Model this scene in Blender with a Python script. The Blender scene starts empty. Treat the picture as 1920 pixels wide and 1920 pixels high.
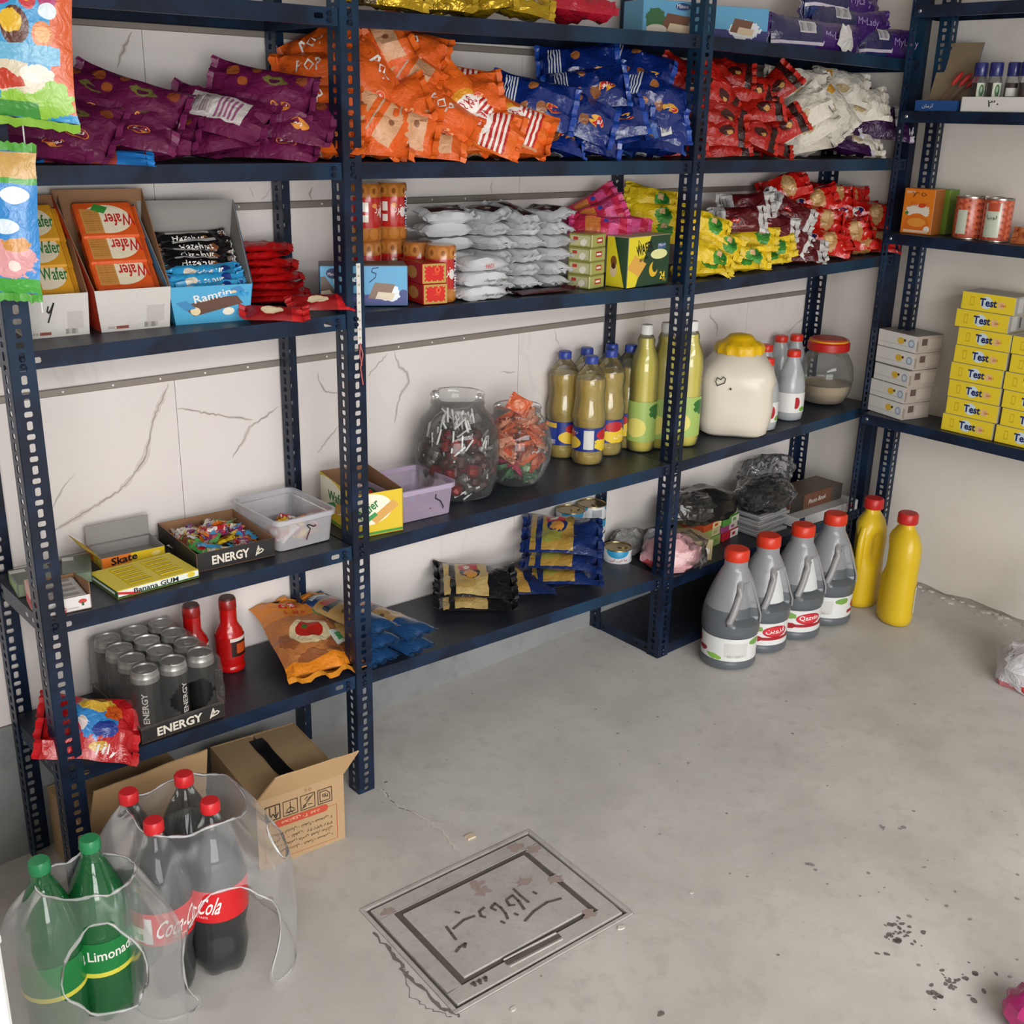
import bpy, bmesh, math, random
from mathutils import Vector, Matrix, Euler, noise

scene = bpy.context.scene
COL = scene.collection
R = math.radians

# ------------------------------------------------------------------ camera, light, exposure
cam_d = bpy.data.cameras.new('camera'); cam_d.sensor_width = 36; cam_d.lens = 39.74
cam_d.clip_start = 0.02
cam = bpy.data.objects.new('camera', cam_d); COL.objects.link(cam); scene.camera = cam
def cam_rot(yaw, pit, rol):
    y, p, r = R(yaw), R(pit), R(rol)
    f = Vector((math.sin(y)*math.cos(p), math.cos(y)*math.cos(p), -math.sin(p)))
    rt = Vector((math.cos(y), -math.sin(y), 0)); up = rt.cross(f)
    a = rt*math.cos(r) + up*math.sin(r); b = up*math.cos(r) - rt*math.sin(r)
    return Matrix((a, b, -f)).transposed().to_4x4()
cam.matrix_world = Matrix.Translation((-0.53766, -1.78861, 1.37397)) @ cam_rot(41.2254, 19.3895, 1.3702)

scene.view_settings.view_transform = 'Standard'; scene.view_settings.look = 'None'
scene.view_settings.exposure = 0.1; scene.view_settings.gamma = 1.0
scene.view_settings.use_curve_mapping = False

world = bpy.data.worlds.new('daylight'); scene.world = world; world.use_nodes = True
bg = world.node_tree.nodes['Background']; bg.inputs[0].default_value = (0.98, 0.98, 0.98, 1); bg.inputs[1].default_value = 0.7
# daylight through the open shop front, behind and left of the camera: the street straight ahead and the sky above it
def day(name, loc, aim, sx, sy, watt, col):
    ld = bpy.data.lights.new(name, 'AREA'); ld.shape = 'RECTANGLE'; ld.size = sx; ld.size_y = sy; ld.energy = watt; ld.color = col
    lo = bpy.data.objects.new(name, ld); COL.objects.link(lo); lo.location = loc
    lo.rotation_euler = (Vector(aim) - Vector(loc)).to_track_quat('-Z', 'Y').to_euler()
day('street_daylight', (-1.9, -5.2, .9), (1.0, 0.1, 0.5), 3.4, 1.7, 150, (1.0, 0.985, 0.965))
day('sky_daylight', (-1.2, -6.0, 4.3), (0.6, -0.6, 0.2), 6.5, 3.4, 800, (1.0, 0.99, 0.975))

# ------------------------------------------------------------------ materials
MATS = {}
def rgb(h):
    h = h.lstrip('#'); c = [int(h[i:i+2], 16)/255 for i in (0, 2, 4)]
    return tuple((x/12.92 if x <= 0.04045 else ((x+0.055)/1.055)**2.4) for x in c) + (1,)
class NT:
    def __init__(s, name):
        s.m = bpy.data.materials.new(name); s.m.use_nodes = True; s.t = s.m.node_tree
        s.b = s.t.nodes['Principled BSDF']
    def n(s, typ, **kw):
        o = s.t.nodes.new(typ)
        for k, v in kw.items():
            if k.startswith('i_'):
                o.inputs[int(k[2:])].default_value = v
            else: setattr(o, k, v)
        return o
    def l(s, a, b): s.t.links.new(a, b)
    def math(s, op, a, b=None):
        o = s.n('ShaderNodeMath', operation=op)
        for i, x in enumerate((a, b)):
            if x is None: continue
            if hasattr(x, 'links'): s.l(x, o.inputs[i])
            else: o.inputs[i].default_value = x
        return o.outputs[0]
    def mix(s, fac, a, b):
        o = s.n('ShaderNodeMix', data_type='RGBA')
        for i, x in ((0, fac), (6, a), (7, b)):
            if hasattr(x, 'links'): s.l(x, o.inputs[i])
            else: o.inputs[i].default_value = x
        return o.outputs[2]
    def noise(s, scale, detail=3, coord='Object', dist=0.0, rough=0.5):
        tc = s.n('ShaderNodeTexCoord'); o = s.n('ShaderNodeTexNoise')
        o.inputs['Scale'].default_value = scale; o.inputs['Detail'].default_value = detail
        o.inputs['Distortion'].default_value = dist; o.inputs['Roughness'].default_value = rough
        s.l(tc.outputs[coord], o.inputs['Vector']); return o.outputs[0]
    def ramp(s, f, p0, p1, c0=(0, 0, 0, 1), c1=(1, 1, 1, 1)):
        o = s.n('ShaderNodeValToRGB'); o.color_ramp.elements[0].position = p0; o.color_ramp.elements[1].position = p1
        o.color_ramp.elements[0].color = c0; o.color_ramp.elements[1].color = c1
        s.l(f, o.inputs[0]); return o.outputs[0]
    def bump(s, h, strength=0.3, dist=0.002):
        o = s.n('ShaderNodeBump'); o.inputs['Strength'].default_value = strength; o.inputs['Distance'].default_value = dist
        s.l(h, o.inputs['Height']); s.l(o.outputs[0], s.b.inputs['Normal'])
    def col(s, c):
        if hasattr(c, 'links'): s.l(c, s.b.inputs['Base Color'])
        else: s.b.inputs['Base Color'].default_value = c
    def set(s, **kw):
        for k, v in kw.items(): s.b.inputs[k.replace('_', ' ')].default_value = v
def plain(name, col, rough=0.5, metal=0.0, bump=0, bscale=60, vary=0.0, coat=0.0, trans=0.0, ior=1.45, spec=None, alpha=1.0):
    if name in MATS: return MATS[name]
    t = NT(name); c = rgb(col) if isinstance(col, str) else col
    t.set(Roughness=rough, Metallic=metal, IOR=ior)
    if coat: t.set(Coat_Weight=coat, Coat_Roughness=0.1)
    if trans: t.b.inputs['Transmission Weight'].default_value = trans
    if spec is not None: t.b.inputs['Specular IOR Level'].default_value = spec
    if alpha < 1: t.b.inputs['Alpha'].default_value = alpha
    if vary:
        f = t.noise(bscale*0.15, 3)
        t.col(t.mix(f, tuple(x*(1-vary) for x in c[:3])+(1,), tuple(min(1, x*(1+vary)) for x in c[:3])+(1,)))
    else: t.col(c)
    if bump: t.bump(t.noise(bscale, 4), bump, 0.003)
    MATS[name] = t.m; return t.m
def paint(name, base, shapes=(), rough=0.45, metal=0.0, bump=0.0, bscale=40, rand=0.0, coat=0.0, spec=None, alpha=None):
    """printed packaging: flat shapes laid in the UV of a face. shape = (kind, cu, cv, ru, rv, colour[, turn])"""
    if name in MATS: return MATS[name]
    t = NT(name); t.set(Roughness=rough, Metallic=metal)
    if coat: t.set(Coat_Weight=coat, Coat_Roughness=0.15)
    if spec is not None: t.b.inputs['Specular IOR Level'].default_value = spec
    uv = t.n('ShaderNodeUVMap').outputs[0]
    c = rgb(base); cur = None
    for sh in shapes:
        k, cu, cv, ru, rv, cl = sh[:6]
        o = t.n('ShaderNodeVectorMath', operation='SUBTRACT'); t.l(uv, o.inputs[0]); o.inputs[1].default_value = (cu, cv, 0)
        v = o.outputs[0]
        if len(sh) > 6 and sh[6]:
            q = t.n('ShaderNodeVectorRotate', rotation_type='Z_AXIS'); t.l(v, q.inputs['Vector']); q.inputs['Angle'].default_value = -sh[6]
            v = q.outputs[0]
        o = t.n('ShaderNodeVectorMath', operation='DIVIDE'); t.l(v, o.inputs[0]); o.inputs[1].default_value = (ru, rv, 1)
        if k in 'ew':
            q = t.n('ShaderNodeVectorMath', operation='LENGTH'); t.l(o.outputs[0], q.inputs[0]); d = q.outputs[1]
            if k == 'w':
                d = t.math('ADD', d, t.math('MULTIPLY', t.math('SUBTRACT', t.noise(90, 2), 0.5), 0.9))
        elif k == 'g':      # waffle grid inside a rectangle
            q = t.n('ShaderNodeVectorMath', operation='ABSOLUTE'); t.l(o.outputs[0], q.inputs[0])
            x = t.n('ShaderNodeSeparateXYZ'); t.l(q.outputs[0], x.inputs[0])
            d0 = t.math('MAXIMUM', x.outputs[0], x.outputs[1])
            fx = t.math('LESS_THAN', t.math('FRACT', t.math('MULTIPLY', x.outputs[0], 5)), 0.3)
            fy = t.math('LESS_THAN', t.math('FRACT', t.math('MULTIPLY', x.outputs[1], 5)), 0.3)
            d = t.math('ADD', d0, t.math('MULTIPLY', t.math('SUBTRACT', 1.0, t.math('MAXIMUM', fx, fy)), 2.0))
        elif k in 'sb':      # stripes inside a rectangle ('b': bar code)
            q = t.n('ShaderNodeVectorMath', operation='ABSOLUTE'); t.l(o.outputs[0], q.inputs[0])
            x = t.n('ShaderNodeSeparateXYZ'); t.l(q.outputs[0], x.inputs[0])
            x2 = t.n('ShaderNodeSeparateXYZ'); t.l(o.outputs[0], x2.inputs[0])
            d0 = t.math('MAXIMUM', x.outputs[0], x.outputs[1])
            ph = t.math('MULTIPLY', x2.outputs[0], 2.5 if k == 's' else 9.0)
            if k == 'b': ph = t.math('ADD', ph, t.math('SINE', t.math('MULTIPLY', x2.outputs[0], 31)))
            fx = t.math('GREATER_THAN', t.math('FRACT', ph), 0.5)
            d = t.math('ADD', d0, t.math('MULTIPLY', fx, 2.0))
        else:
            q = t.n('ShaderNodeVectorMath', operation='ABSOLUTE'); t.l(o.outputs[0], q.inputs[0])
            x = t.n('ShaderNodeSeparateXYZ'); t.l(q.outputs[0], x.inputs[0])
            d = t.math('MAXIMUM', x.outputs[0], x.outputs[1])
        f = t.math('LESS_THAN', d, 1.0)
        cur = t.mix(f, cur if cur is not None else c, rgb(cl))
    if rand:
        oi = t.n('ShaderNodeObjectInfo'); h = t.n('ShaderNodeHueSaturation')
        t.l(t.math('ADD', t.math('MULTIPLY', oi.outputs['Random'], rand*2), 1-rand), h.inputs['Value'])
        if cur is None: h.inputs['Color'].default_value = c
        else: t.l(cur, h.inputs['Color'])
        cur = h.outputs[0]
    t.col(cur if cur is not None else c)
    if bump: t.bump(t.noise(bscale, 3, dist=0.9), min(1, bump*2.2), 0.009)
    MATS[name] = t.m; return t.m
def glassy(name, tint, rough=0.05, thin=0.25, gloss=0.5, edge=0.3, k=.25, wrinkle=0.0, ws=14):
    """clear plastic film or jar wall: mostly see-through with a glossy, slightly milky skin"""
    if name in MATS: return MATS[name]
    t = NT(name); c = rgb(tint)
    tr = t.n('ShaderNodeBsdfTransparent'); tr.inputs[0].default_value = tuple(1-k+k*x for x in c[:3])+(1,)
    t.col(c); t.set(Roughness=rough); t.b.inputs['Specular IOR Level'].default_value = gloss
    fr = t.n('ShaderNodeLayerWeight'); fr.inputs[0].default_value = 0.35
    f = t.math('MINIMUM', t.math('ADD', t.math('MULTIPLY', t.math('POWER', fr.outputs['Facing'], 1.6), edge), thin), 1.0)
    mx = t.n('ShaderNodeMixShader'); t.l(f, mx.inputs[0]); t.l(tr.outputs[0], mx.inputs[1]); t.l(t.b.outputs[0], mx.inputs[2])
    gl = t.n('ShaderNodeBsdfGlossy'); gl.inputs['Roughness'].default_value = rough; m2 = t.n('ShaderNodeMixShader')
    fz = t.n('ShaderNodeFresnel'); fz.inputs[0].default_value = 1.45; t.l(t.math('MULTIPLY', fz.outputs[0], gloss), m2.inputs[0]); t.l(mx.outputs[0], m2.inputs[1]); t.l(gl.outputs[0], m2.inputs[2])
    t.l(m2.outputs[0], t.t.nodes['Material Output'].inputs[0])
    if wrinkle:
        o = t.n('ShaderNodeBump'); o.inputs['Strength'].default_value = wrinkle; o.inputs['Distance'].default_value = .012
        t.l(t.noise(ws, 1.5, dist=1.0), o.inputs['Height']); t.l(o.outputs[0], t.b.inputs['Normal']); t.l(o.outputs[0], gl.inputs['Normal']); t.l(o.outputs[0], fz.inputs['Normal'])
    MATS[name] = t.m; return t.m

# ------------------------------------------------------------------ mesh helpers
class MB:
    def __init__(s): s.v = []; s.f = []; s.m = []; s.uv = []
    def quad(s, pts, mi=0, uv=None):
        i = len(s.v); s.v += [tuple(p) for p in pts]; s.f.append(tuple(range(i, i+len(pts)))); s.m.append(mi)
        s.uv.append(uv or [(0, 0)]*len(pts)); return s
    def box(s, x0, y0, z0, x1, y1, z1, mi=0, faces='fbrltd', mids=None):
        P = [(x0,y0,z0),(x1,y0,z0),(x1,y1,z0),(x0,y1,z0),(x0,y0,z1),(x1,y0,z1),(x1,y1,z1),(x0,y1,z1)]
        F = {'f':(0,1,5,4),'r':(1,2,6,5),'b':(2,3,7,6),'l':(3,0,4,7),'t':(4,5,6,7),'d':(3,2,1,0)}
        off = {'f':0,'r':10,'b':20,'l':30,'t':40,'d':50}
        base = len(s.v); s.v += P
        for k in faces:
            s.f.append(tuple(base+i for i in F[k])); s.m.append(mids.get(k, mi) if mids else mi); o = off[k]
            s.uv.append([(o,0),(o+1,0),(o+1,1),(o,1)])
        return s
    def grid(s, P, mi=0, uvf=None, loop=False, flip=False):
        """P: rows of points; wraps round the inner index when loop"""
        base = len(s.v); n = len(P[0]); rows = len(P)
        for r in P: s.v += [tuple(p) for p in r]
        for i in range(rows-1):
            for j in range(n if loop else n-1):
                k = (j+1) % n
                q = [base+i*n+j, base+i*n+k, base+(i+1)*n+k, base+(i+1)*n+j]
                t = [(j/(n if loop else n-1), i/(rows-1)), ((j+1)/(n if loop else n-1), i/(rows-1)),
                     ((j+1)/(n if loop else n-1), (i+1)/(rows-1)), (j/(n if loop else n-1), (i+1)/(rows-1))]
                if uvf: t = [uvf(*a) for a in t]
                if flip: q.reverse(); t.reverse()
                s.f.append(tuple(q)); s.m.append(mi(i, j) if callable(mi) else mi); s.uv.append(t)
        return s
    def lathe(s, prof, seg=24, mi=0, c=(0, 0, 0), sx=1.0, sy=1.0, cap0=True, cap1=True, wob=None):
        P = []
        for r, z in prof:
            row = []
            for k in range(seg):
                a = 2*math.pi*k/seg; rr = r*(wob(a, z) if wob else 1)
                row.append((c[0]+rr*math.cos(a)*sx, c[1]+rr*math.sin(a)*sy, c[2]+z))
            P.append(row)
        b = len(s.v); z0 = min(p[1] for p in prof); dz = max(p[1] for p in prof)-z0 or 1; n_ = len(prof)-1
        s.grid(P, mi, uvf=lambda u, v: (u, (prof[round(v*n_)][1]-z0)/dz), loop=True)
        if cap0 and prof[0][0] > 1e-5: s.f.append(tuple(b+k for k in reversed(range(seg)))); s.m.append(mi); s.uv.append([(0.5, 0.0)]*seg)
        if cap1 and prof[-1][0] > 1e-5:
            o = b+(len(prof)-1)*seg; s.f.append(tuple(o+k for k in range(seg))); s.m.append(mi); s.uv.append([(40.5+.5*math.cos(2*math.pi*k/seg), .5+.5*math.sin(2*math.pi*k/seg)) for k in range(seg)])
        return s
    def tube(s, path, r, seg=8, mi=0):
        P = []; n = len(path); path = [Vector(p) for p in path]
        for i, p in enumerate(path):
            d = (path[min(i+1, n-1)]-path[max(i-1, 0)]).normalized()
            u = d.cross(Vector((0, 0, 1)) if abs(d.z) < .9 else Vector((1, 0, 0))).normalized(); w = d.cross(u)
            rr = r[i] if isinstance(r, (list, tuple)) else r
            P.append([p+(u*math.cos(2*math.pi*k/seg)+w*math.sin(2*math.pi*k/seg))*rr for k in range(seg)])
        b = len(s.v); s.grid(P, mi, loop=True, flip=True)
        s.f.append(tuple(b+k for k in range(seg))); s.m.append(mi); s.uv.append([(0, 0)]*seg)
        s.f.append(tuple(b+(n-1)*seg+k for k in reversed(range(seg)))); s.m.append(mi); s.uv.append([(0, 0)]*seg)
        return s
    def prism(s, poly, z0, z1, mi=0):
        n = len(poly); b = len(s.v); s.v += [(x, y, z0) for x, y in poly]+[(x, y, z1) for x, y in poly]
        for k in range(n):
            q = (k+1) % n; s.f.append((b+k, b+q, b+n+q, b+n+k)); s.m.append(mi); s.uv.append([(0, 0)]*4)
        s.f.append(tuple(b+n+k for k in range(n))); s.m.append(mi); s.uv.append([(0, 0)]*n)
        s.f.append(tuple(b+k for k in reversed(range(n)))); s.m.append(mi); s.uv.append([(0, 0)]*n)
        return s
    def xform(s, M, i0=0):
        s.v[i0:] = [tuple(M @ Vector(p)) for p in s.v[i0:]]; return s
    def mesh(s, name, mats, smooth=None, bevel=0, weld=False):
        me = bpy.data.meshes.new(name); me.from_pydata(s.v, [], s.f); 
        ul = me.uv_layers.new(name='UVMap'); k = 0
        for t in s.uv:
            for a in t: ul.data[k].uv = a; k += 1
        for i, p in enumerate(me.polygons): p.material_index = s.m[i]
        for m in (mats if isinstance(mats, (list, tuple)) else [mats]): me.materials.append(m)
        if bevel or weld:
            bm = bmesh.new(); bm.from_mesh(me)
            bmesh.ops.remove_doubles(bm, verts=bm.verts, dist=1e-5)
            if bevel:
                es = [e for e in bm.edges if len(e.link_faces) == 2 and e.calc_face_angle(0) > 0.6]
                bmesh.ops.bevel(bm, geom=es, offset=bevel, segments=1, profile=0.5, affect='EDGES')
            bm.to_mesh(me); bm.free()
        if smooth:
            me.polygons.foreach_set('use_smooth', [True]*len(me.polygons))
            if smooth is not True: me.set_sharp_from_angle(angle=R(smooth))
        me.update(); return me
def obj(name, me, parent=None, loc=None, rot=None):
    o = bpy.data.objects.new(name, me); COL.objects.link(o)
    if parent: o.parent = parent
    if loc is not None: o.location = loc
    if rot is not None: o.rotation_euler = rot
    return o
def tag(o, label, cat, group=None, kind=None):
    o['label'] = label; o['category'] = cat
    if group: o['group'] = group
    if kind: o['kind'] = kind
    return o
def thing(name, label, cat, loc=(0, 0, 0), rz=0.0, group=None, rot=None):
    o = bpy.data.objects.new(name, None); COL.objects.link(o); o.location = loc
    o.rotation_euler = rot if rot is not None else (0, 0, rz); o.empty_display_size = 0.02
    return tag(o, label, cat, group)
def struct(o): o['kind'] = 'structure'; return o
def dup(root, label, loc=None, rot=None, group=None, scale=None):
    r = root.copy(); COL.objects.link(r); r['label'] = label
    if group: r['group'] = group
    if loc is not None: r.location = loc
    if rot is not None: r.rotation_euler = rot
    if scale is not None: r.scale = scale
    for ch in list(root.children):
        c = ch.copy(); COL.objects.link(c); c.parent = r
        for g in list(ch.children):
            d = g.copy(); COL.objects.link(d); d.parent = c
    return r

# ------------------------------------------------------------------ lettering
FA = {'ا':'FE8D FE8E','آ':'FE81 FE82','ب':'FE8F FE90 FE91 FE92','پ':'FB56 FB57 FB58 FB59','ت':'FE95 FE96 FE97 FE98','ج':'FE9D FE9E FE9F FEA0',
 'چ':'FB7A FB7B FB7C FB7D','ح':'FEA1 FEA2 FEA3 FEA4','خ':'FEA5 FEA6 FEA7 FEA8','د':'FEA9 FEAA','ر':'FEAD FEAE','ز':'FEAF FEB0','س':'FEB1 FEB2 FEB3 FEB4',
 'ش':'FEB5 FEB6 FEB7 FEB8','ص':'FEB9 FEBA FEBB FEBC','ض':'FEBD FEBE FEBF FEC0','ط':'FEC1 FEC2 FEC3 FEC4','ع':'FEC9 FECA FECB FECC','ف':'FED1 FED2 FED3 FED4',
 'ق':'FED5 FED6 FED7 FED8','ک':'FB8E FB8F FB90 FB91','گ':'FB92 FB93 FB94 FB95','ل':'FEDD FEDE FEDF FEE0','م':'FEE1 FEE2 FEE3 FEE4','ن':'FEE5 FEE6 FEE7 FEE8',
 'و':'FEED FEEE','ه':'FEE9 FEEA FEEB FEEC','ی':'FBFC FBFD FBFE FBFF'}
FA = {k: [chr(int(x, 16)) for x in v.split()] for k, v in FA.items()}
def fa(s):
    out = []
    for i, ch in enumerate(s):
        if ch not in FA: out.append(ch); continue
        prev = i > 0 and s[i-1] in FA and len(FA[s[i-1]]) == 4
        nxt = len(FA[ch]) == 4 and i+1 < len(s) and s[i+1] in FA
        out.append(FA[ch][3 if prev and nxt else 2 if nxt else 1 if prev else 0])
    res = ''.join(reversed(out))
    # keep digit runs in reading order
    o, run = '', ''
    for ch in res:
        if '۰' <= ch <= '۹': run = ch + run
        else: o += run + ch; run = ''
    return o + run
_TX = {}
def text2d(s, res=2, bold=0.0):
    key = (s, res, bold)
    if key in _TX: return _TX[key]
    c = bpy.data.curves.new('t', 'FONT'); c.body = s; c.resolution_u = res; c.offset = bold
    o = bpy.data.objects.new('t', c); COL.objects.link(o); dg = bpy.context.evaluated_depsgraph_get(); dg.update()
    m = o.evaluated_get(dg).to_mesh()
    V = [(v.co.x, v.co.y) for v in m.vertices]; F = [tuple(p.vertices) for p in m.polygons]
    o.evaluated_get(dg).to_mesh_clear(); bpy.data.objects.remove(o); bpy.data.curves.remove(c)
    x0 = min(v[0] for v in V); x1 = max(v[0] for v in V); y0 = min(v[1] for v in V); y1 = max(v[1] for v in V)
    V = [((x-x0)/(x1-x0), (y-y0)/(y1-y0)) for x, y in V]
    _TX[key] = (V, F, (x1-x0)/(y1-y0)); return _TX[key]
def letters(name, parent, mat, s, fn, res=2, bold=0.0):
    """s set as flat print; fn maps (0..1, 0..1) onto the surface"""
    V, F, asp = text2d(s, res, bold)
    me = bpy.data.meshes.new(name); me.from_pydata([tuple(fn(x, y)) for x, y in V], [], F); me.materials.append(mat); me.update()
    return obj(name, me, parent)
def plane_fn(o, ux, uy):
    o, ux, uy = Vector(o), Vector(ux), Vector(uy); return lambda x, y: o+ux*x+uy*y
def sheet(name, parent, mat, fn, n=1, m=1):
    mb = MB(); mb.grid([[fn(j/n, i/m) for j in range(n+1)] for i in range(m+1)])
    return obj(name, mb.mesh(name, mat), parent)
def blot(name, parent, mat, fn, n=20, wob=0.0, seed=0, flip=False):
    """a flat printed disc or blot mapped by fn from the unit disc"""
    r = random.Random(seed); pts = []
    for k in range(n):
        a = 2*math.pi*k/n; q = 1+wob*(r.random()-.5)*2; pts.append(tuple(fn(.5+.5*q*math.cos(a), .5+.5*q*math.sin(a))))
    me = bpy.data.meshes.new(name); c = len(pts); pts.append(tuple(fn(.5, .5)))
    me.from_pydata(pts, [], [(k, (k+1) % n, c) for k in range(n)]); me.materials.append(mat); me.update()
    return obj(name, me, parent)
def strokes(name, parent, mat, lines, fn, w=0.03):
    """handwriting: each polyline is drawn with width w (in the unit square mapped by fn)"""
    mb = MB()
    for L in lines:
        for a, b in zip(L, L[1:]):
            d = Vector((b[0]-a[0], b[1]-a[1])); 
            if d.length == 0: continue
            n = Vector((-d.y, d.x)).normalized()*w*.5; e = d.normalized()*w*.25
            A, Bq = Vector(a)-e, Vector(b)+e
            mb.quad([fn(*(A-n)), fn(*(Bq-n)), fn(*(Bq+n)), fn(*(A+n))])
    return obj(name, mb.mesh(name, mat), parent)

# ------------------------------------------------------------------ the room
YW, XW = 0.272, 2.52                 # back wall plane, right wall plane
def floor_z(x, y): return 0.032*(x-1.22) + 0.0138*(y-0.244)
MX = {}
def marble_mat():
    t = NT('marble_tile'); tc = t.n('ShaderNodeTexCoord'); oi = t.n('ShaderNodeObjectInfo')
    sc = t.n('ShaderNodeVectorMath', operation='SCALE'); sc.inputs[3].default_value = 37.0
    cb = t.n('ShaderNodeCombineXYZ'); t.l(oi.outputs['Random'], cb.inputs[0]); t.l(oi.outputs['Random'], cb.inputs[2]); t.l(cb.outputs[0], sc.inputs[0])
    ad = t.n('ShaderNodeVectorMath', operation='ADD'); t.l(tc.outputs['Object'], ad.inputs[0]); t.l(sc.outputs[0], ad.inputs[1])
    rt = t.n('ShaderNodeMapping'); rt.inputs['Rotation'].default_value = (0, R(42), 0); rt.inputs['Scale'].default_value = (1, 1, 0.45); t.l(ad.outputs[0], rt.inputs[0])
    def vein(scale, w, d):
        n = t.n('ShaderNodeTexNoise'); n.inputs['Scale'].default_value = scale; n.inputs['Detail'].default_value = 5; n.inputs['Distortion'].default_value = d
        n.inputs['Roughness'].default_value = 0.55
        t.l(rt.outputs[0], n.inputs['Vector'])
        a = t.math('ABSOLUTE', t.math('SUBTRACT', n.outputs[0], 0.5))
        return t.ramp(a, 0.0, w, (1, 1, 1, 1), (0, 0, 0, 1))
    def mask(scale, lo, hi):
        n = t.n('ShaderNodeTexNoise'); n.inputs['Scale'].default_value = scale; n.inputs['Detail'].default_value = 1; t.l(ad.outputs[0], n.inputs['Vector'])
        return t.ramp(n.outputs[0], lo, hi)
    v1 = t.math('MULTIPLY', vein(2.3, 0.011, 0.5), mask(3.2, 0.44, 0.60)); v2 = t.math('MULTIPLY', vein(2.3, 0.07, 0.5), mask(3.2, 0.46, 0.72))
    cloud = t.n('ShaderNodeTexNoise'); cloud.inputs['Scale'].default_value = 4; t.l(ad.outputs[0], cloud.inputs['Vector'])
    c = t.mix(cloud.outputs[0], rgb('#d8d1cd'), rgb('#dfd9d6'))
    c = t.mix(t.math('MULTIPLY', v2, 0.05), c, rgb('#a89f98')); c = t.mix(t.math('MULTIPLY', v1, 0.10), c, rgb('#857b74'))
    t.col(c); t.set(Roughness=0.22); return t.m
marble = marble_mat()
def stone_mat(name, a, b, c, scale, rough, bump):
    t = NT(name); n1 = t.noise(scale, 6, dist=.4, rough=.6); n2 = t.noise(scale*7, 5, rough=.65); n3 = t.noise(scale*0.35, 2)
    m = t.mix(t.ramp(n1, .35, .68), rgb(a), rgb(b)); m = t.mix(t.math('MULTIPLY', t.ramp(n2, .52, .75), .5), m, rgb(c))
    m = t.mix(t.math('MULTIPLY', t.ramp(n3, .4, .65), .35), m, rgb(b))
    t.col(m); t.set(Roughness=rough); t.bump(n2, bump, .002); return t.m
concrete = stone_mat('concrete', '#adaaa5', '#c6c3be', '#95918b', 3.6, .62, .35)
skirt_stone = stone_mat('grey_skirting_stone', '#77797a', '#8e9090', '#5c5e60', 2.6, .45, .1)
cover_stone = stone_mat('worn_cover_concrete', '#a29d98', '#b5b1ac', '#857873', 9, .7, .4)
plaster = stone_mat('plaster', '#d9d3cb', '#dfdad3', '#cfc6bb', 2.2, .8, .08)
groove_mat = plain('dark_groove', '#5b554f', .9, bump=.5)  # dark brown for the cover's groove, rim gap, slot and lettering
trim_mat = plain('brown_metal_trim', '#8d857d', .42, .3)
wire_white = plain('white_paint', '#e6e6e4', .5)

# floor, with an opening where the access cover sits
cc = [Vector((0.411, -0.3021, -0.0334)), Vector((0.8119, -0.3225, -0.0208)), Vector((0.795, -0.6444, -0.0258)), Vector((0.3861, -0.6172, -0.0385))]
c_mid = sum(cc, Vector())/4
ex = ((cc[1]-cc[0])+(cc[2]-cc[3])); ex.normalize()
ey = Vector((-ex.y, ex.x, 0)); 
cw, ch = 0.405, 0.318
ez = Vector((-0.032, -0.0138, 1)).normalized(); ex = (ex-ez*ex.dot(ez)).normalized(); ey = ez.cross(ex)
CM = Matrix((ex, ey, ez)).transposed().to_4x4(); CM.translation = c_mid
mb = MB()
far = [(-3.2, -4.2), (XW+.06, -4.2), (XW+.06, YW+.06), (-3.2, YW+.06)]
hole = [c_mid+ex*sx*cw/2+ey*sy*ch/2 for sx, sy in ((-1, -1), (1, -1), (1, 1), (-1, 1))]
hole = [h-Vector((0, 0, h.z-floor_z(h.x, h.y))) for h in hole]
far = [Vector((x, y, floor_z(x, y))) for x, y in far]
ang = math.atan2(ex.y, ex.x)
for k in range(4): mb.quad([far[k], far[(k+1) % 4], hole[(k+1) % 4], hole[k]])
for k in range(4):
    a, b = hole[k], hole[(k+1) % 4]; mb.quad([a, b, b-Vector((0, 0, .03)), a-Vector((0, 0, .03))])
mb.quad([h-Vector((0, 0, .03)) for h in hole])
floor = struct(obj('floor', mb.mesh('floor', concrete)))

# access cover: rim, plate with a sunk frame line and cast strokes
cov = thing('access_cover', 'worn concrete access cover with cast lettering set in the floor', 'cover', c_mid); cov.matrix_world = CM
def ring(mb, x0, y0, x1, y1, w, z0, z1):
    mb.box(x0, y0, z0, x1, y0+w, z1).box(x0, y1-w, z0, x1, y1, z1).box(x0, y0+w, z0, x0+w, y1-w, z1).box(x1-w, y0+w, z0, x1, y1-w, z1)
W2, H2 = cw/2, ch/2
mb = MB(); ring(mb, -W2+.001, -H2+.001, W2-.001, H2-.001, .008, -.028, .0015); obj('rim', mb.mesh('rim', cover_stone, bevel=.001), cov)
mb = MB(); mb.box(-W2+.016, -H2+.016, -.028, W2-.016, H2-.016, -.004)
g0, g1 = .060, .047
ring(mb, -W2+.016, -H2+.016, W2-.016, H2-.016, g1-.016, -.004, .001)
mb.box(-W2+g0, -H2+g0, -.004, W2-g0, H2-g0, .001); obj('plate', mb.mesh('plate', cover_stone, bevel=.0012), cov)
mb = MB(); ring(mb, -W2+g1+.0005, -H2+g1+.0005, W2-g1-.0005, H2-g1-.0005, g0-g1-.001, -.0038, -.0025)
obj('groove', mb.mesh('groove', groove_mat), cov)
mb = MB(); ring(mb, -W2+.0095, -H2+.0095, W2-.0095, H2-.0095, .006, -.0269, -.004); obj('gap_strip', mb.mesh('gap_strip', groove_mat), cov)  # dark strip laid in the gap inside the rim
CMI = CM.inverted()
def on_cover(p):
    q = CMI @ Vector(p); return (q.x, q.y)
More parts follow.
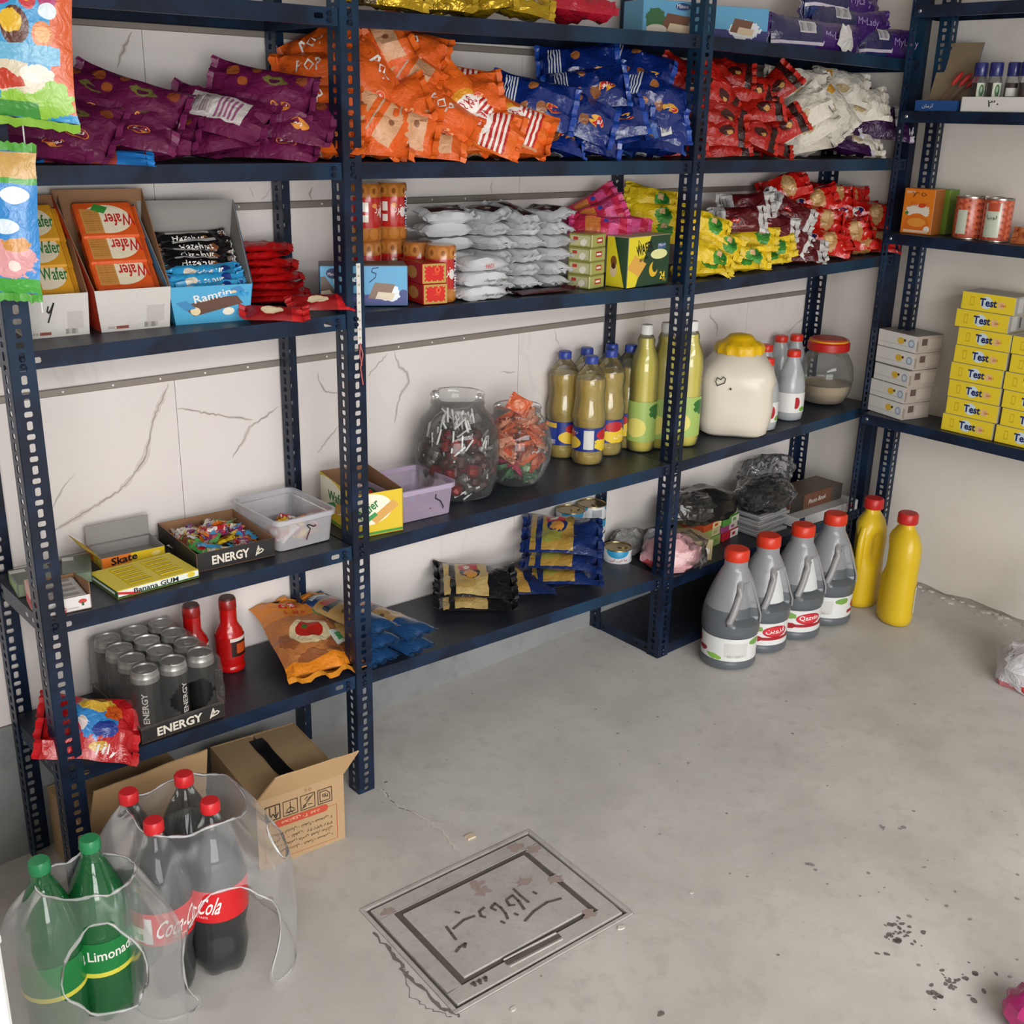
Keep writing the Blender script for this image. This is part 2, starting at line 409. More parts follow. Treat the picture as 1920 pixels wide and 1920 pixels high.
INS = [[(0.7167, -0.5246, -0.0267), (0.6897, -0.5153, -0.0274), (0.6541, -0.5175, -0.0286), (0.6246, -0.5261, -0.0296)], [(0.6658, -0.4461, -0.0272), (0.6632, -0.4676, -0.0276), (0.6629, -0.4925, -0.028)], [(0.6362, -0.4603, -0.0284), (0.6524, -0.4585, -0.0278), (0.6512, -0.4769, -0.0281), (0.6442, -0.5016, -0.0287)], [(0.6343, -0.4625, -0.0285), (0.6295, -0.4758, -0.0288), (0.6381, -0.4812, -0.0286)],
    [(0.623, -0.4987, -0.0293), (0.6247, -0.5058, -0.0294)], [(0.5903, -0.4989, -0.0304), (0.5921, -0.5059, -0.0304)], [(0.6886, -0.4773, -0.0269), (0.6902, -0.4846, -0.027)], [(0.5998, -0.4583, -0.0295), (0.6126, -0.4539, -0.029), (0.6135, -0.4699, -0.0292), (0.6101, -0.4878, -0.0296), (0.6039, -0.5011, -0.03)], [(0.5989, -0.4594, -0.0295), (0.602, -0.4696, -0.0296)],
    [(0.5899, -0.4499, -0.0297), (0.5767, -0.4519, -0.0302), (0.5708, -0.4638, -0.0305), (0.575, -0.4711, -0.0305)], [(0.5417, -0.4241, -0.0309), (0.5452, -0.4309, -0.0309)], [(0.5618, -0.4561, -0.0307), (0.5405, -0.4511, -0.0313), (0.5109, -0.4571, -0.0323)], [(0.5047, -0.4445, -0.0324), (0.5012, -0.4633, -0.0327), (0.4978, -0.4817, -0.0331)],
    [(0.479, -0.5057, -0.034), (0.4914, -0.5007, -0.0336), (0.5052, -0.5002, -0.0331), (0.4971, -0.5073, -0.0335)], [(0.4517, -0.5835, -0.036), (0.4583, -0.5826, -0.0357), (0.4543, -0.5904, -0.036)], [(0.4632, -0.5852, -0.0356), (0.4698, -0.5844, -0.0354), (0.4644, -0.5926, -0.0357)], [(0.4756, -0.5861, -0.0352), (0.4815, -0.5862, -0.035), (0.4752, -0.5938, -0.0354)]]
flat_ = lambda x, y: (x, y, .0018)
strokes('inscription', cov, groove_mat, [[on_cover(p) for p in L] for L in INS], flat_, .0056)['kind'] = 'stuff'
slot = [[on_cover(p) for p in ((0.5301, -0.5846, -0.0335), (0.6459, -0.5948, -0.0299))]]
strokes('slot', cov, groove_mat, slot, flat_, .010)
for dx in (-.0095, .0095):
    (ax, ay), (bx, by) = slot[0]; n_ = Vector((-(by-ay), bx-ax)).normalized()*dx
    mb = MB(); mb.tube([(ax+n_.x, ay+n_.y, .0012), (bx+n_.x, by+n_.y, .0012)], .0020, 6); obj('slot_edge', mb.mesh('slot_edge', cover_stone, smooth=50), cov)
rb_ = plain('reddish_smudge', '#998984', .8); rq = random.Random(4)
for p in ((0.6205, -0.3917, -0.0279), (0.6167, -0.4125, -0.0283), (0.6921, -0.4423, -0.0263), (0.7721, -0.3836, -0.023), (0.7489, -0.353, -0.0233), (0.4486, -0.3434, -0.0328), (0.728, -0.5895, -0.0272), (0.7446, -0.4766, -0.0251)):
    x, y = on_cover(p); blot('smudge', cov, rb_, lambda u, v, x=x, y=y: (x+(u-.5)*.030, y+(v-.5)*.022, .00165), 14, .45, rq.random())

# back wall: backing, tiles in running bond, skirting and metal trims
mb = MB(); mb.box(-3.2, YW+.001, -.12, XW+.1, YW+.08, 2.7); wall_back = struct(obj('wall_back', mb.mesh('wall_back', plain('grout', '#a9a39c', .9))))
rows = [(.252, .565, 0.382), (.565, .8795, .382), (.8795, 1.1934, .825), (1.1934, 1.5075, .372), (1.5075, 1.822, .815), (1.822, 2.136, .372)]
for z0, z1, ph in rows:
    x = ph-.888*4
    while x < XW:
        a, b = max(x, -2.4), min(x+.888, XW-.004)
        if b-a > .05:
            m2 = MB(); m2.box(0, -.008, 0, b-a-.0012, 0, z1-z0-.0015)
            obj('tile', m2.mesh('tile', marble), wall_back, (a, YW, z0))
        x += .888
m2 = MB(); m2.box(-3.2, YW-.012, -.11, XW-.002, YW, .2505); struct(obj('baseboard_back', m2.mesh('baseboard_back', skirt_stone)))
for k, z in enumerate((.8795, 1.1934, 1.5056, 1.822)):
    m2 = MB(); m2.box(-3.2, YW-.013, z-.007, XW-.003, YW-.0085, z+.007, 0)
    tr = struct(obj('trim_%d' % (k+1), m2.mesh('trim', trim_mat, bevel=.0015)))
    m3 = MB()
    for q in range(16): m3.lathe([(.0022, 0), (.0018, .0012)], 8, c=(-.3+q*.093*1.0, 0, 0))
    if k in (0, 1):
        so = obj('screws', m3.mesh('screws', wire_white), tr, (0, YW-.0131, z)); so.rotation_euler = (R(90), 0, 0); so['kind'] = 'stuff'
# grey veins printed in the marble
vein_core = plain('marble_vein', '#9b928c', .3); vein_soft = plain('marble_vein_soft', '#c9c1bc', .25)
def vein(pts, w, seed):
    r = random.Random(seed); L = []; pts = [Vector(p) for p in pts]
    for a, b in zip(pts, pts[1:]):
        n = max(3, int((b-a).length/.006))
        for q in range(n): t = q/n; L.append(a*(1-t)+b*t+Vector((r.uniform(-1, 1), 0, r.uniform(-1, 1)))*.0016)
    L.append(pts[-1])
    for mt, k, e in ((vein_soft, 3.4, .0002), (vein_core, 1.0, .0004)):
        mb = MB(); A, B = [], []; N = len(L)
        for i, p in enumerate(L):
            d = L[min(i+1, N-1)]-L[max(0, i-1)]; nn = Vector((-d.z, 0, d.x)).normalized(); ww = w*k*(.35+.65*abs(noise.noise((i*.13, seed, k))*1.6))*min(1, .25+min(i, N-1-i)/6)
            q = Vector((p.x, YW-.008-e, p.z)); A.append(q-nn*ww*.5); B.append(q+nn*ww*.5)
        mb.grid([A, B] if A[0].z < B[0].z or A[0].x > B[0].x else [B, A]); obj('vein', mb.mesh('vein', mt), wall_back)
for k, (w, pts) in enumerate([
    (.0042, [(0.3691, 0.264, 0.8661), (0.3359, 0.264, 0.8084), (0.3081, 0.264, 0.7251), (0.2747, 0.264, 0.6891), (0.2496, 0.264, 0.6702), (0.1729, 0.264, 0.6386), (0.1205, 0.264, 0.6181)]),
    (.003, [(0.3815, 0.264, 0.8165), (0.474, 0.264, 0.7874), (0.5446, 0.264, 0.7677)]), (.0035, [(0.6064, 0.264, 0.7868), (0.5717, 0.264, 0.7692), (0.5376, 0.264, 0.7529), (0.5188, 0.264, 0.7252), (0.494, 0.264, 0.6953)]),
    (.0035, [(0.7017, 0.264, 0.8462), (0.7073, 0.264, 0.8235), (0.7211, 0.264, 0.8018), (0.7544, 0.264, 0.7937)]), (.002, [(0.7564, 0.264, 0.7277), (0.717, 0.264, 0.6919), (0.6946, 0.264, 0.6692)]), (.0018, [(0.1705, 0.264, 0.7207), (0.1461, 0.264, 0.6971), (0.1236, 0.264, 0.6629)]),
    (.0032, [(0.9006, 0.264, 0.8706), (0.9131, 0.264, 0.8329), (0.9335, 0.264, 0.8181), (0.9392, 0.264, 0.794), (0.9167, 0.264, 0.7699), (0.906, 0.264, 0.7405), (0.8996, 0.264, 0.7053)]), (.002, [(0.8818, 0.264, 0.8655), (0.8284, 0.264, 0.8218)]),
    (.0022, [(1.386, 0.264, 0.8733), (1.395, 0.264, 0.843), (1.409, 0.264, 0.8225)]), (.0022, [(1.211, 0.264, 0.7846), (1.26, 0.264, 0.777)]), (.0032, [(1.99, 0.264, 0.8659), (1.988, 0.264, 0.8465), (2.025, 0.264, 0.8172), (2.025, 0.264, 0.7819)]),
    (.0026, [(2.496, 0.264, 0.8259), (2.45, 0.264, 0.8036), (2.392, 0.264, 0.7762), (2.367, 0.264, 0.7589)]), (.004, [(0.3534, 0.264, 1.496), (0.3376, 0.264, 1.47), (0.3218, 0.264, 1.435)]), (.002, [(0.5652, 0.264, 1.23), (0.572, 0.264, 1.21)]), (.003, [(0.61, 0.264, 1.222), (0.5891, 0.264, 1.204)]),
    (.004, [(0.7057, 0.264, 1.227), (0.6978, 0.264, 1.215), (0.7021, 0.264, 1.2)]), (.003, [(1.177, 0.264, 1.233), (1.174, 0.264, 1.217), (1.176, 0.264, 1.2)]), (.0022, [(1.551, 0.264, 1.224), (1.508, 0.264, 1.199)]), (.0025, [(2.127, 0.264, 0.8615), (2.116, 0.264, 0.8393)])]):
    vein(pts, w, k*3.7+1)
# right wall: plaster with a ragged bottom edge
rnd = random.Random(5)
mb = MB(); ys = [YW+.08-i*.02 for i in range(0, 230)]
P0, P1 = [], []
for y in ys:
    e = floor_z(XW, y) + (.004 if y > -.06 else .012+.012*noise.noise((y*9, 0, 0))+.006*noise.noise((y*40, 3, 0)))
    P0.append((XW, y, e)); P1.append((XW, y, 2.7))
mb.grid([P0, P1], flip=True)
mb.grid([[(p[0]+.012, p[1], p[2]) for p in P0], P0], flip=True)
wall_right = struct(obj('wall_right', mb.mesh('wall_right', plaster)))
mb = MB(); mb.box(XW+.010, -4.3, -.16, XW+.09, YW+.08, 2.7)
struct(obj('wall_right_core', mb.mesh('wall_right_core', plain('rough_block', '#b9b2a8', .95, bump=.6))))
crumb = plain('plaster_crumb', '#cfcac3', .9, bump=.4)
mb = MB()
for k in range(46):
    y = -.20-rnd.random()*.75; x = XW-.004-rnd.random()**2*.05; r = .003+rnd.random()*.007; z = floor_z(x, y)
    mb.prism([(x+r*math.cos(a)*(.7+.5*rnd.random()), y+r*1.6*math.sin(a)*(.7+.5*rnd.random())) for a in (0, 1.1, 2.2, 3.3, 4.4, 5.4)], z, z+r*.5)
o = obj('plaster_crumbs', mb.mesh('plaster_crumbs', crumb)); tag(o, 'pale plaster crumbs broken off along the foot of the right wall', 'rubble', kind='stuff')
# ceiling and left wall of the shop, both outside the frame
mb = MB(); mb.box(-3.2, -4.2, 2.7, XW+.1, YW+.1, 2.8); struct(obj('ceiling', mb.mesh('ceiling', plain('ceiling_paint', '#cfccc8', .9))))
mb = MB(); mb.box(-3.3, -4.2, -.2, -3.2, YW+.1, 2.7); struct(obj('wall_left', mb.mesh('wall_left', plain('left_paint', '#cfc9c2', .9))))
# shop front behind the camera: unseen doorway wall, added to shade the upper shelves
mb = MB(); mb.box(-3.2, -2.95, 2.12, XW+.1, -2.80, 2.7).box(-3.2, -2.95, -.2, -2.75, -2.80, 2.12).box(1.75, -2.95, -.2, XW+.1, -2.80, 2.12)
struct(obj('wall_front', mb.mesh('wall_front', plain('left_paint', '#cfc9c2', .9))))
# cracks and chips on the floor
def crack(name, pts, w, mat, seed):
    r = random.Random(seed); L = []
    for (a, b) in zip(pts, pts[1:]):
        for k in range(8):
            t = k/8; L.append(Vector(a)*(1-t)+Vector(b)*t+Vector((r.uniform(-1, 1), r.uniform(-1, 1), 0))*.0035)
    mb = MB(); lo_, hi_ = [], []
    for i, p in enumerate(L):
        d = (L[min(i+1, len(L)-1)]-L[max(0, i-1)]); n = Vector((-d.y, d.x, 0)).normalized()*w*(.4+.8*r.random())*.5
        z = floor_z(p.x, p.y)+.0007
        lo_.append((p.x-n.x, p.y-n.y, z)); hi_.append((p.x+n.x, p.y+n.y, z))
    mb.grid([lo_, hi_], flip=True); return obj(name, mb.mesh(name, mat), floor)
cr_pale = plain('pale_crack', '#c9c5bd', .9); cr_dark = plain('dark_crack', '#6d6861', .9)
crack('crack', [(0.6579, -0.0137, -0.0215), (0.6477, -0.0685, -0.0226), (0.6679, -0.1465, -0.023), (0.6694, -0.2183, -0.024), (0.6539, -0.2946, -0.0255)], .006, cr_pale, 1)
crack('crack', [(0.6583, -0.0192, -0.0216), (0.6471, -0.0753, -0.0227), (0.6675, -0.1509, -0.0231)], .0022, cr_dark, 2)
crack('crack', [(0.6713, -0.1756, -0.0233), (0.7026, -0.2114, -0.0228), (0.7058, -0.2832, -0.0237)], .004, cr_pale, 3)
crack('crack', [(0.7965, -0.6457, -0.0258), (0.8271, -0.6791, -0.0253), (0.8446, -0.7417, -0.0256), (0.85, -0.7749, -0.0259)], .003, cr_pale, 4)
crack('crack', [(0.3942, -0.3708, -0.0349), (0.3906, -0.4461, -0.036), (0.3811, -0.4961, -0.037), (0.3831, -0.592, -0.0383), (0.396, -0.6331, -0.0384)], .007, cr_dark, 5)
crack('crack', [(0.3901, -0.4709, -0.0364), (0.3561, -0.5384, -0.0384), (0.366, -0.5851, -0.0387), (0.384, -0.6199, -0.0386)], .002, cr_dark, 6)
stain = plain('floor_stain', '#6b6661', .8); stain2 = plain('floor_stain_pale', '#8b8781', .8)
def flecks(c, sx, sy, n, r0, r1, mat, seed):
    q = random.Random(seed); mb = MB()
    for _ in range(n):
        x, y = c[0]+q.gauss(0, sx), c[1]+q.gauss(0, sy); r = q.uniform(r0, r1); el = q.uniform(.4, 1); a0 = q.uniform(0, 3.1)
        P = []
        for k in range(7):
            a = k*.8976; u, v = r*math.cos(a)*(.7+.5*q.random()), r*el*math.sin(a)*(.7+.5*q.random())
            X, Y = x+u*math.cos(a0)-v*math.sin(a0), y+u*math.sin(a0)+v*math.cos(a0); P.append((X, Y, floor_z(X, Y)+.0005))
        mb.quad(P)
    o = obj('stain', mb.mesh('stain', mat), floor); o['kind'] = 'stuff'
flecks((1.122, -0.9914, -0.0201), .030, .016, 34, .0015, .007, stain, 1); flecks((1.085, -1.122, -0.0231), .034, .018, 34, .0015, .008, stain, 2); flecks((1.158, -0.7746, -0.016), .012, .008, 3, .004, .008, stain2, 3)
flecks((1.372, -0.8072, -0.0096), .02, .012, 5, .002, .008, stain2, 4); flecks((1.325, -0.6281, -0.0086), .35, .22, 40, .001, .0045, stain2, 5); flecks((1.118, -0.1822, -0.0091), .30, .2, 26, .001, .004, stain2, 6); flecks((1.277, -1.026, -0.0157), .12, .1, 24, .001, .006, stain2, 7)
def chip(p, r, mat, label, seed):
    q = random.Random(seed); mb = MB()
    mb.prism([(r*math.cos(a)*(.6+.6*q.random()), r*.7*math.sin(a)*(.6+.6*q.random())) for a in [i*.785 for i in range(8)]], 0, r*.25)
    o = obj('chip', mb.mesh('chip', mat)); o.location = (p[0], p[1], floor_z(p[0], p[1])); tag(o, label, 'debris'); return o
chip((0.7021, -0.2687, -0.0236), .014, plain('beige_chip', '#cdb9a0', .9), 'beige plaster chip on the floor between carton and access cover', 1)
chip((0.7473, -0.652, -0.0274), .008, crumb, 'small white chip beside the right corner of the access cover', 2)
chip((0.4713, -0.67, -0.0365), .007, crumb, 'small white scrap on the floor in front of the access cover', 3)
chip((0.6807, 0.0008, -0.0206), .004, cr_dark, 'tiny dark speck on the floor by the middle rack foot', 4)
chip((0.6518, -0.8384, -0.0331), .007, cr_dark, 'small dark fleck on the floor far in front of the vinegar jugs', 5)
chip((0.9197, -0.673, -0.0222), .005, crumb, 'tiny pale grain on the open floor right of the access cover', 6)

# ------------------------------------------------------------------ slotted-angle racks
def navy_mat():
    t = NT('navy_paint'); a = t.noise(9, 4, dist=1.2); b = t.noise(2.2, 2)
    m = t.mix(t.ramp(a, .42, .62), rgb('#0d1627'), rgb('#13243d'))
    m = t.mix(t.math('MULTIPLY', t.ramp(b, .5, .68), .55), m, rgb('#10405c'))
    t.col(m); t.set(Roughness=.36); t.b.inputs['Specular IOR Level'].default_value = .35; t.bump(t.noise(35, 3, dist=1), .15, .002); return t.m
navy = navy_mat()
def top_mat():
    t = NT('shelf_top_paint'); a = t.noise(5, 4); b = t.noise(60, 3)
    m = t.mix(t.ramp(a, .4, .65), rgb('#1c222e'), rgb('#2b303a')); m = t.mix(t.math('MULTIPLY', t.ramp(b, .5, .8), .3), m, rgb('#43434a'))
    t.col(m); t.set(Roughness=.42); return t.m
shelf_top = top_mat()
bolt_mat = plain('bolt_zinc', '#9a9da0', .35, .8)
def cell(mb, o, ux, uy, w, h, hw, hh, mi=0):
    """one cell of perforated strip: rectangle w x h at o with a rounded slot of half sizes hw, hh"""
    o, ux, uy = Vector(o), Vector(ux), Vector(uy); c = o+ux*w/2+uy*h/2
    if not hw: mb.quad([o, o+ux*w, o+ux*w+uy*h, o+uy*h], mi); return
    out = [(-w/2, -h/2), (0, -h/2), (w/2, -h/2), (w/2, 0), (w/2, h/2), (0, h/2), (-w/2, h/2), (-w/2, 0)]
    k = min(hw, hh)*.45
    inn = [(-hw+k, -hh), (hw-k, -hh), (hw, -hh+k), (hw, hh-k), (hw-k, hh), (-hw+k, hh), (-hw, hh-k), (-hw, -hh+k)]
    out = [(-w/2, -h/2), (w/2, -h/2), (w/2, -h/2), (w/2, h/2), (w/2, h/2), (-w/2, h/2), (-w/2, h/2), (-w/2, -h/2)]
    p = [c+ux*a+uy*b for a, b in out]; q = [c+ux*a+uy*b for a, b in inn]
    for i in range(8):
        j = (i+1) % 8
        if (p[i]-p[j]).length < 1e-7: mb.quad([p[i], q[j], q[i]], mi)
        else: mb.quad([p[i], p[j], q[j], q[i]], mi)
FW = .039
def post_mesh(zlo, zhi, dx, dy, holes=(True, True), fw=(FW, FW)):
    """L-section with its corner on the z axis; flanges run along dx (x sign) and dy (y sign)"""
    mb = MB(); pitch = .0182; n = int((zhi-zlo)/pitch)
    for fl, (d, on, w) in enumerate(((Vector((dx, 0, 0)), holes[0], fw[0]), (Vector((0, dy, 0)), holes[1], fw[1]))):
        for k in range(n):
            z = zlo+k*pitch; s = (.0046, .0072) if k % 2 else (.0066, .0046)
            if not on: s = (0, 0)
            cell(mb, (0, 0, z), d, (0, 0, 1), w, pitch, *s)
    me = mb.mesh('post', navy, weld=True); return me
def add_solid(o, t=.0018, off=0):
    m = o.modifiers.new('sheet', 'SOLIDIFY'); m.thickness = t; m.offset = off; return o
X0, XA, XB, XC = 0.0, 0.61, 1.5593, 2.474
YB = .258
ZT = 1.80
rack = thing('shelving_rack', 'navy blue slotted angle shelving rack of three bays against the tiled wall', 'shelving rack', (0, 0, 0))
def foot(x, y): return floor_z(x, y)+.0005
for x in (X0, XA, XB):
    add_solid(obj('post', post_mesh(foot(x, 0), ZT, 1, 1), rack, (x, 0, 0)))
    add_solid(obj('post', post_mesh(foot(x, YB), ZT, 1, -1), rack, (x, YB, 0)))
add_solid(obj('post', post_mesh(foot(XC, 0), ZT, 1, 1, (False, False), (.030, .037)), rack, (XC, 0, 0)))
add_solid(obj('post', post_mesh(foot(XC, YB), ZT, -1, -1), rack, (XC, YB, 0)))
def shelf_mesh(L, D, lip=.029, slots=(.06, .94), flip=False):
    """pressed tray: top sheet, lips all round (front lip with a few slots), a stiffening rib below"""
    mb = MB(); mb.box(0, 0, -.0012, L, D, 0, 1, 't').box(0, 0, -.0012, L, D, -.0012, 0, 'd')
    n = 24; marks = {int(s*n) for s in slots}
    for k in range(n):
        cell(mb, (k*L/n, 0, -lip), (1, 0, 0), (0, 0, 1), L/n, lip, *((.009, .0045) if k in marks else (0, 0)))
        cell(mb, (k*L/n, D, -lip), (1, 0, 0), (0, 0, 1), L/n, lip, 0, 0)
    m = 8
    for k in range(m):
        h = (.006, .0035) if k in (1, 2, 6) else (0, 0)
        cell(mb, (0, k*D/m, -lip), (0, 1, 0), (0, 0, 1), D/m, lip, *h); cell(mb, (L, k*D/m, -lip), (0, 1, 0), (0, 0, 1), D/m, lip, 0, 0)
    mb.quad([(0, 0, -lip), (L, 0, -lip), (L, .012, -lip), (0, .012, -lip)]).quad([(0, D-.012, -lip), (L, D-.012, -lip), (L, D, -lip), (0, D, -lip)])
    mb.quad([(0, D/2-.02, -.0013), (L, D/2-.02, -.0013), (L, D/2, -.018), (0, D/2, -.018)]).quad([(0, D/2, -.018), (L, D/2, -.018), (L, D/2+.02, -.0013), (0, D/2+.02, -.0013)])
    return mb.mesh('shelf', [navy, shelf_top])
SH = {}   # shelf tops: (x0, z0, x1, z1)
def add_shelf(x0, z0, x1, z1, slots=(.05, .93)):
    L = math.hypot(x1-x0, z1-z0); o = obj('shelf', shelf_mesh(L-.004, YB-.004, slots=slots), rack, (x0+.002, .002, z0))
    o.rotation_euler = (0, -math.atan2(z1-z0, x1-x0), 0)
    for xx, zz in ((x0+.02, z0), (x1-.02, z1)):
        for q in (-.010, -.021):
            mb = MB(); mb.lathe([(.0045, 0), (.0045, .002), (.003, .0034)], 6)
            b = obj('bolt', mb.mesh('bolt', navy), rack, (xx, -.0012, zz+q)); b.rotation_euler = (R(90), 0, 0)
    return o
zs = {'S0': (1.537, 1.5383, 1.5502, 1.5364), 'S1': (1.2855, 1.2855, 1.2822, 1.2796), 'S2': (1.0108, 1.016, 1.0002, 1.0171),
      'S3': (.5613, .5539, .5527, .5650), 'S4': (.2721, .2643, .2447, .2440)}
for k, (a, b, c, d) in zs.items():
    add_shelf(X0, a, XA, b, (.08, .92) if k != 'S1' else (.1,)); add_shelf(XA, b, XB, c, ()); 
    if k == 'S3': add_shelf(XB, .5520, XC, .5750, ())
    elif k == 'S4': add_shelf(XB, .2300, XC, .2420, ())
    else: add_shelf(XB, c, XC, d, ())
add_shelf(XB, .0381, XC, .062, ())
def sz(k, x):
    if k == 'S5': return .0381+(x-XB)/(XC-XB)*(.062-.0381)
    z = zs[k]; P = ((X0, z[0]), (XA, z[1]), (XB, z[2]), (XC, z[3]))
    if x > XB and k == 'S3': P = ((XB, .552), (XC, .575))
    if x > XB and k == 'S4': P = ((XB, .230), (XC, .242))
    for (a, za), (b, zb) in zip(P, P[1:]):
        if x <= b: return za+(zb-za)*(x-a)/(b-a)
    return P[-1][1]
# the short rack along the right wall
DX, DY = 2.365, -.022
side = thing('shelving_rack', 'navy blue slotted angle shelving rack along the right wall', 'shelving rack', (0, 0, 0))
add_solid(obj('post', post_mesh(foot(DX, DY), ZT, 1, -1, (True, False), (.034, .004)), side, (DX, DY+.002, 0)))
px, py = 2.452, -.088
add_solid(obj('post', post_mesh(foot(px, py), ZT, 1, 1, fw=(.034, .034)), side, (px, py, 0)))
add_solid(obj('post', post_mesh(foot(DX, -1.1), ZT, 1, 1), side, (DX, -1.1, 0)))
add_solid(obj('post', post_mesh(foot(2.45, -1.1), ZT, 1, 1, fw=(.034, .034)), side, (2.449, -1.1, 0)))
DZ = {'D0': 1.665, 'D1': 1.4056, 'D2': 1.0857, 'D3': .5687}
for k, z in DZ.items():
    me = shelf_mesh(1.075, XW-DX-.005, slots=())
    o = obj('shelf', me, side, (DX, DY-.004, z)); o.rotation_euler = (0, 0, R(-90))
    for yy in (-.045,):
        mb = MB(); mb.lathe([(.005, 0), (.005, .002), (.003, .0034)], 6); b = obj('bolt', mb.mesh('bolt', bolt_mat), side, (DX-.0005, yy, z-.014)); b.rotation_euler = (0, R(-90), 0)

# ------------------------------------------------------------------ pillow bags
inkw = plain('white_print', '#e9e6e2', .5); inkb = plain('black_print', '#17171a', .5); inkr = plain('red_print', '#c01d1f', .45)
inknavy = plain('navy_print', '#14235c', .5); inkg = plain('green_print', '#2d7a3a', .5); inky = plain('yellow_print', '#efd23c', .5)
pen = plain('marker_pen', '#1c1a1c', .6)
def bag_surface(w, h, t, seed, bend=0.0, fat=.55, wr=1.0, vq=.6):
    wr *= 1.5
    def f(u, v, side):
        """side +1 front, -1 back; u along the bag, v across"""
        s = max(0.0, math.sin(math.pi*min(max(u, 0), 1)))**fat; q = max(0.0, 1-(2*v-1)**2)**vq
        x = (u-.5)*w; y = (v-.5)*h*(1-.09*s)
        z = side*.5*t*s*q
        e = math.exp(-min(u, 1-u)/.10)
        z += wr*e*.10*t*math.sin(v*19+seed*1.7+(0 if u < .5 else 2))*min(1, q+.3)
        n = noise.noise((u*4.5+seed*3.1, v*3.5, side*2.0+seed)); n2 = noise.noise((u*11+seed, v*9, seed*2.0+side))
        z += side*wr*t*(.20*n+.11*n2)*q**.5; x += .02*w*n2; y += .035*h*noise.noise((u*3+seed, v*2, seed*1.3))
        z += bend*((u-.5)**2*4-.3)*w*.12 + wr*.03*t*noise.noise((u*2, v*2, seed*5.0))
        return Vector((x, y, z))
    return f
def bag_mesh(name, f, mats, n=15, m=9):
    mb = MB(); V, U = [], []
    for i in range(n+1):
        u = i/n; row, ur = [], []
        for j in range(m+1): row.append(f(u, j/m, 1)); ur.append((u, j/m))
        for j in range(m-1, 0, -1): row.append(f(u, j/m, -1)); ur.append((10+u, j/m))
        V.append(row); U.append(ur)
    K = len(V[0])
    for r in V: mb.v += [tuple(p) for p in r]
    for i in range(n):
        for j in range(K):
            k = (j+1) % K
            mb.f.append((i*K+j, (i+1)*K+j, (i+1)*K+k, i*K+k)); mb.m.append(0)
            a, b, c, d = U[i][j], U[i+1][j], U[i+1][k], U[i][k]
            if j >= m:   # back panel
                g = lambda p: (p[0] if p[0] >= 10 else p[0]+10, p[1]); a, b, c, d = g(a), g(b), g(c), g(d)
            mb.uv.append([a, b, c, d])
    mb.f.append(tuple(range(K))); mb.m.append(0); mb.uv.append([(0, .5)]*K)
    mb.f.append(tuple(n*K+j for j in reversed(range(K)))); mb.m.append(0); mb.uv.append([(1, .5)]*K)
    return mb.mesh(name, mats, smooth=40)
def seal_mesh(f, end, h, w, mat, seed, L=.012):
    """flat crimped strip with a saw-tooth edge"""
    mb = MB(); n = 18; rows = []
    for k in range(3):
        row = []
        for j in range(n+1):
            v = j/n; p = f(end, v, 1)*.5+f(end, v, -1)*.5
            d = (1 if end > .5 else -1)*L*(k/2)
            if k == 2: d += (1 if end > .5 else -1)*.0012*(1 if j % 2 else -1)
            row.append((p.x+d, p.y, p.z+.0008*math.sin(v*25+seed)*k+.5*d*math.sin(seed*2.3)*(1 if end > .5 else -1)))
        rows.append(row)
    mb.grid(rows, flip=end < .5); return mb.mesh('end_seal', mat)
def bag(name, label, cat, w, h, t, mat, seal, seed, group=None, bend=0.0, fat=.55, wr=1.0, prints=(), n=15, m=9, L=.012, vq=.6):
    """prints: (text or '@' for a plain oval, cu, cv, half width, half height, ink, turn[, side])"""
    f = bag_surface(w, h, t, seed, bend, fat, wr, vq)
    o = obj(name, bag_mesh(name, f, mat, n, m)); tag(o, label, cat, group)
    for e in (0, 1): obj('end_seal', seal_mesh(f, e, h, w, seal, seed, L), o)
    for p in prints:
        s, cu, cv, hu, hv, ink, turn = p[:7]; side = p[7] if len(p) > 7 else 1
        ca, sa = math.cos(turn), math.sin(turn)
        def fn(x, y, cu=cu, cv=cv, hu=hu, hv=hv, side=side):
            a, b = (x-.5)*2*hu*w, (y-.5)*2*hv*h
            a, b = a*ca-b*sa, a*sa+b*ca
            u, v = cu+a/w, cv+b/h
            u = min(.985, max(.015, u)); v = min(.97, max(.03, v))
            P = f(u, v, side); E = 1e-3
            nn = (f(u+E, v, side)-P).cross(f(u, v+E, side)-P).normalized()*side
            return P+nn*.0009
        if s == '@': blot('logo_oval', o, ink, fn, 18)
        else: letters('lettering', o, ink, s, fn, 1, .01)
    return o
LOGO = fa('لولو')
logo_red = plain('logo_red', '#c2261f', .4); logo_gold = plain('logo_gold', '#d98a3a', .4)
def ring_logo(cu, cv, s, w, h, c1=logo_gold, c2=None, tx=inkw, turn=0.0):
    out = [('@', cu, cv, s, s*w/h*.62, c1, turn)]
    if c2: out.append(('@', cu, cv, s*.9, s*w/h*.54, c2, turn))
    return out+[(LOGO, cu, cv, s*.58, s*w/h*.3, tx, turn)]
foil_seal = {}
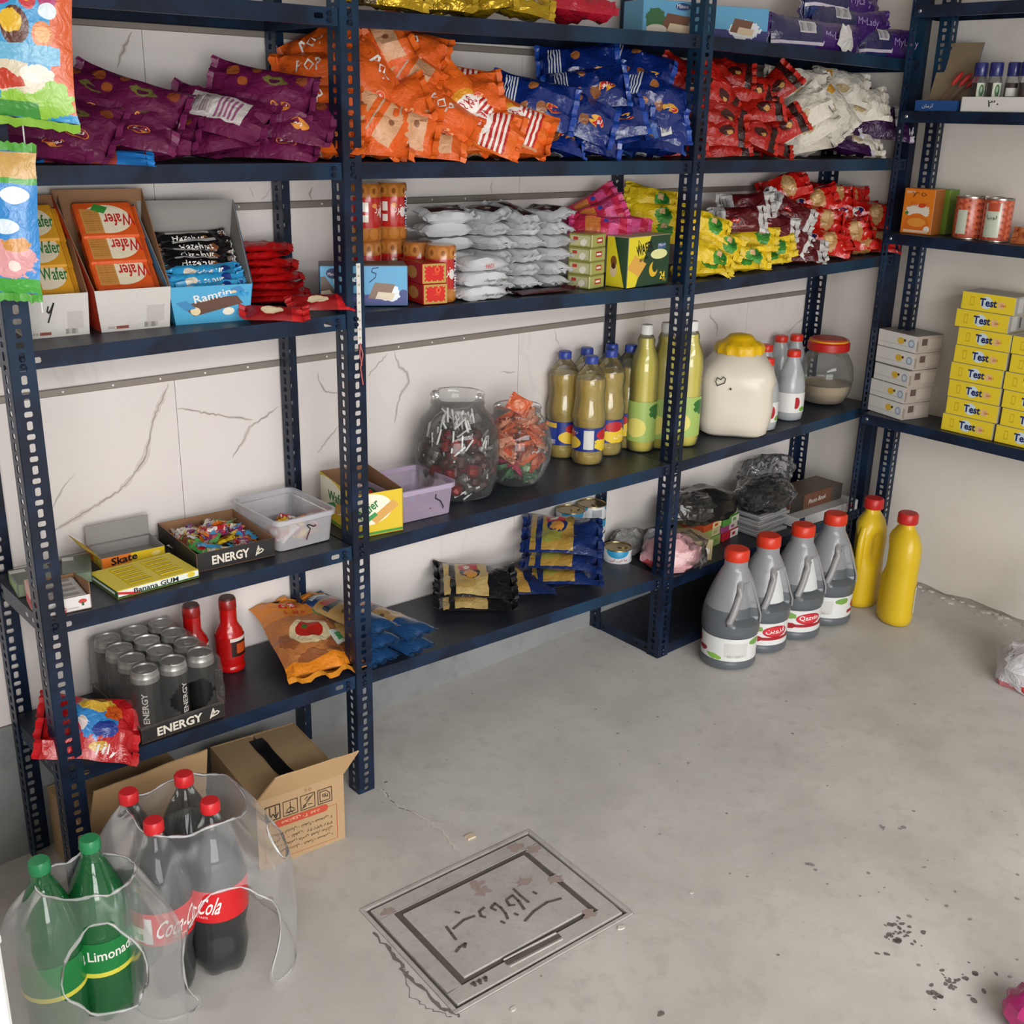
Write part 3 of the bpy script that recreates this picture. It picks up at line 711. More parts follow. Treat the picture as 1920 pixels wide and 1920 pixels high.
def kind(k):
    P = dict(
    maroon=lambda: (paint('maroon_wrap', '#631442', [('e', .18, .78, .07, .12, '#a4572c'), ('e', .42, .88, .05, .09, '#a4572c'), ('e', .88, .82, .06, .10, '#8c4526'), ('w', .62, .68, .12, .09, '#6f6a35'), ('w', .62, .67, .05, .04, '#4e1838'), ('e', .30, .60, .05, .08, '#a8582a'), ('r', 10.5, .5, .3, .3, '#cfc8c6'), ('b', 10.35, .5, .1, .2, '#4a2038'), ('s', 10.6, .5, .12, .25, '#9a5a80')], .38, rand=.12, bump=.25),
        plain('maroon_seal', '#6b1d4c', .4)),
    orange=lambda: (paint('orange_wrap', '#e0601c', [('r', 10.3, .5, .13, .42, '#d8a47c'), ('e', 10.3, .5, .04, .06, '#8e5a3c'), ('r', 10.75, .5, .13, .42, '#d8a47c'), ('e', 10.75, .5, .04, .06, '#8e5a3c'), ('r', 10.52, .5, .012, .5, '#bda58e')], .42, rand=.08, bump=.25), plain('orange_seal', '#e0671f', .45)),
    popcorn=lambda: (paint('popcorn_wrap', '#e2681d', [('r', .70, .5, .17, .46, '#efe4da'), ('s', .70, .5, .17, .46, '#b81f1d'), ('e', .42, .5, .13, .34, '#e59a2a'), ('e', .50, .5, .12, .30, '#efe9e2'), ('r', 10.4, .5, .2, .42, '#d8a47c')], .42, rand=.06, bump=.25), plain('orange_seal', '#e0671f', .45)),
    blue=lambda: (paint('blue_wrap', '#0d2872', [('s', .17, .5, .09, .42, '#dfe4ea'), ('e', .45, .72, .06, .1, '#b0703a'), ('e', .60, .30, .07, .1, '#8d5530'), ('e', .38, .25, .05, .08, '#a5683a'), ('r', 10.4, .5, .2, .35, '#3b62a8'), ('r', 10.72, .5, .07, .3, '#d9dcd8'), ('b', 10.72, .5, .06, .24, '#30405c')], .2, rand=.18, bump=.3, coat=.4), plain('blue_seal', '#18429c', .25, coat=.3)),
    red=lambda: (paint('red_wrap', '#a1160c', [('w', .62, .40, .15, .16, '#3a0f0c'), ('w', .68, .34, .06, .07, '#b98a4a'), ('r', .93, .5, .08, .5, '#2a1210'), ('r', 10.5, .5, .2, .4, '#5a120e')], .36, rand=.2, bump=.3), plain('red_seal', '#b3200f', .4)),
    white=lambda: (paint('cream_wrap', '#d7d1c4', [('r', .18, .72, .08, .14, '#dda23c'), ('w', .48, .32, .14, .12, '#b9a27c'), ('r', 10.5, .5, .1, .3, '#b9b3a6')], .4, rand=.1, bump=.35), plain('cream_seal', '#cfcabf', .45)),
    violet=lambda: (paint('violet_wrap', '#33103f', [('e', .6, .5, .1, .14, '#5a2a66'), ('r', .05, .5, .06, .5, '#c9c6cc')], .3, rand=.1, bump=.35), plain('violet_seal', '#b9b6c0', .4)),
    lemon=lambda: (paint('yellow_leaf_wrap', '#dfbe1c', [('w', .70, .45, .17, .34, '#3f8f2c'), ('w', .75, .55, .10, .2, '#1f6a20'), ('r', .66, .62, .06, .12, '#cfa676'), ('r', 10.4, .5, .16, .3, '#c9b45a')], .4, rand=.08, bump=.35), plain('yellow_seal', '#d9bd2c', .45)),
    wine=lambda: (paint('wine_wrap', '#571016', [('r', .10, .5, .13, .5, '#bfbdbc'), ('b', .10, .5, .07, .3, '#2c2a2c'), ('r', .94, .5, .06, .5, '#c9c6c4'), ('r', .55, .18, .25, .015, '#a85a52'), ('r', 10.5, .5, .3, .4, '#3a0b10')], .34, rand=.15, bump=.35), plain('silver_seal', '#bdbbb8', .35)),
    bread=lambda: (paint('bread_wrap', '#bd170f', [('w', .58, .45, .17, .40, '#b98a55'), ('w', .56, .5, .10, .22, '#d3ae78'), ('r', 10.5, .5, .6, .5, '#c28a52'), ('r', 10.1, .5, .2, .5, '#b0150e'), ('r', 10.9, .5, .2, .5, '#b0150e')], .24, rand=.12, bump=.3, coat=.4), plain('bread_seal', '#c01a12', .35)),
    gold=lambda: (paint('gold_wrap', '#b9971f', [('r', .3, .3, .12, .3, '#3a2d10'), ('w', .65, .5, .16, .26, '#d9d2b6'), ('r', 10.5, .5, .3, .3, '#d9cfa0')], .22, .55, rand=.2, bump=.4), plain('gold_seal', '#c5a42c', .25, .5)),
    crimson=lambda: (paint('crimson_wrap', '#a8152c', [('r', .3, .8, .2, .12, '#c0503c')], .3, rand=.1, bump=.3), plain('crimson_seal', '#b01c34', .35)),
    pink=lambda: (paint('pink_wrap', '#c02a4c', [('r', .35, .5, .14, .34, '#cf7a3c'), ('r', .75, .5, .10, .4, '#d24f86'), ('e', .6, .7, .05, .1, '#31499a')], .36, rand=.1, bump=.3), plain('pink_seal', '#c8407a', .4)),
    scarlet=lambda: (paint('scarlet_wrap', '#be1416', [('r', 10.5, .5, .3, .3, '#8e0f14')], .36, rand=.08, bump=.25), plain('scarlet_seal', '#b81416', .4)),
    )[k]
    return P()
def proto(k, name, cat, w, h, t, seeds, prints=(), group=None, **kw):
    mat, seal = kind(k); out = []
    for sd in seeds:
        out.append(bag(name, 'x', cat, w, h, t, mat, seal, sd, group, prints=prints, **kw))
    return out
USED = set()
def place(protos, i, label, loc, rz, rx=0.0, ry=0.0, sc=1.0, group=None):
    p = protos[i % len(protos)]; s = (sc, sc, sc); x, y, z = loc
    k = 'S1' if 'upper' in (group or '') else 'S0' if 'top' in (group or '') else 'S2'
    vs = [v.co*sc for v in p.data.vertices]; flat = 0.0 if rx < 120 else 180.0
    for q in (1, .85, .7, .55, .42, .3):         # lean a bag less until it rests on its shelf without sinking in
        rot = (R(flat+(rx-flat)*q), R(ry*(.4+.6*q)), R(rz)); M = Euler(rot).to_matrix(); P = [M @ v for v in vs]
        lift = sz(k, min(XC, max(0, x)))+.0015-(z+min(a.z for a in P))
        if lift < .010: break
    z += max(0, lift); y += max(0, -.012-(y+min(a.y for a in P))); y -= max(0, y+max(a.y for a in P)-(YW-.012))
    x -= max(0, x+max(a.x for a in P)-(XW-.012)); loc = (x, y, z)
    if p.name not in USED:
        USED.add(p.name); p.location = loc; p.rotation_euler = rot; p.scale = s; p['label'] = label
        if group: p['group'] = group
        return p
    return dup(p, label, loc, rot, group, s)

# maroon bags of crackers, left end of the upper shelf
W, H = .185, .125
pm = proto('maroon', 'snack_bag', 'bag', W, H, .040, (1, 2, 3, 14, 15), prints=ring_logo(.72, .26, .10, W, H, logo_gold, plain('maroon_logo', '#7c1a3a', .4)))
G = 'maroon cracker bags on the upper shelf'
for i, (loc, rz, rx, ry, lb) in enumerate([
    ((0.5094, 0.1, 1.397), -38, 52, 9, 'maroon cracker bag crowning the right heap, logo at its right end'),
    ((0.4129, 0.06, 1.364), -48, 215, 12, 'maroon cracker bag turned over to show its silver data panel'),
    ((0.5322, 0.055, 1.358), -40, 40, 7, 'maroon cracker bag under the topmost one, beside the orange popcorn'),
    ((0.5053, 0.045, 1.314), -40, 50, 2, 'maroon cracker bag at the bottom right, against the orange popcorn'),
    ((0.3936, 0.04, 1.317), -30, 60, -14, 'maroon cracker bag on edge below the one with the silver panel'),
    ((0.2575, 0.085, 1.375), -36, 48, 16, 'maroon cracker bag topping the middle heap, printed with orange crackers'),
    ((0.2347, 0.05, 1.346), -34, 35, 8, 'maroon cracker bag below the top of the middle heap'),
    ((0.189, 0.12, 1.384), -36, 50, 18, 'maroon cracker bag highest beside the hanging sweet bag'),
    ((0.1387, 0.07, 1.339), -38, 45, 14, 'maroon cracker bag just below the hanging sweet bag'),
    ((0.1028, 0.035, 1.311), -36, 42, 6, 'maroon cracker bag lowest at the far left of the shelf'),
    ((0.2804, 0.04, 1.31), -40, 40, -6, 'maroon cracker bag in the bottom row between the two heaps'),
    ((0.0912, 0.12, 1.34), -36, 50, 10, 'maroon cracker bag behind the hanging sweet bag at the far left'),
    ((0.5066, 0.15, 1.335), -40, 40, 0, 'maroon cracker bag deep inside the right heap'),
    ((0.3634, 0.14, 1.325), -40, 30, 4, 'maroon cracker bag at the back between the heaps'),
    ((0.2192, 0.13, 1.319), -40, 40, 4, 'maroon cracker bag at the back of the middle heap')]):
    place(pm, i, lb, loc, rz, rx, ry, .92, G)
lol = bag('sweet_packet', 'slim red packet with a blue end lying in front of the maroon bags', 'packet', .15, .05, .012, paint('red_blue_packet', '#a04038', [('r', .9, .5, .2, .5, '#1b72c0'), ('r', .4, .5, .25, .2, '#c8a8a0')], .4), plain('azure', '#1f7fd0', .4), 7)
lol.location = (0.1772, 0.03, 1.297); lol.rotation_euler = (R(25), R(2), R(-20))

# orange popcorn bags
W, H = .15, .115
po = proto('orange', 'popcorn_bag', 'bag', W, H, .050, (4, 5, 6, 16, 17), prints=[('POP', .45, .62, .17, .14, inkw, 0)]+ring_logo(.72, .25, .09, W, H, plain('orange_logo', '#f0b080', .4), plain('orange_logo2', '#d4481a', .4)))
pp = proto('popcorn', 'popcorn_bag', 'bag', .17, .105, .048, (8, 9), prints=[('POP', .50, .62, .07, .10, inkr, -1.57), ('CORN', .47, .5, .12, .10, inkr, -1.57)])
G = 'orange popcorn bags on the upper shelf'
for i, (k, loc, rz, rx, ry, lb) in enumerate([
    (0, (0.6795, 0.17, 1.475), -42, 60, -28, 'orange popcorn bag topmost at the left, behind the post'),
    (0, (0.7637, 0.13, 1.481), -40, 250, -30, 'orange popcorn bag at the peak, its beige back panel turned out'),
    (0, (0.8694, 0.16, 1.482), -42, 60, 14, 'orange popcorn bag at the top right of the peak'),
    (0, (0.8239, 0.12, 1.452), -36, 235, 35, 'orange popcorn bag with beige panel just below the peak'),
    (0, (0.6455, 0.14, 1.43), -40, 62, -6, 'orange popcorn bag with big white letters left of the post'),
    (0, (0.739, 0.09, 1.428), -30, 55, 55, 'orange popcorn bag standing on its corner right of the post'),
    (1, (0.943, 0.13, 1.425), -36, 66, 12, 'amber popcorn bag lying high with its striped end right'),
    (0, (0.6165, 0.1, 1.374), -42, 58, 4, 'orange popcorn bag second from top left of the post'),
    (0, (0.8317, 0.1, 1.402), -36, 55, 22, 'orange popcorn bag in the middle of the heap'),
    (0, (0.7674, 0.08, 1.377), -38, 60, -20, 'orange popcorn bag left of the middle of the heap'),
    (0, (0.9524, 0.09, 1.406), -38, 50, -8, 'orange popcorn bag with a folded top under the amber one'),
    (1, (0.9462, 0.07, 1.383), -44, 75, 40, 'striped popcorn bag standing on end below the amber one'),
    (0, (0.7149, 0.06, 1.364), -38, 235, 32, 'orange popcorn bag next to the post with a ring on beige'),
    (0, (0.7642, 0.05, 1.349), -38, 240, 10, 'orange popcorn bag with beige square above the bottom row'),
    (0, (0.8684, 0.06, 1.367), -40, 55, 34, 'orange popcorn bag slanting down to the right'),
    (0, (0.614, 0.08, 1.338), -42, 58, 0, 'orange popcorn bag third from top left of the post'),
    (0, (0.7183, 0.025, 1.312), -40, 56, 0, 'orange popcorn bag with an oval logo first in the bottom row'),
    (0, (0.838, 0.02, 1.319), -40, 240, 3, 'orange popcorn bag with two beige squares in the bottom row'),
    (1, (0.9604, 0.045, 1.347), -38, 62, 16, 'striped popcorn bag with a round label above the bottom row'),
    (1, (1.054, 0.06, 1.352), -36, 66, 22, 'striped popcorn bag reaching farthest right beside the blue bags'),
    (1, (0.9749, 0.02, 1.305), -40, 62, -4, 'striped popcorn bag lowest at the right of the heap'),
    (0, (1.061, 0.03, 1.306), -36, 240, 6, 'long orange popcorn bag flat at the bottom by the blue bags'),
    (0, (0.6176, 0.07, 1.301), -42, 50, 4, 'orange popcorn bag at the bottom left of the post'),
    (0, (0.7312, 0.1, 1.316), -42, 50, 10, 'orange popcorn bag behind the bottom row next to the post'),
    (0, (0.9238, 0.19, 1.435), -42, 40, 10, 'orange popcorn bag deep behind the amber one'),
    (0, (0.9754, 0.15, 1.344), -42, 40, 10, 'orange popcorn bag buried at the back of the heap')]):
    place(po if k == 0 else pp, i, lb, loc, rz, rx, ry, .95, G)

# blue bags
W, H = .175, .125
pb = proto('blue', 'snack_bag', 'bag', W, H, .055, (11, 12, 13, 18, 19), prints=ring_logo(.76, .36, .11, W, H, plain('blue_logo_rim', '#e2a73a', .4), logo_red))
G = 'blue snack bags on the upper shelf'
for i, (loc, rz, rx, ry, lb) in enumerate([
    ((1.132, 0.08, 1.398), -38, 58, 12, 'blue snack bag with white stripes at the left of the heap'),
    ((1.326, 0.15, 1.467), -38, 66, -4, 'blue snack bag with white stripes on top at the left'),
    ((1.484, 0.13, 1.479), -44, 52, 16, 'glossy blue snack bag on top at the right'),
    ((1.304, 0.1, 1.428), -40, 50, -8, 'blue snack bag under the striped top one'),
    ((1.482, 0.07, 1.414), -36, 62, 22, 'large blue snack bag with its red logo facing out'),
    ((1.409, 0.12, 1.406), -42, 40, 0, 'blue snack bag in the middle of the heap'),
    ((1.246, 0.07, 1.376), -38, 50, 18, 'blue snack bag with a red logo left of the middle'),
    ((1.341, 0.05, 1.363), -40, 48, -14, 'glossy blue snack bag below the large logo one'),
    ((1.159, 0.04, 1.322), -32, 60, 30, 'blue snack bag on edge at the bottom left, by the popcorn'),
    ((1.27, 0.045, 1.322), -40, 50, 14, 'blue snack bag second in the bottom row'),
    ((1.354, 0.03, 1.317), -40, 60, -22, 'blue snack bag with an upright logo in the bottom row'),
    ((1.48, 0.05, 1.351), -42, 238, -10, 'blue snack bag turned over with a bar code by the post'),
    ((1.477, 0.035, 1.308), -40, 40, 8, 'dark blue snack bag last in the bottom row by the post'),
    ((1.433, 0.1, 1.292), -40, 30, 4, 'blue snack bag at the back of the bottom row'),
    ((1.203, 0.14, 1.347), -40, 40, 6, 'blue snack bag deep behind the left of the heap')]):
    place(pb, i, lb, loc, rz, rx, ry, .95, G)

# red, cream and violet bags at the right end of the upper shelf
W, H = .135, .10
pr = proto('red', 'snack_bag', 'bag', W, H, .042, (21, 22, 23, 24, 25))
G = 'red snack bags on the upper shelf'
for i, (loc, rz, rx, ry, lb) in enumerate([
    ((1.619, 0.14, 1.482), -42, 40, 6, 'dark red snack bag high behind the blue bags, left of the post'),
    ((1.621, 0.1, 1.458), -42, 60, 30, 'red snack bag with a white tag just left of the post'),
    ((1.577, 0.07, 1.37), -42, 50, 10, 'red snack bag left of the post between blue ones'),
    ((1.581, 0.07, 1.304), -40, 50, -6, 'red snack bag at the bottom left of the post'),
    ((1.829, 0.14, 1.484), -42, 44, 8, 'red snack bag topmost right of the post'),
    ((1.722, 0.08, 1.438), -30, 60, 50, 'red snack bag on edge right of the post, second from top'),
    ((1.868, 0.1, 1.448), -42, 52, 12, 'red snack bag second from top, with a dark window'),
    ((1.718, 0.06, 1.387), -38, 54, 26, 'red snack bag in the middle beside the post'),
    ((1.865, 0.07, 1.399), -42, 50, -8, 'red snack bag in the middle next to the cream bags'),
    ((1.701, 0.045, 1.348), -40, 56, 0, 'red snack bag third row beside the post'),
    ((1.834, 0.05, 1.345), -40, 44, 18, 'red snack bag third row next to the cream bags'),
    ((1.723, 0.03, 1.311), -40, 62, -4, 'long red snack bag flat in the bottom row'),
    ((1.899, 0.03, 1.307), -44, 58, 26, 'red snack bag with black edge in the bottom row by the cream bags'),
    ((1.94, 0.05, 1.356), -42, 60, -30, 'small red snack bag end poking out over the cream bags'),
    ((1.922, 0.07, 1.444), -42, 60, -45, 'red snack bag corner sticking up beside the cream bags')]):
    place(pr, i, lb, loc, rz, rx, ry, .9, G)
W, H = .15, .115
pw = proto('white', 'snack_bag', 'bag', W, H, .055, (31, 32, 33, 34))
G = 'cream snack bags on the upper shelf'
for i, (loc, rz, rx, ry, lb) in enumerate([
    ((2.081, 0.12, 1.459), -42, 60, 4, 'cream snack bag topmost at the left'),
    ((2.293, 0.12, 1.465), -40, 56, 8, 'cream snack bag topmost at the right'),
    ((2.042, 0.07, 1.393), -34, 60, -32, 'cream snack bag slanting up over the red ones'),
    ((2.201, 0.08, 1.405), -42, 64, 50, 'cream snack bag standing on end in the middle'),
    ((2.066, 0.05, 1.36), -38, 58, -34, 'cream snack bag with an orange patch slanting in front'),
    ((2.345, 0.09, 1.417), -42, 56, -6, 'cream snack bag at the right above the violet ones'),
    ((2.071, 0.03, 1.309), -40, 60, -16, 'long cream snack bag lying in the bottom row'),
    ((2.304, 0.035, 1.31), -40, 56, 10, 'cream snack bag in the bottom row by the rack end')]):
    place(pw, i, lb, loc, rz, rx, ry, .95, G)
pv = proto('violet', 'snack_bag', 'bag', .15, .10, .045, (41, 42))
G = 'violet snack bags on the upper shelf'
for i, (loc, rz, rx, ry, lb) in enumerate([
    ((2.491, 0.14, 1.443), -40, 50, 22, 'dark violet snack bag at the top behind the cream ones'),
    ((2.37, 0.07, 1.374), -40, 60, -4, 'dark violet snack bag in the middle of the cream ones'),
    ((2.257, 0.07, 1.304), -42, 50, 20, 'dark violet snack bag between two cream ones in the bottom row'),
    ((2.421, 0.03, 1.364), -42, 50, 4, 'dark violet snack bag poking out past the end post'),
    ((2.271, 0.12, 1.351), -42, 40, 0, 'dark violet snack bag half hidden behind the cream ones')]):
    place(pv, i, lb, loc, rz, rx, ry, .95, G)

# middle shelf: lemon, wine and bread packs
pl = proto('lemon', 'snack_bag', 'bag', .125, .075, .034, (51, 52, 53))
G = 'yellow leaf-print bags on the middle shelf'
for i, (loc, rz, rx, ry, lb) in enumerate([
    ((1.623, 0.18, 1.181), -38, 62, 12, 'yellow leaf-print bag topmost behind the wafer carton'),
    ((1.611, 0.16, 1.147), -38, 62, 6, 'yellow leaf-print bag second behind the wafer carton'),
    ((1.609, 0.15, 1.113), -40, 60, 4, 'yellow leaf-print bag third behind the wafer carton'),
    ((1.738, 0.1, 1.127), -40, 50, 20, 'yellow leaf-print bag at the top beside the post'),
    ((1.765, 0.07, 1.084), -36, 56, 24, 'yellow leaf-print bag in front of the wine-red ones, with a red mark'),
    ((1.91, 0.08, 1.092), -38, 56, 10, 'yellow leaf-print bag at the top right of its heap'),
    ((1.705, 0.05, 1.048), -38, 50, 26, 'yellow leaf-print bag second row beside the post'),
    ((1.835, 0.045, 1.044), -40, 56, 2, 'yellow leaf-print bag second row in the middle'),
    ((1.957, 0.06, 1.056), -40, 52, -10, 'yellow leaf-print bag second row at the right'),
    ((1.677, 0.02, 1.015), -42, 52, -10, 'yellow leaf-print bag lowest beside the post'),
    ((1.808, 0.02, 1.011), -40, 56, -2, 'yellow leaf-print bag lowest in the middle'),
    ((1.92, 0.03, 1.015), -38, 52, -14, 'yellow leaf-print bag lowest at the right'),
    ((1.721, 0.07, 1.024), -40, 40, 10, 'yellow leaf-print bag behind the lowest one by the post')]):
    place(pl, i, lb, loc, rz, rx, ry, .95, G)
W, H = .14, .08
pn = proto('wine', 'snack_bag', 'bag', W, H, .036, (61, 62, 63), prints=ring_logo(.40, .36, .08, W, H, inkr, plain('wine_logo', '#7c161c', .4)))
G = 'wine-red snack bags on the middle shelf'
for i, (loc, rz, rx, ry, lb) in enumerate([
    ((1.933, 0.13, 1.161), -36, 60, -4, 'wine-red snack bag at the top left with a silver end'),
    ((1.858, 0.09, 1.131), -36, 60, -2, 'wine-red snack bag with big oval logo below the top one'),
    ((2.104, 0.11, 1.143), -40, 56, 26, 'wine-red snack bag at the top right with a white fold'),
    ((1.988, 0.085, 1.113), -40, 50, 10, 'wine-red snack bag in the middle of its heap'),
    ((2.05, 0.07, 1.084), -42, 54, 30, 'wine-red snack bag slanting down behind the yellow ones'),
    ((2.093, 0.06, 1.054), -42, 50, 12, 'wine-red snack bag next to the bread packs'),
    ((2.079, 0.025, 1.025), -38, 58, -4, 'wine-red snack bag with a grey end flat on the shelf edge'),
    ((2.134, 0.17, 1.131), -42, 40, 4, 'wine-red snack bag at the back of its heap')]):
    place(pn, i, lb, loc, rz, rx, ry, .95, G)
W, H = .12, .085
pd = proto('bread', 'bread_pack', 'bread', W, H, .048, (71, 72, 73), prints=[('@', .16, .5, .12, .22, inkw, .5), ('@', .16, .5, .09, .14, inknavy, .5)])
G = 'red-ended bread packs on the middle shelf'
for i, (loc, rz, rx, ry, lb) in enumerate([
    ((2.147, 0.17, 1.199), -40, 60, -22, 'bread pack on the very top with its red end up'),
    ((2.248, 0.14, 1.161), -42, 55, -18, 'bread pack second from the top'),
    ((2.38, 0.17, 1.173), -42, 50, 6, 'bread pack at the top in front of the back post'),
    ((2.452, 0.16, 1.144), -42, 54, 34, 'bread pack slanting to the right beside the back post'),
    ((2.603, 0.17, 1.165), -40, 58, 2, 'bread pack at the top right behind the end post'),
    ((2.237, 0.1, 1.116), -40, 60, 12, 'bread pack with its red end beside the wine-red bags'),
    ((2.424, 0.12, 1.117), -42, 50, 14, 'bread pack in the upper middle'),
    ((2.55, 0.13, 1.12), -40, 56, -4, 'bread pack third from the top at the right'),
    ((2.35, 0.075, 1.079), -38, 60, -8, 'bread pack showing its bread, middle front'),
    ((2.523, 0.09, 1.085), -40, 50, 8, 'bread pack in the middle at the right'),
    ((2.203, 0.06, 1.059), -42, 50, 6, 'bread pack above the grey-ended wine-red bag'),
    ((2.235, 0.035, 1.035), -40, 58, -14, 'bread pack with an oval badge lowest at the left'),
    ((2.372, 0.035, 1.033), -40, 58, -4, 'bread pack with an oval badge lowest in the middle'),
    ((2.549, 0.08, 1.123), -42, 60, 4, 'bread pack squeezed between the two end posts'),
    ((2.52, 0.05, 1.043), -42, 54, 0, 'bread pack lowest by the end post')]):
    place(pd, i, lb, loc, rz, rx, ry, .98, G)
pk = proto('pink', 'snack_bag', 'bag', .13, .07, .03, (81, 82))
G = 'pink snack bags on the middle shelf'
for i, (loc, rz, rx, ry, lb) in enumerate([
    ((1.423, 0.19, 1.17), -36, 60, -30, 'pink snack bag leaning up against the back post'),
    ((1.405, 0.15, 1.153), -36, 60, -22, 'pink snack bag in front of the leaning one'),
    ((1.468, 0.13, 1.13), -40, 60, 12, 'pink snack bag lying behind the wafer carton'),
    ((1.376, 0.11, 1.132), -40, 50, 4, 'pink snack bag lowest, behind the green tins')]):
    place(pk, i, lb, loc, rz, rx, ry, .95, G)
# red flat packets stacked by the blue tray
ps = proto('scarlet', 'sweet_packet', 'packet', .115, .07, .016, (91, 92))
G = 'scarlet packets stacked beside the blue tray'
x, y, z = (0.5565, 0.142, 1.016)
for k in range(8):
    place(ps, k, 'scarlet packet %s of the leaning stack beside the blue tray' % ('lowest', 'second from the bottom', 'third from the bottom', 'fourth from the bottom', 'fourth from the top', 'third from the top', 'second from the top', 'topmost')[k],
          (x-.004*k+(.01 if k % 2 else 0), y+.035+.004*k, z+.008+k*.0143), -34+(k*7) % 11, 4, -3+k % 3*2, 1, G)
o = bag('sweet_packet', 'dark red packet with a cream picture in front of the scarlet stack', 'packet', .10, .05, .016, paint('dark_red_packet', '#8d1418', [('w', .45, .5, .2, .2, '#d9c6a4'), ('r', .9, .5, .1, .5, '#c01c20')], .35), plain('scarlet_seal', '#b81416', .4), 95)
o.location = (0.5714, 0.03, 1.038); o.rotation_euler = (R(30), 0, R(-20))
o = bag('sweet_packet', 'dark red packet with a cream picture lying at the shelf edge by the post', 'packet', .10, .05, .016, MATS['dark_red_packet'], plain('scarlet_seal', '#b81416', .4), 96)
o.location = (0.47, 0, 1.028); o.location.y = .02; o.rotation_euler = (R(24), R(4), R(-26)); 
# top shelf
pg = proto('gold', 'foil_bag', 'bag', .15, .11, .06, (101, 102, 103))
G = 'gold foil bags on the top shelf'
for i, (loc, rz, rx, ry, lb) in enumerate([
    ((0.7507, 0.06, 1.573), -40, 70, 6, 'gold foil bag leftmost on the top shelf, by the post'),
    ((0.867, 0.07, 1.575), -40, 60, 0, 'gold foil bag with a dark print second from the post'),
    ((0.9688, 0.06, 1.577), -42, 56, -10, 'gold foil bag third from the post on the top shelf'),
    ((1.063, 0.05, 1.575), -40, 62, 14, 'shiny gold foil bag next to the crimson one')]):
    place(pg, i, lb, loc, rz, rx, ry, .95, G)
mc, sc_ = kind('crimson'); o = bag('foil_bag', 'crimson bag with pointed end last on the middle of the top shelf', 'bag', .17, .10, .06, mc, sc_, 105)
place([o], 0, o['label'], (1.224, 0.05, 1.573), -38, 50, 6, 1, 'top'); del o['group']
# sweet bags hung in front of the left post
def hang_bag(nm, label, w, h, t, mat, seed, loc, rz):
    o = bag(nm, label, 'bag', w, h, t, mat, plain('bag_seal_green', '#86b83a', .4), seed, wr=.6, fat=.4)
    return o
hb1 = bag('sweet_bag', 'colourful fruit sweet bag hanging in front of the left post, uppermost', 'bag', .24, .17, .03, paint('fruit_sweet_wrap', '#3a9ad0', [
    ('r', .93, .5, .08, .6, '#7fb33c'), ('r', .55, .08, .5, .10, '#d9602c'), ('w', .12, .3, .12, .3, '#8fc23a'), ('r', .04, .7, .05, .4, '#3f8f38'), ('w', .22, .55, .09, .34, '#d8cdb4'), ('w', .20, .6, .06, .2, '#c0391c'), ('w', .25, .3, .05, .15, '#e9dfd0'),
    ('e', .50, .50, .10, .13, '#5a2a20'), ('w', .52, .54, .06, .10, '#e3b62a'), ('e', .47, .25, .07, .10, '#d87c34'), ('e', .47, .25, .045, .07, '#e8a45c'), ('e', .66, .62, .06, .10, '#b82c62'), ('e', .67, .38, .07, .09, '#c5272c'), ('e', .67, .38, .03, .04, '#e9a02c'), ('e', .66, .20, .05, .08, '#b02a6a'),
    ('r', .36, .6, .05, .5, '#6db4d8'), ('r', .86, .45, .12, .16, '#c5221f'), ('r', .86, .62, .12, .10, '#e8dccd'), ('e', .76, .58, .02, .22, '#e2c02c'), ('e', .6, .2, .04, .08, '#d9e6ee')], .3, bump=.25, coat=.3), plain('bag_seal_green', '#86b83a', .4), 111, wr=.5, fat=.4,
    prints=[('@', .88, .62, .045, .12, inkr, -1.57), (LOGO, .88, .62, .05, .04, inkw, -1.57)])
hb1.location = (0.0494, -0.05, 1.474); hb1.rotation_euler = (R(90), R(-84), R(-30)); 
hb2 = bag('sweet_bag', 'blue and pink sweet bag hanging in front of the left post, lower one', 'bag', .20, .10, .025, paint('pink_sweet_wrap', '#2f86cc', [
    ('r', .05, .5, .06, .6, '#46a03a'), ('w', .25, .4, .14, .34, '#d99a9c'), ('w', .20, .35, .04, .09, '#e9d9d4'), ('w', .36, .3, .05, .2, '#c98a3c'), ('e', .7, .3, .06, .2, '#e6eef2'), ('r', .92, .5, .1, .6, '#c9a05a'), ('r', .8, .5, .02, .6, '#46a03a'), ('e', .48, .45, .05, .2, '#d8e6f0')], .3, bump=.25, coat=.3), plain('bag_seal_green2', '#4d9a36', .4), 112, wr=.5, fat=.4)
hb2.location = (0.0045, -0.045, 1.21); hb2.rotation_euler = (R(90), R(-86), R(-34))
hs = thing('hanging_string', 'thin white string holding the sweet bags in front of the left post', 'string', (0.0534, -0.028, 1.494))
mb = MB(); mb.tube([(-.002, .0, .16), (0, -.0, .0), (-.004, 0, -.42)], .0011, 6); obj('cord', mb.mesh('cord', wire_white), hs)

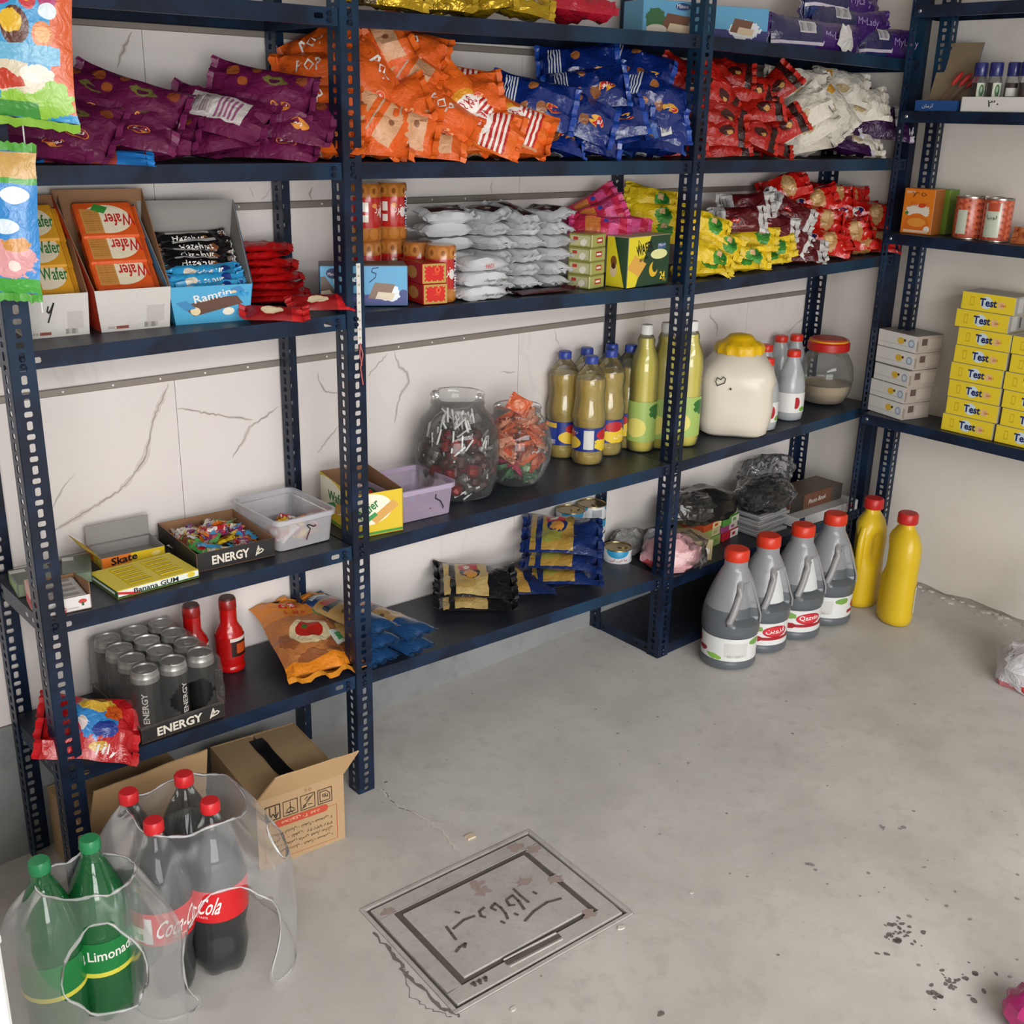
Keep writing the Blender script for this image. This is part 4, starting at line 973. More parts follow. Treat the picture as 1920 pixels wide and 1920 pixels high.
# ------------------------------------------------------------------ boxes, trays and stacked packs
card_in = plain('brown_card_inside', '#8f6a4c', .85, bump=.15, bscale=200, vary=.05)
card_grey = plain('grey_card_inside', '#8d8a86', .85, vary=.04)
def carton(name, label, cat, p0, yaw, w, d, h, mat, group=None, bevel=.0012, part='box'):
    """closed carton; p0 is its front left bottom corner, yaw the run of its front edge"""
    t = thing(name, label, cat, p0, yaw, group); mb = MB(); mb.box(0, 0, 0, w, d, h); obj(part, mb.mesh(part, mat, bevel=bevel), t); return t
def front(w, h, x0=0, y0=0, w2=None, h2=None, e=.0006):
    return plane_fn((x0, -e, y0), (w2 or w, 0, 0), (0, 0, h2 or h))
def side_r(w, x0, y0, w2, h2, e=.0006): return plane_fn((w+e, x0, y0), (0, w2, 0), (0, 0, h2))
def side_l(x0, y0, w2, h2, e=.0006): return plane_fn((-e, x0+w2, y0), (0, -w2, 0), (0, 0, h2))
def top_f(h, x0, y0, w2, h2, e=.0006): return plane_fn((x0, y0, h+e), (w2, 0, 0), (0, h2, 0))
def tray(name, label, cat, p0, yaw, w, d, hf, hb, out, inn, flare=0.0, th=.0015, group=None, hs=None):
    """open display tray: low front, taller back, sides sloping between"""
    t = thing(name, label, cat, p0, yaw, group); F = flare
    mb = MB(); mb.box(0, 0, 0, w, d, th, 0); obj('bottom', mb.mesh('bottom', inn), t)
    def panel(nm, a, b, mo=out):   # a: outer quad, b: inner quad
        m = MB(); m.quad(a, 0, [(0, 0), (1, 0), (1, 1), (0, 1)]).quad(list(reversed(b)), 1)
        for i in range(4): j = (i+1) % 4; m.quad([a[j], a[i], b[i], b[j]], 1)
        return obj(nm, m.mesh(nm, [mo, inn]), t)
    hs0 = hs if hs is not None else hf
    fo = hf*F
    panel('front_panel', [(0, 0, 0), (w, 0, 0), (w+fo, -fo*.3, hf), (-fo, -fo*.3, hf)], [(th, th, 0), (w-th, th, 0), (w-th+fo, th-fo*.3, hf), (th-fo, th-fo*.3, hf)])
    panel('back_panel', [(w, d, 0), (0, d, 0), (-hb*F, d, hb), (w+hb*F, d, hb)], [(w-th, d-th, 0), (th, d-th, 0), (th-hb*F, d-th, hb), (w-th+hb*F, d-th, hb)])
    panel('side_panel', [(0, d, 0), (0, 0, 0), (-hs0*F, 0, hs0), (-hb*F, d, hb)], [(th, d, 0), (th, 0, 0), (th-hs0*F, 0, hs0), (th-hb*F, d, hb)])
    panel('side_panel', [(w, 0, 0), (w, d, 0), (w+hb*F, d, hb), (w+hs0*F, 0, hs0)], [(w-th, 0, 0), (w-th, d, 0), (w-th+hb*F, d, hb), (w-th+hs0*F, 0, hs0)])
    return t
def front_t(F, x0, y0, w2, h2): return plane_fn((x0, -.0009-.3*F*y0, y0), (w2, 0, 0), (0, -.3*F*h2, h2))
# ---- upright wafer trays on the middle shelf
white_card = paint('white_corrugated', '#c9c5c0', [('r', .30, .10, .09, .035, '#8a4a40'), ('b', .72, .12, .10, .06, '#55524f'), ('r', .14, .10, .05, .03, '#aaa5a0'), ('r', .78, .38, .13, .2, '#bab5b0')], .8, bump=.12, bscale=120)
orange_card = plain('orange_card', '#c23a1c', .6)
sky_card = plain('sky_card', '#3c9cc8', .5)
def wafer_mat(nm, base, edge, ink):
    return paint(nm, base, [('e', 40.5, .5, .42, .40, '#e9dcc0'), ('r', 40.24, .45, .16, .34, '#c98f4c'), ('g', 40.24, .45, .14, .3, '#b27737'), ('r', 40.42, .80, .12, .10, '#3d8f3a', -.5), ('r', .5, .5, .5, .06, edge), ('r', 10.5, .5, .5, .08, edge)], .42, rand=.04, bump=.1)
wy = wafer_mat('yellow_wafer_pack', '#dfa028', '#c98a1a', '#2d5a3a'); wo = wafer_mat('orange_wafer_pack', '#dd5a20', '#c24a14', '#b02a20')
def wafer_pack(label, M, w, d, h, mat, ink, group, up, text='Wafer'):
    t = thing('wafer_pack', label, 'wafer pack', group=group); t.matrix_world = M
    mb = MB(); mb.box(-w/2, -d/2, 0, w/2, d/2, h); obj('wrapper', mb.mesh('wrapper', mat, bevel=.003), t)
    mb = MB(); mb.grid([[(w/2, -d/2+.003, h*.5), (w/2, d/2-.003, h*.5)], [(w/2+.006, -d/2+.002, h*.52), (w/2+.006, d/2-.002, h*.48)], [(w/2+.010, -d/2+.002, h*.5), (w/2+.010, d/2-.002, h*.5)]])
    obj('end_seal', mb.mesh('end_seal', mat), t)
    o, ux, uy = ((-w*.06, -d*.16, h+.0008), (w*.50, 0, 0), (0, d*.34, 0)) if not up else ((w*.46, d*.14, h+.0008), (-w*.52, 0, 0), (0, -d*.34, 0))
    letters('lettering', t, ink, text, plane_fn(o, ux, uy), 2, .012); return t
def stack_in(tr, w, d, n, mat, ink, lab, grp, up, z0, rake, pd, ph):
    base = Matrix.Translation(tr.location) @ Euler(tr.rotation_euler).to_matrix().to_4x4()
    for k in range(n):
        M = base @ Matrix.Translation((w/2, .040+k*.030, z0+k*.040)) @ Euler((R(rake), 0, 0)).to_matrix().to_4x4()
        wafer_pack(lab % ('front', 'second', 'third', 'hindmost')[k], M, w*.86, pd, ph, mat, ink, grp, up)
P = ((0.0617, 0.0987, 1.011), -0.1633, 0.1016, 0.07198)
tr = tray('display_tray', 'tall white and brown tray of yellow wafers, leftmost on the middle shelf', 'tray', P[0], -.10, .100, .155, .070, .215, white_card, card_in, .05)
strokes('price_mark', tr, pen, [[(.30,.85),(.22,.62),(.30,.55),(.44,.70),(.62,1.0)],[(.62,1.0),(.38,.45),(.22,.1)]], front_t(.05, .030, .022, .028, .034), .09)
stack_in(tr, .100, .155, 4, wy, inkg, 'yellow wafer pack in the leftmost tray, %s of the row', 'yellow wafer packs in the tray', False, .040, 48, .074, .022)
P = ((0.1711, 0.0871, 1.012), -0.09527, 0.1254, 0.07076)
tr = tray('display_tray', 'tall white and orange tray of orange wafers on the middle shelf', 'tray', (P[0][0]+.010, P[0][1], P[0][2]), -.10, .116, .155, .070, .222, white_card, card_in, .09)
mb = MB(); mb.quad([(-.0008, .155, .001), (-.0008, 0, .001), (-.0072, -.002, .07), (-.0207, .155, .22)]); obj('orange_face', mb.mesh('orange_face', orange_card), tr)
stack_in(tr, .116, .155, 4, wo, inkr, 'orange wafer pack in the white and orange tray, %s of the row', 'orange wafer packs in the tray', True, .040, 48, .074, .022)
P = ((0.3092, 0.0782, 1.013), -0.2291, 0.1366, 0.06466)
ramtin = paint('sky_bar_card', '#3f9fcb', [('r', .5, .5, .36, .16, '#5a3524', .42), ('e', .26, .34, .06, .11, '#e2cfa6'), ('e', .70, .30, .08, .10, '#e9e2d4'), ('r', .82, .84, .07, .10, '#2d7fb4', .42), ('r', .16, .50, .07, .12, '#2d7fb4', .42), ('e', .76, .78, .04, .07, '#d9c08c')], .45)
tr = tray('display_tray', 'sky blue tray of chocolate bars standing on the middle shelf', 'tray', P[0], -.20, .130, .150, .066, .200, ramtin, card_grey, .13)
for sx in (-1, 1):
    mb = MB(); x = -.0008 if sx < 0 else .1308
    mb.quad([(x, .15, .001), (x, 0, .001), (x+sx*.009, -.002, .066), (x+sx*.026, .15, .2)][::1 if sx < 0 else -1]); obj('blue_face', mb.mesh('blue_face', sky_card), tr)
letters('lettering', tr, inkw, 'Ramtin', plane_fn((.035, -.002, .036), (.066, 0, .012), (-.003, -.002, .014)), 2, .01)
bk = paint('black_bar_wrap', '#141214', [('r', .5, .85, .34, .10, '#b9b6b2'), ('w', .75, .4, .1, .2, '#7a4a2a')], .25, bump=.2, coat=.4); bb = paint('blue_bar_wrap', '#2f9ad2', [('e', .82, .5, .09, .28, '#1c3a86'), ('w', .25, .5, .1, .2, '#e0d8c8')], .28, bump=.2, coat=.3)
base = Matrix.Translation(tr.location) @ Euler(tr.rotation_euler).to_matrix().to_4x4()
for k in range(7):
    m_ = bb if k < 3 else bk
    lb = ('sky blue coconut bar %s in the blue tray' % ('frontmost', 'second', 'third')[k]) if k < 3 else ('black chocolate bar %s in the blue tray' % ('nearest the blue ones', 'second behind the blue ones', 'third behind the blue ones', 'hindmost')[k-3])
    o = bag('chocolate_bar', lb, 'chocolate bar', .115, .042, .018, m_, m_, 120+k, 'chocolate bars in the blue tray', prints=[('Coconut' if k < 3 else 'Hazelnut', .5, .45, .26, .16, inkw, 0)], n=10, m=6)
    o.matrix_world = base @ Matrix.Translation((.066+.004*(k % 3-1), .014+k*.0185, .056+k*.0125)) @ Euler((R(38+(k*13) % 17), R((k*29) % 9-4), R((k*17) % 9-4))).to_matrix().to_4x4()
# ---- blue cake carton behind the post
P = ((0.6218, 0.1132, 1.016), -0.6477, 0.1615, 0.07717)
dyk = paint('cake_carton', '#4f9cc9', [('r', .5, .08, .5, .20, '#27337c'), ('w', .80, .30, .12, .2, '#dfe6ee'), ('r', .70, .36, .12, .2, '#7c604c', -.2), ('r', .74, .24, .10, .09, '#d8c9b0', -.2), ('r', .0, .45, .14, .26, '#5a4334', .3), ('r', .02, .28, .12, .09, '#cdbda2', .3), ('e', .95, .30, .05, .1, '#27337c'), ('r', 40.5, .5, .5, .5, '#6e6a6c'), ('r', 40.5, .6, .3, .3, '#3c3634')], .45)
t = carton('cake_carton', 'sky blue cake carton standing behind the middle post, chocolate cake pictured', 'carton', (.618, .104, 1.0163), -.52, .168, .075, .077, dyk)
letters('lettering', t, inkw, 'Dyki', front(0, 0, .026, .036, .05, .026), 2, .015)
blot('badge', t, inknavy, front(0, 0, .012, .052, .024, .020)); letters('lettering', t, inkw, 'Minoo', front(0, 0, .015, .058, .018, .006, e=.0009), 1)
strokes('price_mark', t, inknavy, [[(.8,1),(.3,.95),(.2,.7),(.6,.6),(.55,.35),(.0,.0)]], front(0, 0, .094, .045, .022, .028), .07)
# ---- biscuit rolls and boxes right of the post
roll_m = paint('biscuit_roll_wrap', '#a8672c', [('r', .5, .5, .5, .26, '#b3201c')] + [('e', .07+.125*k, .87, .055, .10, '#bd7a38') for k in range(8)] + [('e', .07+.125*k, .13, .055, .10, '#bd7a38') for k in range(8)] +
    [('w', .07+.125*k, .87, .02, .05, '#8a4f22') for k in range(8)] + [('r', .60, .60, .03, .08, '#e6ddd2'), ('r', .60, .40, .03, .06, '#e6ddd2'), ('r', .86, .5, .03, .24, '#232a5c'), ('e', .70, .62, .03, .04, '#d98a3a'), ('e', .8, .5, .035, .09, '#d9d4d0')], .2, coat=.5)
film_gold = plain('roll_end_film', '#a86a34', .2, coat=.5)
def roll(label, loc, rz, r=.0310, h=.112):
    t = thing('biscuit_roll', label, 'biscuit pack', loc, R(rz), 'biscuit rolls on the middle shelf')
    mb = MB(); mb.lathe([(r*.9, 0), (r, .004), (r, h-.004), (r*.9, h)], 20, cap0=False, cap1=False); obj('wrapper', mb.mesh('wrapper', roll_m, smooth=40), t)
    mb = MB(); mb.lathe([(0.0001, h-.003), (r*.5, h-.002), (r*.9, h)], 20).lathe([(r*.9, 0), (.001, .001)], 20); o = obj('end_film', mb.mesh('end_film', film_gold, smooth=40), t); o['kind'] = 'stuff'
    for s, z0, q in ((fa('ترد'), .05, .8), ):
        letters('lettering', t, inkw, s, lambda x, y: Vector(((r+.0006)*math.cos(-1.9+x*.5), (r+.0006)*math.sin(-1.9+x*.5), z0+y*.02)), 1)
    letters('lettering', t, inkw, 'HOME TALAB', lambda x, y: Vector(((r+.0008)*math.cos(-.75-y*.35), (r+.0008)*math.sin(-.75-y*.35), .022+x*.075)), 1, .01)
    return t
zz = 1.0165
rx0, ry0 = .866, .048
roll('biscuit roll standing in front, right of the red boxes', (rx0, ry0, 1.0137), -10)
roll('biscuit roll second behind the front one', (rx0-.010, ry0+.063, 1.0138), 15)
roll('biscuit roll third behind the front one, carrying another', (rx0-.030, ry0+.126, 1.014), 30)
roll('biscuit roll standing on top, tallest of the group', (rx0-.030, ry0+.126, 1.1263), -8)
roll('biscuit roll carrying another beside the post', (.768, ry0+.120, 1.0145), 40)
roll('biscuit roll on top, beside the middle post', (.768, ry0+.120, 1.1268), 20)
rb = paint('red_biscuit_box', '#b01c17', [('r', .5, .5, .5, .5, '#b39a4c'), ('r', .5, .5, .40, .38, '#c8201a'), ('e', .62, .68, .10, .14, '#e06a3a'), ('e', .62, .68, .06, .09, '#c8201a'), ('e', 30.6, .5, .2, .3, '#c8803c'), ('r', 40.5, .5, .5, .5, '#a51a18')], .35)
for k, z in enumerate((0, .0405)):
    t = carton('biscuit_box', ('lower', 'upper')[k]+' red biscuit box with a gold frame by the biscuit roll', 'biscuit box', (.800-.003*k, .018, 1.0142+z), -.16, .054, .11, .040, rb, 'red biscuit boxes')
    letters('lettering', t, plain('orange_print', '#e8703c', .4), fa('مادر'), front(0, 0, .022, .016, .014, .007), 1)
    mb = MB(); n = 14
    for q in range(n):
        a = 2*math.pi*q/n; x, y = .027+.021*max(-1, min(1, 1.35*math.cos(a))), .02+.0145*max(-1, min(1, 1.35*math.sin(a)))
        mb.quad([(x-.0016, -.0007, y-.0016), (x+.0016, -.0007, y-.0016), (x+.0016, -.0007, y+.0016), (x-.0016, -.0007, y+.0016)])
    o = obj('gold_scallops', mb.mesh('gold_scallops', plain('gold_ink', '#c3aa62', .35, .4)), t); o['kind'] = 'stuff'
# ---- white foil packs in stacks
wp = paint('white_pack_wrap', '#c7c9cc', [('r', .5, .5, .36, .24, '#3c2523'), ('w', .45, .5, .12, .14, '#6a4038'), ('r', .62, .52, .06, .06, '#c9b8a8')], .32, bump=.12, rand=.03)
wps = plain('white_pack_seal', '#c9cbce', .35); wpb = paint('white_pack_plain', '#cbcdd0', [], .32, bump=.12, rand=.03)
def wpack(label, loc, rz, sd, top, front_txt=None):
    o = bag('cake_pack', label, 'cake pack', .118, .072, .030, wp if top else wpb, wps, sd, 'white cake packs in stacks', fat=.24, n=12, m=8, L=.011, wr=.40, vq=.22)
    o.location = loc; o.rotation_euler = (R(15) if top else R(2), 0, R(rz))
    if front_txt:
        for tx, ink, w_ in front_txt: letters('lettering', o, ink, tx, plane_fn((-.01, -.0345, -.006), (w_, 0, 0), (0, -.0, .009)), 1)
    return o
ordn = ['lowest', 'second lowest', 'third lowest', 'third from the top', 'second from the top', 'topmost']
protoW = {}
def stack(name, x, y, rz, n, seeds, hh=.0285):
    for k in range(n):
        top = k == n-1; key = (seeds[k % len(seeds)], top)
        o_ = ordn[k] if n == 6 else ('lowest', 'middle', 'topmost')[k]
        lab = 'white cake pack %s in the %s' % (o_, name); z = sz('S2', x)+.0155+k*hh; dx = ((k*37) % 7-3)*.0011
        if name.startswith('low front'):
            wpack(lab, (x+dx, y, z), rz+(k*23) % 7-3, 130+k, False, [(fa('سفارش محصولات'), inkb, .055)] if k < 2 else [('HADI', inkr, .022)])
        elif key not in protoW:
            protoW[key] = wpack(lab, (x+dx, y, z), rz+(k*23) % 7-3, key[0], top)
        else: dup(protoW[key], lab, (x+dx, y, z), ((R(15) if rz > -40 else 0) if top else 0, (R(15) if rz < -40 else 0) if top else 0, R(rz+(k*23) % 7-3)))
stack('low front stack', .958, .042, 0, 3, [130], .0290)
stack('left stack behind the low one', .942, .140, -4, 6, [141, 142, 143], .0295)
stack('second stack from the left', 1.058, .150, -80, 6, [144, 142, 145], .0292)
stack('third stack from the left', 1.140, .143, -84, 6, [141, 145, 143], .0290)
stack('right stack next to the green tins', 1.220, .135, -82, 6, [142, 144, 141], .0290)
o = bag('sweet_packet', 'flat wine-red packet lying in front of the white stacks', 'packet', .15, .05, .008, plain('wine_flat', '#4d1218', .35), plain('wine_flat', '#4d1218', .35), 151); o.location = (1.14, .045, 1.0115); o.rotation_euler = (0, 0, R(-2))
# ---- green tins and wafer carton
gt = paint('green_tea_box', '#8f8f4c', [('r', .5, .5, .46, .40, '#a3a45c'), ('r', .55, .52, .2, .2, '#b02c28'), ('r', .55, .52, .15, .08, '#e5dfd0'), ('r', 30.5, .5, .42, .36, '#b6b488'), ('r', 30.3, .65, .1, .12, '#b02c28'), ('w', 30.65, .4, .14, .26, '#dcd9c8'), ('r', 40.5, .5, .45, .42, '#84844a')], .3, coat=.2)
for k in range(4):
    carton('tea_box', 'olive green tea box %s in the stack beside the wafer carton' % ('lowest', 'second from the bottom', 'third from the bottom', 'topmost')[k], 'tea box',
           (1.272+(.003 if k % 2 else 0), .032, 1.0056+k*.0302), .20+(k % 2)*.05, .060, .062, .030, gt, 'olive green tea boxes', .002)
wf = paint('green_wafer_carton', '#20402a', [('r', .05, .5, .30, .8, '#dccb2a', -.32), ('r', .22, .42, .17, .15, '#d8a448', -.6), ('e', .74, .62, .2, .10, '#dfe0a0'), ('e', .62, .32, .10, .15, '#dcb52a'), ('e', .66, .38, .07, .12, '#1d3a26'), ('r', .80, .78, .10, .055, '#3a5a8c'), ('r', 30.5, .5, .5, .5, '#dccb2a'), ('r', 30.95, .6, .35, .8, '#20402a', .5), ('e', 30.35, .5, .14, .12, '#7a4a26'), ('e', 30.35, .34, .16, .14, '#d8c39a'), ('e', 30.35, .42, .10, .06, '#4a2a18'), ('r', 40.5, .5, .5, .5, '#b5aa8a')], .42)
t = carton('wafer_carton', 'dark green and yellow wafer carton at the right end of the middle bay', 'carton', (1.363, .004, 1.0040), .107, .160, .062, .114, wf)
letters('lettering', t, inkb, 'WAFER', plane_fn((.034, -.0007, .068), (.062, 0, .012), (-.006, 0, .024)), 2, .02); letters('lettering', t, inkb, 'BANANA', plane_fn((.046, -.0007, .056), (.032, 0, .007), (-.002, 0, .008)), 1, .01)
letters('lettering', t, inky, '24', plane_fn((.125, -.0007, .012), (.020, 0, 0), (0, 0, .018)), 2, .02); letters('lettering', t, inky, 'PCS', plane_fn((.138, -.0009, .007), (.012, 0, 0), (0, 0, .006)), 1)
letters('lettering', t, inkw, 'Minoo', plane_fn((.114, -.0008, .086), (.026, 0, .003), (0, 0, .008)), 1)
strokes('price_mark', t, inkb, [[(.1,0),(.1,1),(.9,.2)],[(.1,.6),(1,0)]], plane_fn((.034, -.0008, .082), (.022, 0, 0), (0, 0, .024)), .05)

# ---- lower-middle shelf, left bay: trays of small sweets
gum_w = paint('white_gum_display', '#d9d5d3', [('w', .30, .22, .12, .22, '#c8294a'), ('e', .80, .62, .10, .16, '#c03a3a'), ('r', .80, .42, .03, .12, '#2f5a3a'), ('r', .5, .25, .2, .05, '#b9b2ae')], .5)
t = tray('gum_display', 'white display tray of grey gum packs behind the left post', 'tray', (.018, .016, .5612), -.10, .070, .10, .026, .030, gum_w, card_in, 0, hs=.048)
gp = paint('grey_gum_pack', '#a9a5a2', [('r', .5, .5, .4, .3, '#8d8885'), ('r', 40.5, .5, .35, .3, '#7b7672'), ('r', .2, .5, .08, .2, '#c9c5c2')], .4)
base = Matrix.Translation(t.location) @ Euler(t.rotation_euler).to_matrix().to_4x4()
for k in range(4):
    c = carton('gum_pack', 'grey gum pack %s in the white display tray' % ('frontmost', 'second', 'third', 'hindmost')[k], 'gum pack', (0, 0, 0), 0, .060, .020, .024, gp, 'grey gum packs', .001); c.matrix_world = base @ Matrix.Translation((.005, .006+k*.0225, .0018))
gg = paint('mint_gum_box', '#5f6b5c', [('r', .5, .5, .46, .40, '#7c8a72'), ('r', 40.5, .5, .40, .40, '#59665a'), ('r', 40.2, .8, .2, .1, '#c9c9c2'), ('r', 30.5, .5, .4, .3, '#7f9a5c'), ('r', .3, .5, .1, .3, '#9ab070')], .4)
carton('gum_box', 'flat dark green gum box left of the left post', 'gum box', (-.058+.062, .125, .5614), -.12, .066, .075, .026, gg)
carton('gum_box', 'dark green mint gum box with white lid behind the grey gum tray', 'gum box', (.085, .135, .5608), -.35, .05, .09, .022, gg)
carton('gum_box', 'small pink and white gum box left of the left post', 'gum box', (.004, .060, .5614), -.15, .018, .045, .040, paint('pink_gum_box', '#c9a29a', [('r', .5, .3, .5, .2, '#b84a4a'), ('r', 30.5, .3, .5, .2, '#b84a4a')], .5))
sk = paint('yellow_skate_tray', '#d9b91e', [('r', .22, .5, .24, .5, '#d9731e'), ('w', .85, .55, .08, .2, '#e6d27a')], .45)
t = tray('gum_tray', 'empty yellow gum tray with an upright back flap, lettered Skate', 'tray', (.168, .166, .5592), -.05, .122, .080, .022, .024, sk, card_grey, 0)
letters('lettering', t, inkb, 'Skate', plane_fn((.018, -.0007, .004), (.050, 0, .004), (0, 0, .015)), 2, .03)
mb = MB(); mb.quad([(0, 0, .022), (.0, .078, .022), (-.030, .082, .052), (-.030, .004, .050)], 1).quad([(-.0312, .004, .050), (-.0312, .082, .052), (-.001, .078, .022), (-.001, 0, .022)], 0)
obj('side_flap', mb.mesh('side_flap', [plain('yellow_card', '#d4b41e', .5), plain('yellow_card_in', '#cfae22', .6)]), t)
mb = MB(); mb.box(0, .0785, .020, .122, .080, .062); obj('back_flap', mb.mesh('back_flap', card_grey), t)
bg_ = paint('banana_gum_tray', '#d7c11c', [('r', .5, .5, .5, .5, '#dfe3dc'), ('r', .5, .12, .5, .14, '#2d5a34'), ('r', .08, .55, .06, .4, '#c8252a', .4), ('e', .9, .62, .05, .3, '#d9c03a'), ('r', 30.5, .5, .5, .4, '#2d5a34'), ('r', 30.5, .5, .4, .15, '#d9dcd4')], .45)
t = carton('gum_carton', 'flat yellow and white banana gum carton at the shelf edge', 'gum carton', (.137, .018, .5597), .045, .156, .112, .016, bg_)
letters('lettering', t, inkb, 'Banana GUM', plane_fn((.030, -.0007, .0045), (.085, 0, 0), (0, 0, .009)), 2, .02)
darky = plain('dark_yellow_slot', '#8d7a10', .6)
mb = MB()
for a in range(2):
    for b in range(5):
        x = .030+a*.06; y = .016+b*.018
        mb.box(x, y, .0161, x+.044, y+.011, .0185, 0)
o = obj('gum_sticks', mb.mesh('gum_sticks', [paint('gum_stick', '#cdb61a', [('r', 40.5, .2, .48, .18, '#8d7a10')], .45)], bevel=.001), t); o['kind'] = 'stuff'
en = paint('black_energy_card', '#1f1e1d', [('r', 30.5, .5, .5, .5, '#262422')], .5)
def energy_marks(t, x0, z0, w, h, nm='lettering'):
    letters(nm, t, plain('cream_print', '#d9d2c4', .5), 'ENERGY', plane_fn((x0, -.0008, z0), (w, 0, 0), (0, 0, h)), 2, .03)
    sc = w*.22; ox = x0+w*1.12
    L = [[(.2+.8*0, .1), (.5, .9), (.6, .5), (.3, .2), (.8, .3), (1, .45), (.8, .6), (.55, .45), (.45, .8)]]
    strokes('emblem', t, plain('cream_print', '#d9d2c4', .5), L, plane_fn((ox, -.0008, z0-h*.15), (sc*1.2, 0, 0), (0, 0, h*1.3)), .10)
t = tray('sweets_tray', 'black energy drink tray full of wrapped sweets on the lower-middle shelf', 'tray', (.302, .052, .5577), -.06, .158, .190, .036, .040, en, card_in, .0)
energy_marks(t, .030, .009, .075, .018)
sweet_tray = t
def clear_tub(label, loc, yaw, w, d, h, tint, name='plastic_tub', lab2=None):
    t = thing(name, label, 'tub', loc, yaw); mt = glassy('tub_'+tint[1:], tint, .22, .38, .6, .4)
    def rr(w_, d_, r, z, e=0):
        pts = []
        for cx, cy, a0 in ((w_/2-r, d_/2-r, 0), (-w_/2+r, d_/2-r, 90), (-w_/2+r, -d_/2+r, 180), (w_/2-r, -d_/2+r, 270)):
            for k in range(5): a = R(a0+k*22.5); pts.append((w/2+cx+(r+e)*math.cos(a), d/2+cy+(r+e)*math.sin(a), z))
        return pts
    mb = MB(); mb.grid([rr(w*.90, d*.92, .012, .001), rr(w*.97, d*.98, .014, h*.8), rr(w, d, .014, h*.82), rr(w, d, .014, h)], loop=True)
    b = len(mb.v); mb.v += rr(w*.90, d*.92, .012, .001); mb.f.append(tuple(range(b, b+20))); mb.m.append(0); mb.uv.append([(0, 0)]*20)
    obj('tub_body', mb.mesh('tub_body', mt, smooth=45), t)
    mb = MB(); mb.grid([rr(w, d, .014, h*.86), rr(w, d, .014, h*.86, .004), rr(w, d, .014, h, .005), rr(w, d, .014, h, -.001), rr(w, d, .014, h*.86)], loop=True); obj('rim', mb.mesh('rim', mt, smooth=45), t)
    return t
tub1 = clear_tub('frosted clear plastic tub of sweets beside the energy tray', (.468, .046, .5560), .01, .134, .175, .066, '#dcdce2')
strokes('price_mark', tub1, pen, [[(.1,0),(.45,.7),(.2,.95),(.35,1),(.75,.8),(.95,.85)]], front(0, 0, .062, .016, .026, .03), .09)
tub2 = clear_tub('lilac clear plastic tub of sweets right of the wafer carton', (.742, .042, .5538), -.05, .155, .150, .072, '#d6c6e0')
strokes('price_mark', tub2, pen, [[(.2,1),(.15,.75),(.6,.5),(.85,.1),(.8,.0)]], front(0, 0, .098, .018, .028, .034), .09)
# small wrapped sweets
SW = ['#b8242a', '#d7b21e', '#e3ded6', '#2f8fc0', '#3f8f3c', '#6a3a24', '#c86a1e', '#7a2a5c', '#c9c2b8']
sw_m = [paint('sweet_wrap_%s' % 'abcdefghi'[i], c, [('w', .5, .5, .24, .3, SW[(i*4+2) % 9])], .22, bump=.3, coat=.3) for i, c in enumerate(SW)]
def sweet(label, loc, rot, i, w=.040, h=.026, t=.010, grp=None, key=None, sd=0):
    key = (i, w, sd) 
    if key in SWP: return dup(SWP[key], label, loc, rot, grp)
    o = bag('wrapped_sweet', label, 'sweet', w, h, t, sw_m[i], sw_m[i], 160+i+sd*3, grp, n=7, m=5, L=.004); o.location = loc; o.rotation_euler = rot; SWP[key] = o; return o
SWP = {}
SWN = ('red', 'yellow', 'white', 'blue', 'green', 'brown', 'orange', 'purple', 'pale grey')
def heap(tr, n, x0, x1, y0, y1, z0, z1, label, grp, seed, cols=range(9), w=.040, h=.026):
    r = random.Random(seed); base = Matrix.Translation(tr.location) @ Euler(tr.rotation_euler).to_matrix().to_4x4()
    cx, cy = (x0+x1)/2, (y0+y1)/2
    for k in range(n):
        x, y = r.uniform(x0, x1), r.uniform(y0, y1); q = 1-max(abs(x-cx)/(x1-x0), abs(y-cy)/(y1-y0))*2
        z = z0+(z1-z0)*max(0, q)*(.55+.45*k/n)
        ci = r.choice(list(cols)); sweet(label % SWN[ci], base @ Vector((x, y, z)), (R(r.uniform(-35, 35)), R(r.uniform(-35, 35)), r.uniform(0, 6.28)), ci, w, h, grp=grp)
heap(sweet_tray, 64, .020, .138, .022, .168, .016, .052, '%s wrapped sweet heaped in the black energy tray', 'wrapped sweets in the energy tray', 3)
heap(tub1, 16, .035, .115, .045, .135, .012, .026, '%s wrapped sweet lying inside the frosted clear tub', 'wrapped sweets in the frosted tub', 4, (0, 6, 1, 2))
heap(tub2, 20, .025, .13, .025, .125, .012, .032, '%s wrapped sweet lying inside the lilac tub', 'wrapped sweets in the lilac tub', 5, (0, 7, 0, 8))
wcm = paint('yellow_wafer_card', '#d6b82a', [('e', .28, .62, .5, .36, '#e9e4cf'), ('r', .62, .52, .10, .30, '#cf9e54', -.9), ('r', .32, .42, .16, .05, '#3d8f4a', .6), ('r', .5, .06, .5, .03, '#4a8f3a'), ('e', 30.5, .70, .36, .3, '#e9e4cf'), ('g', 30.3, .3, .3, .3, '#c99a3c')], .55)
t = tray('open_carton', 'torn open yellow wafer carton of sweets behind the middle post', 'carton', (.634, .030, .5541), -.14, .110, .165, .092, .100, wcm, card_in, 0)
letters('lettering', t, inkg, 'Wafer', plane_fn((.012, -.0008, .034), (.046, 0, .030), (-.012, 0, .018)), 2, .02)
letters('lettering', t, inkg, 'Wafer', plane_fn((-.0009, .125, .050), (0, -.085, .004), (0, 0, .022)), 2, .02)
heap(t, 22, .02, .09, .03, .14, .050, .078, 'small %s wrapped sweet in the torn yellow wafer carton', 'wrapped sweets in the wafer carton', 6, (0, 4, 6, 8), .030, .022)

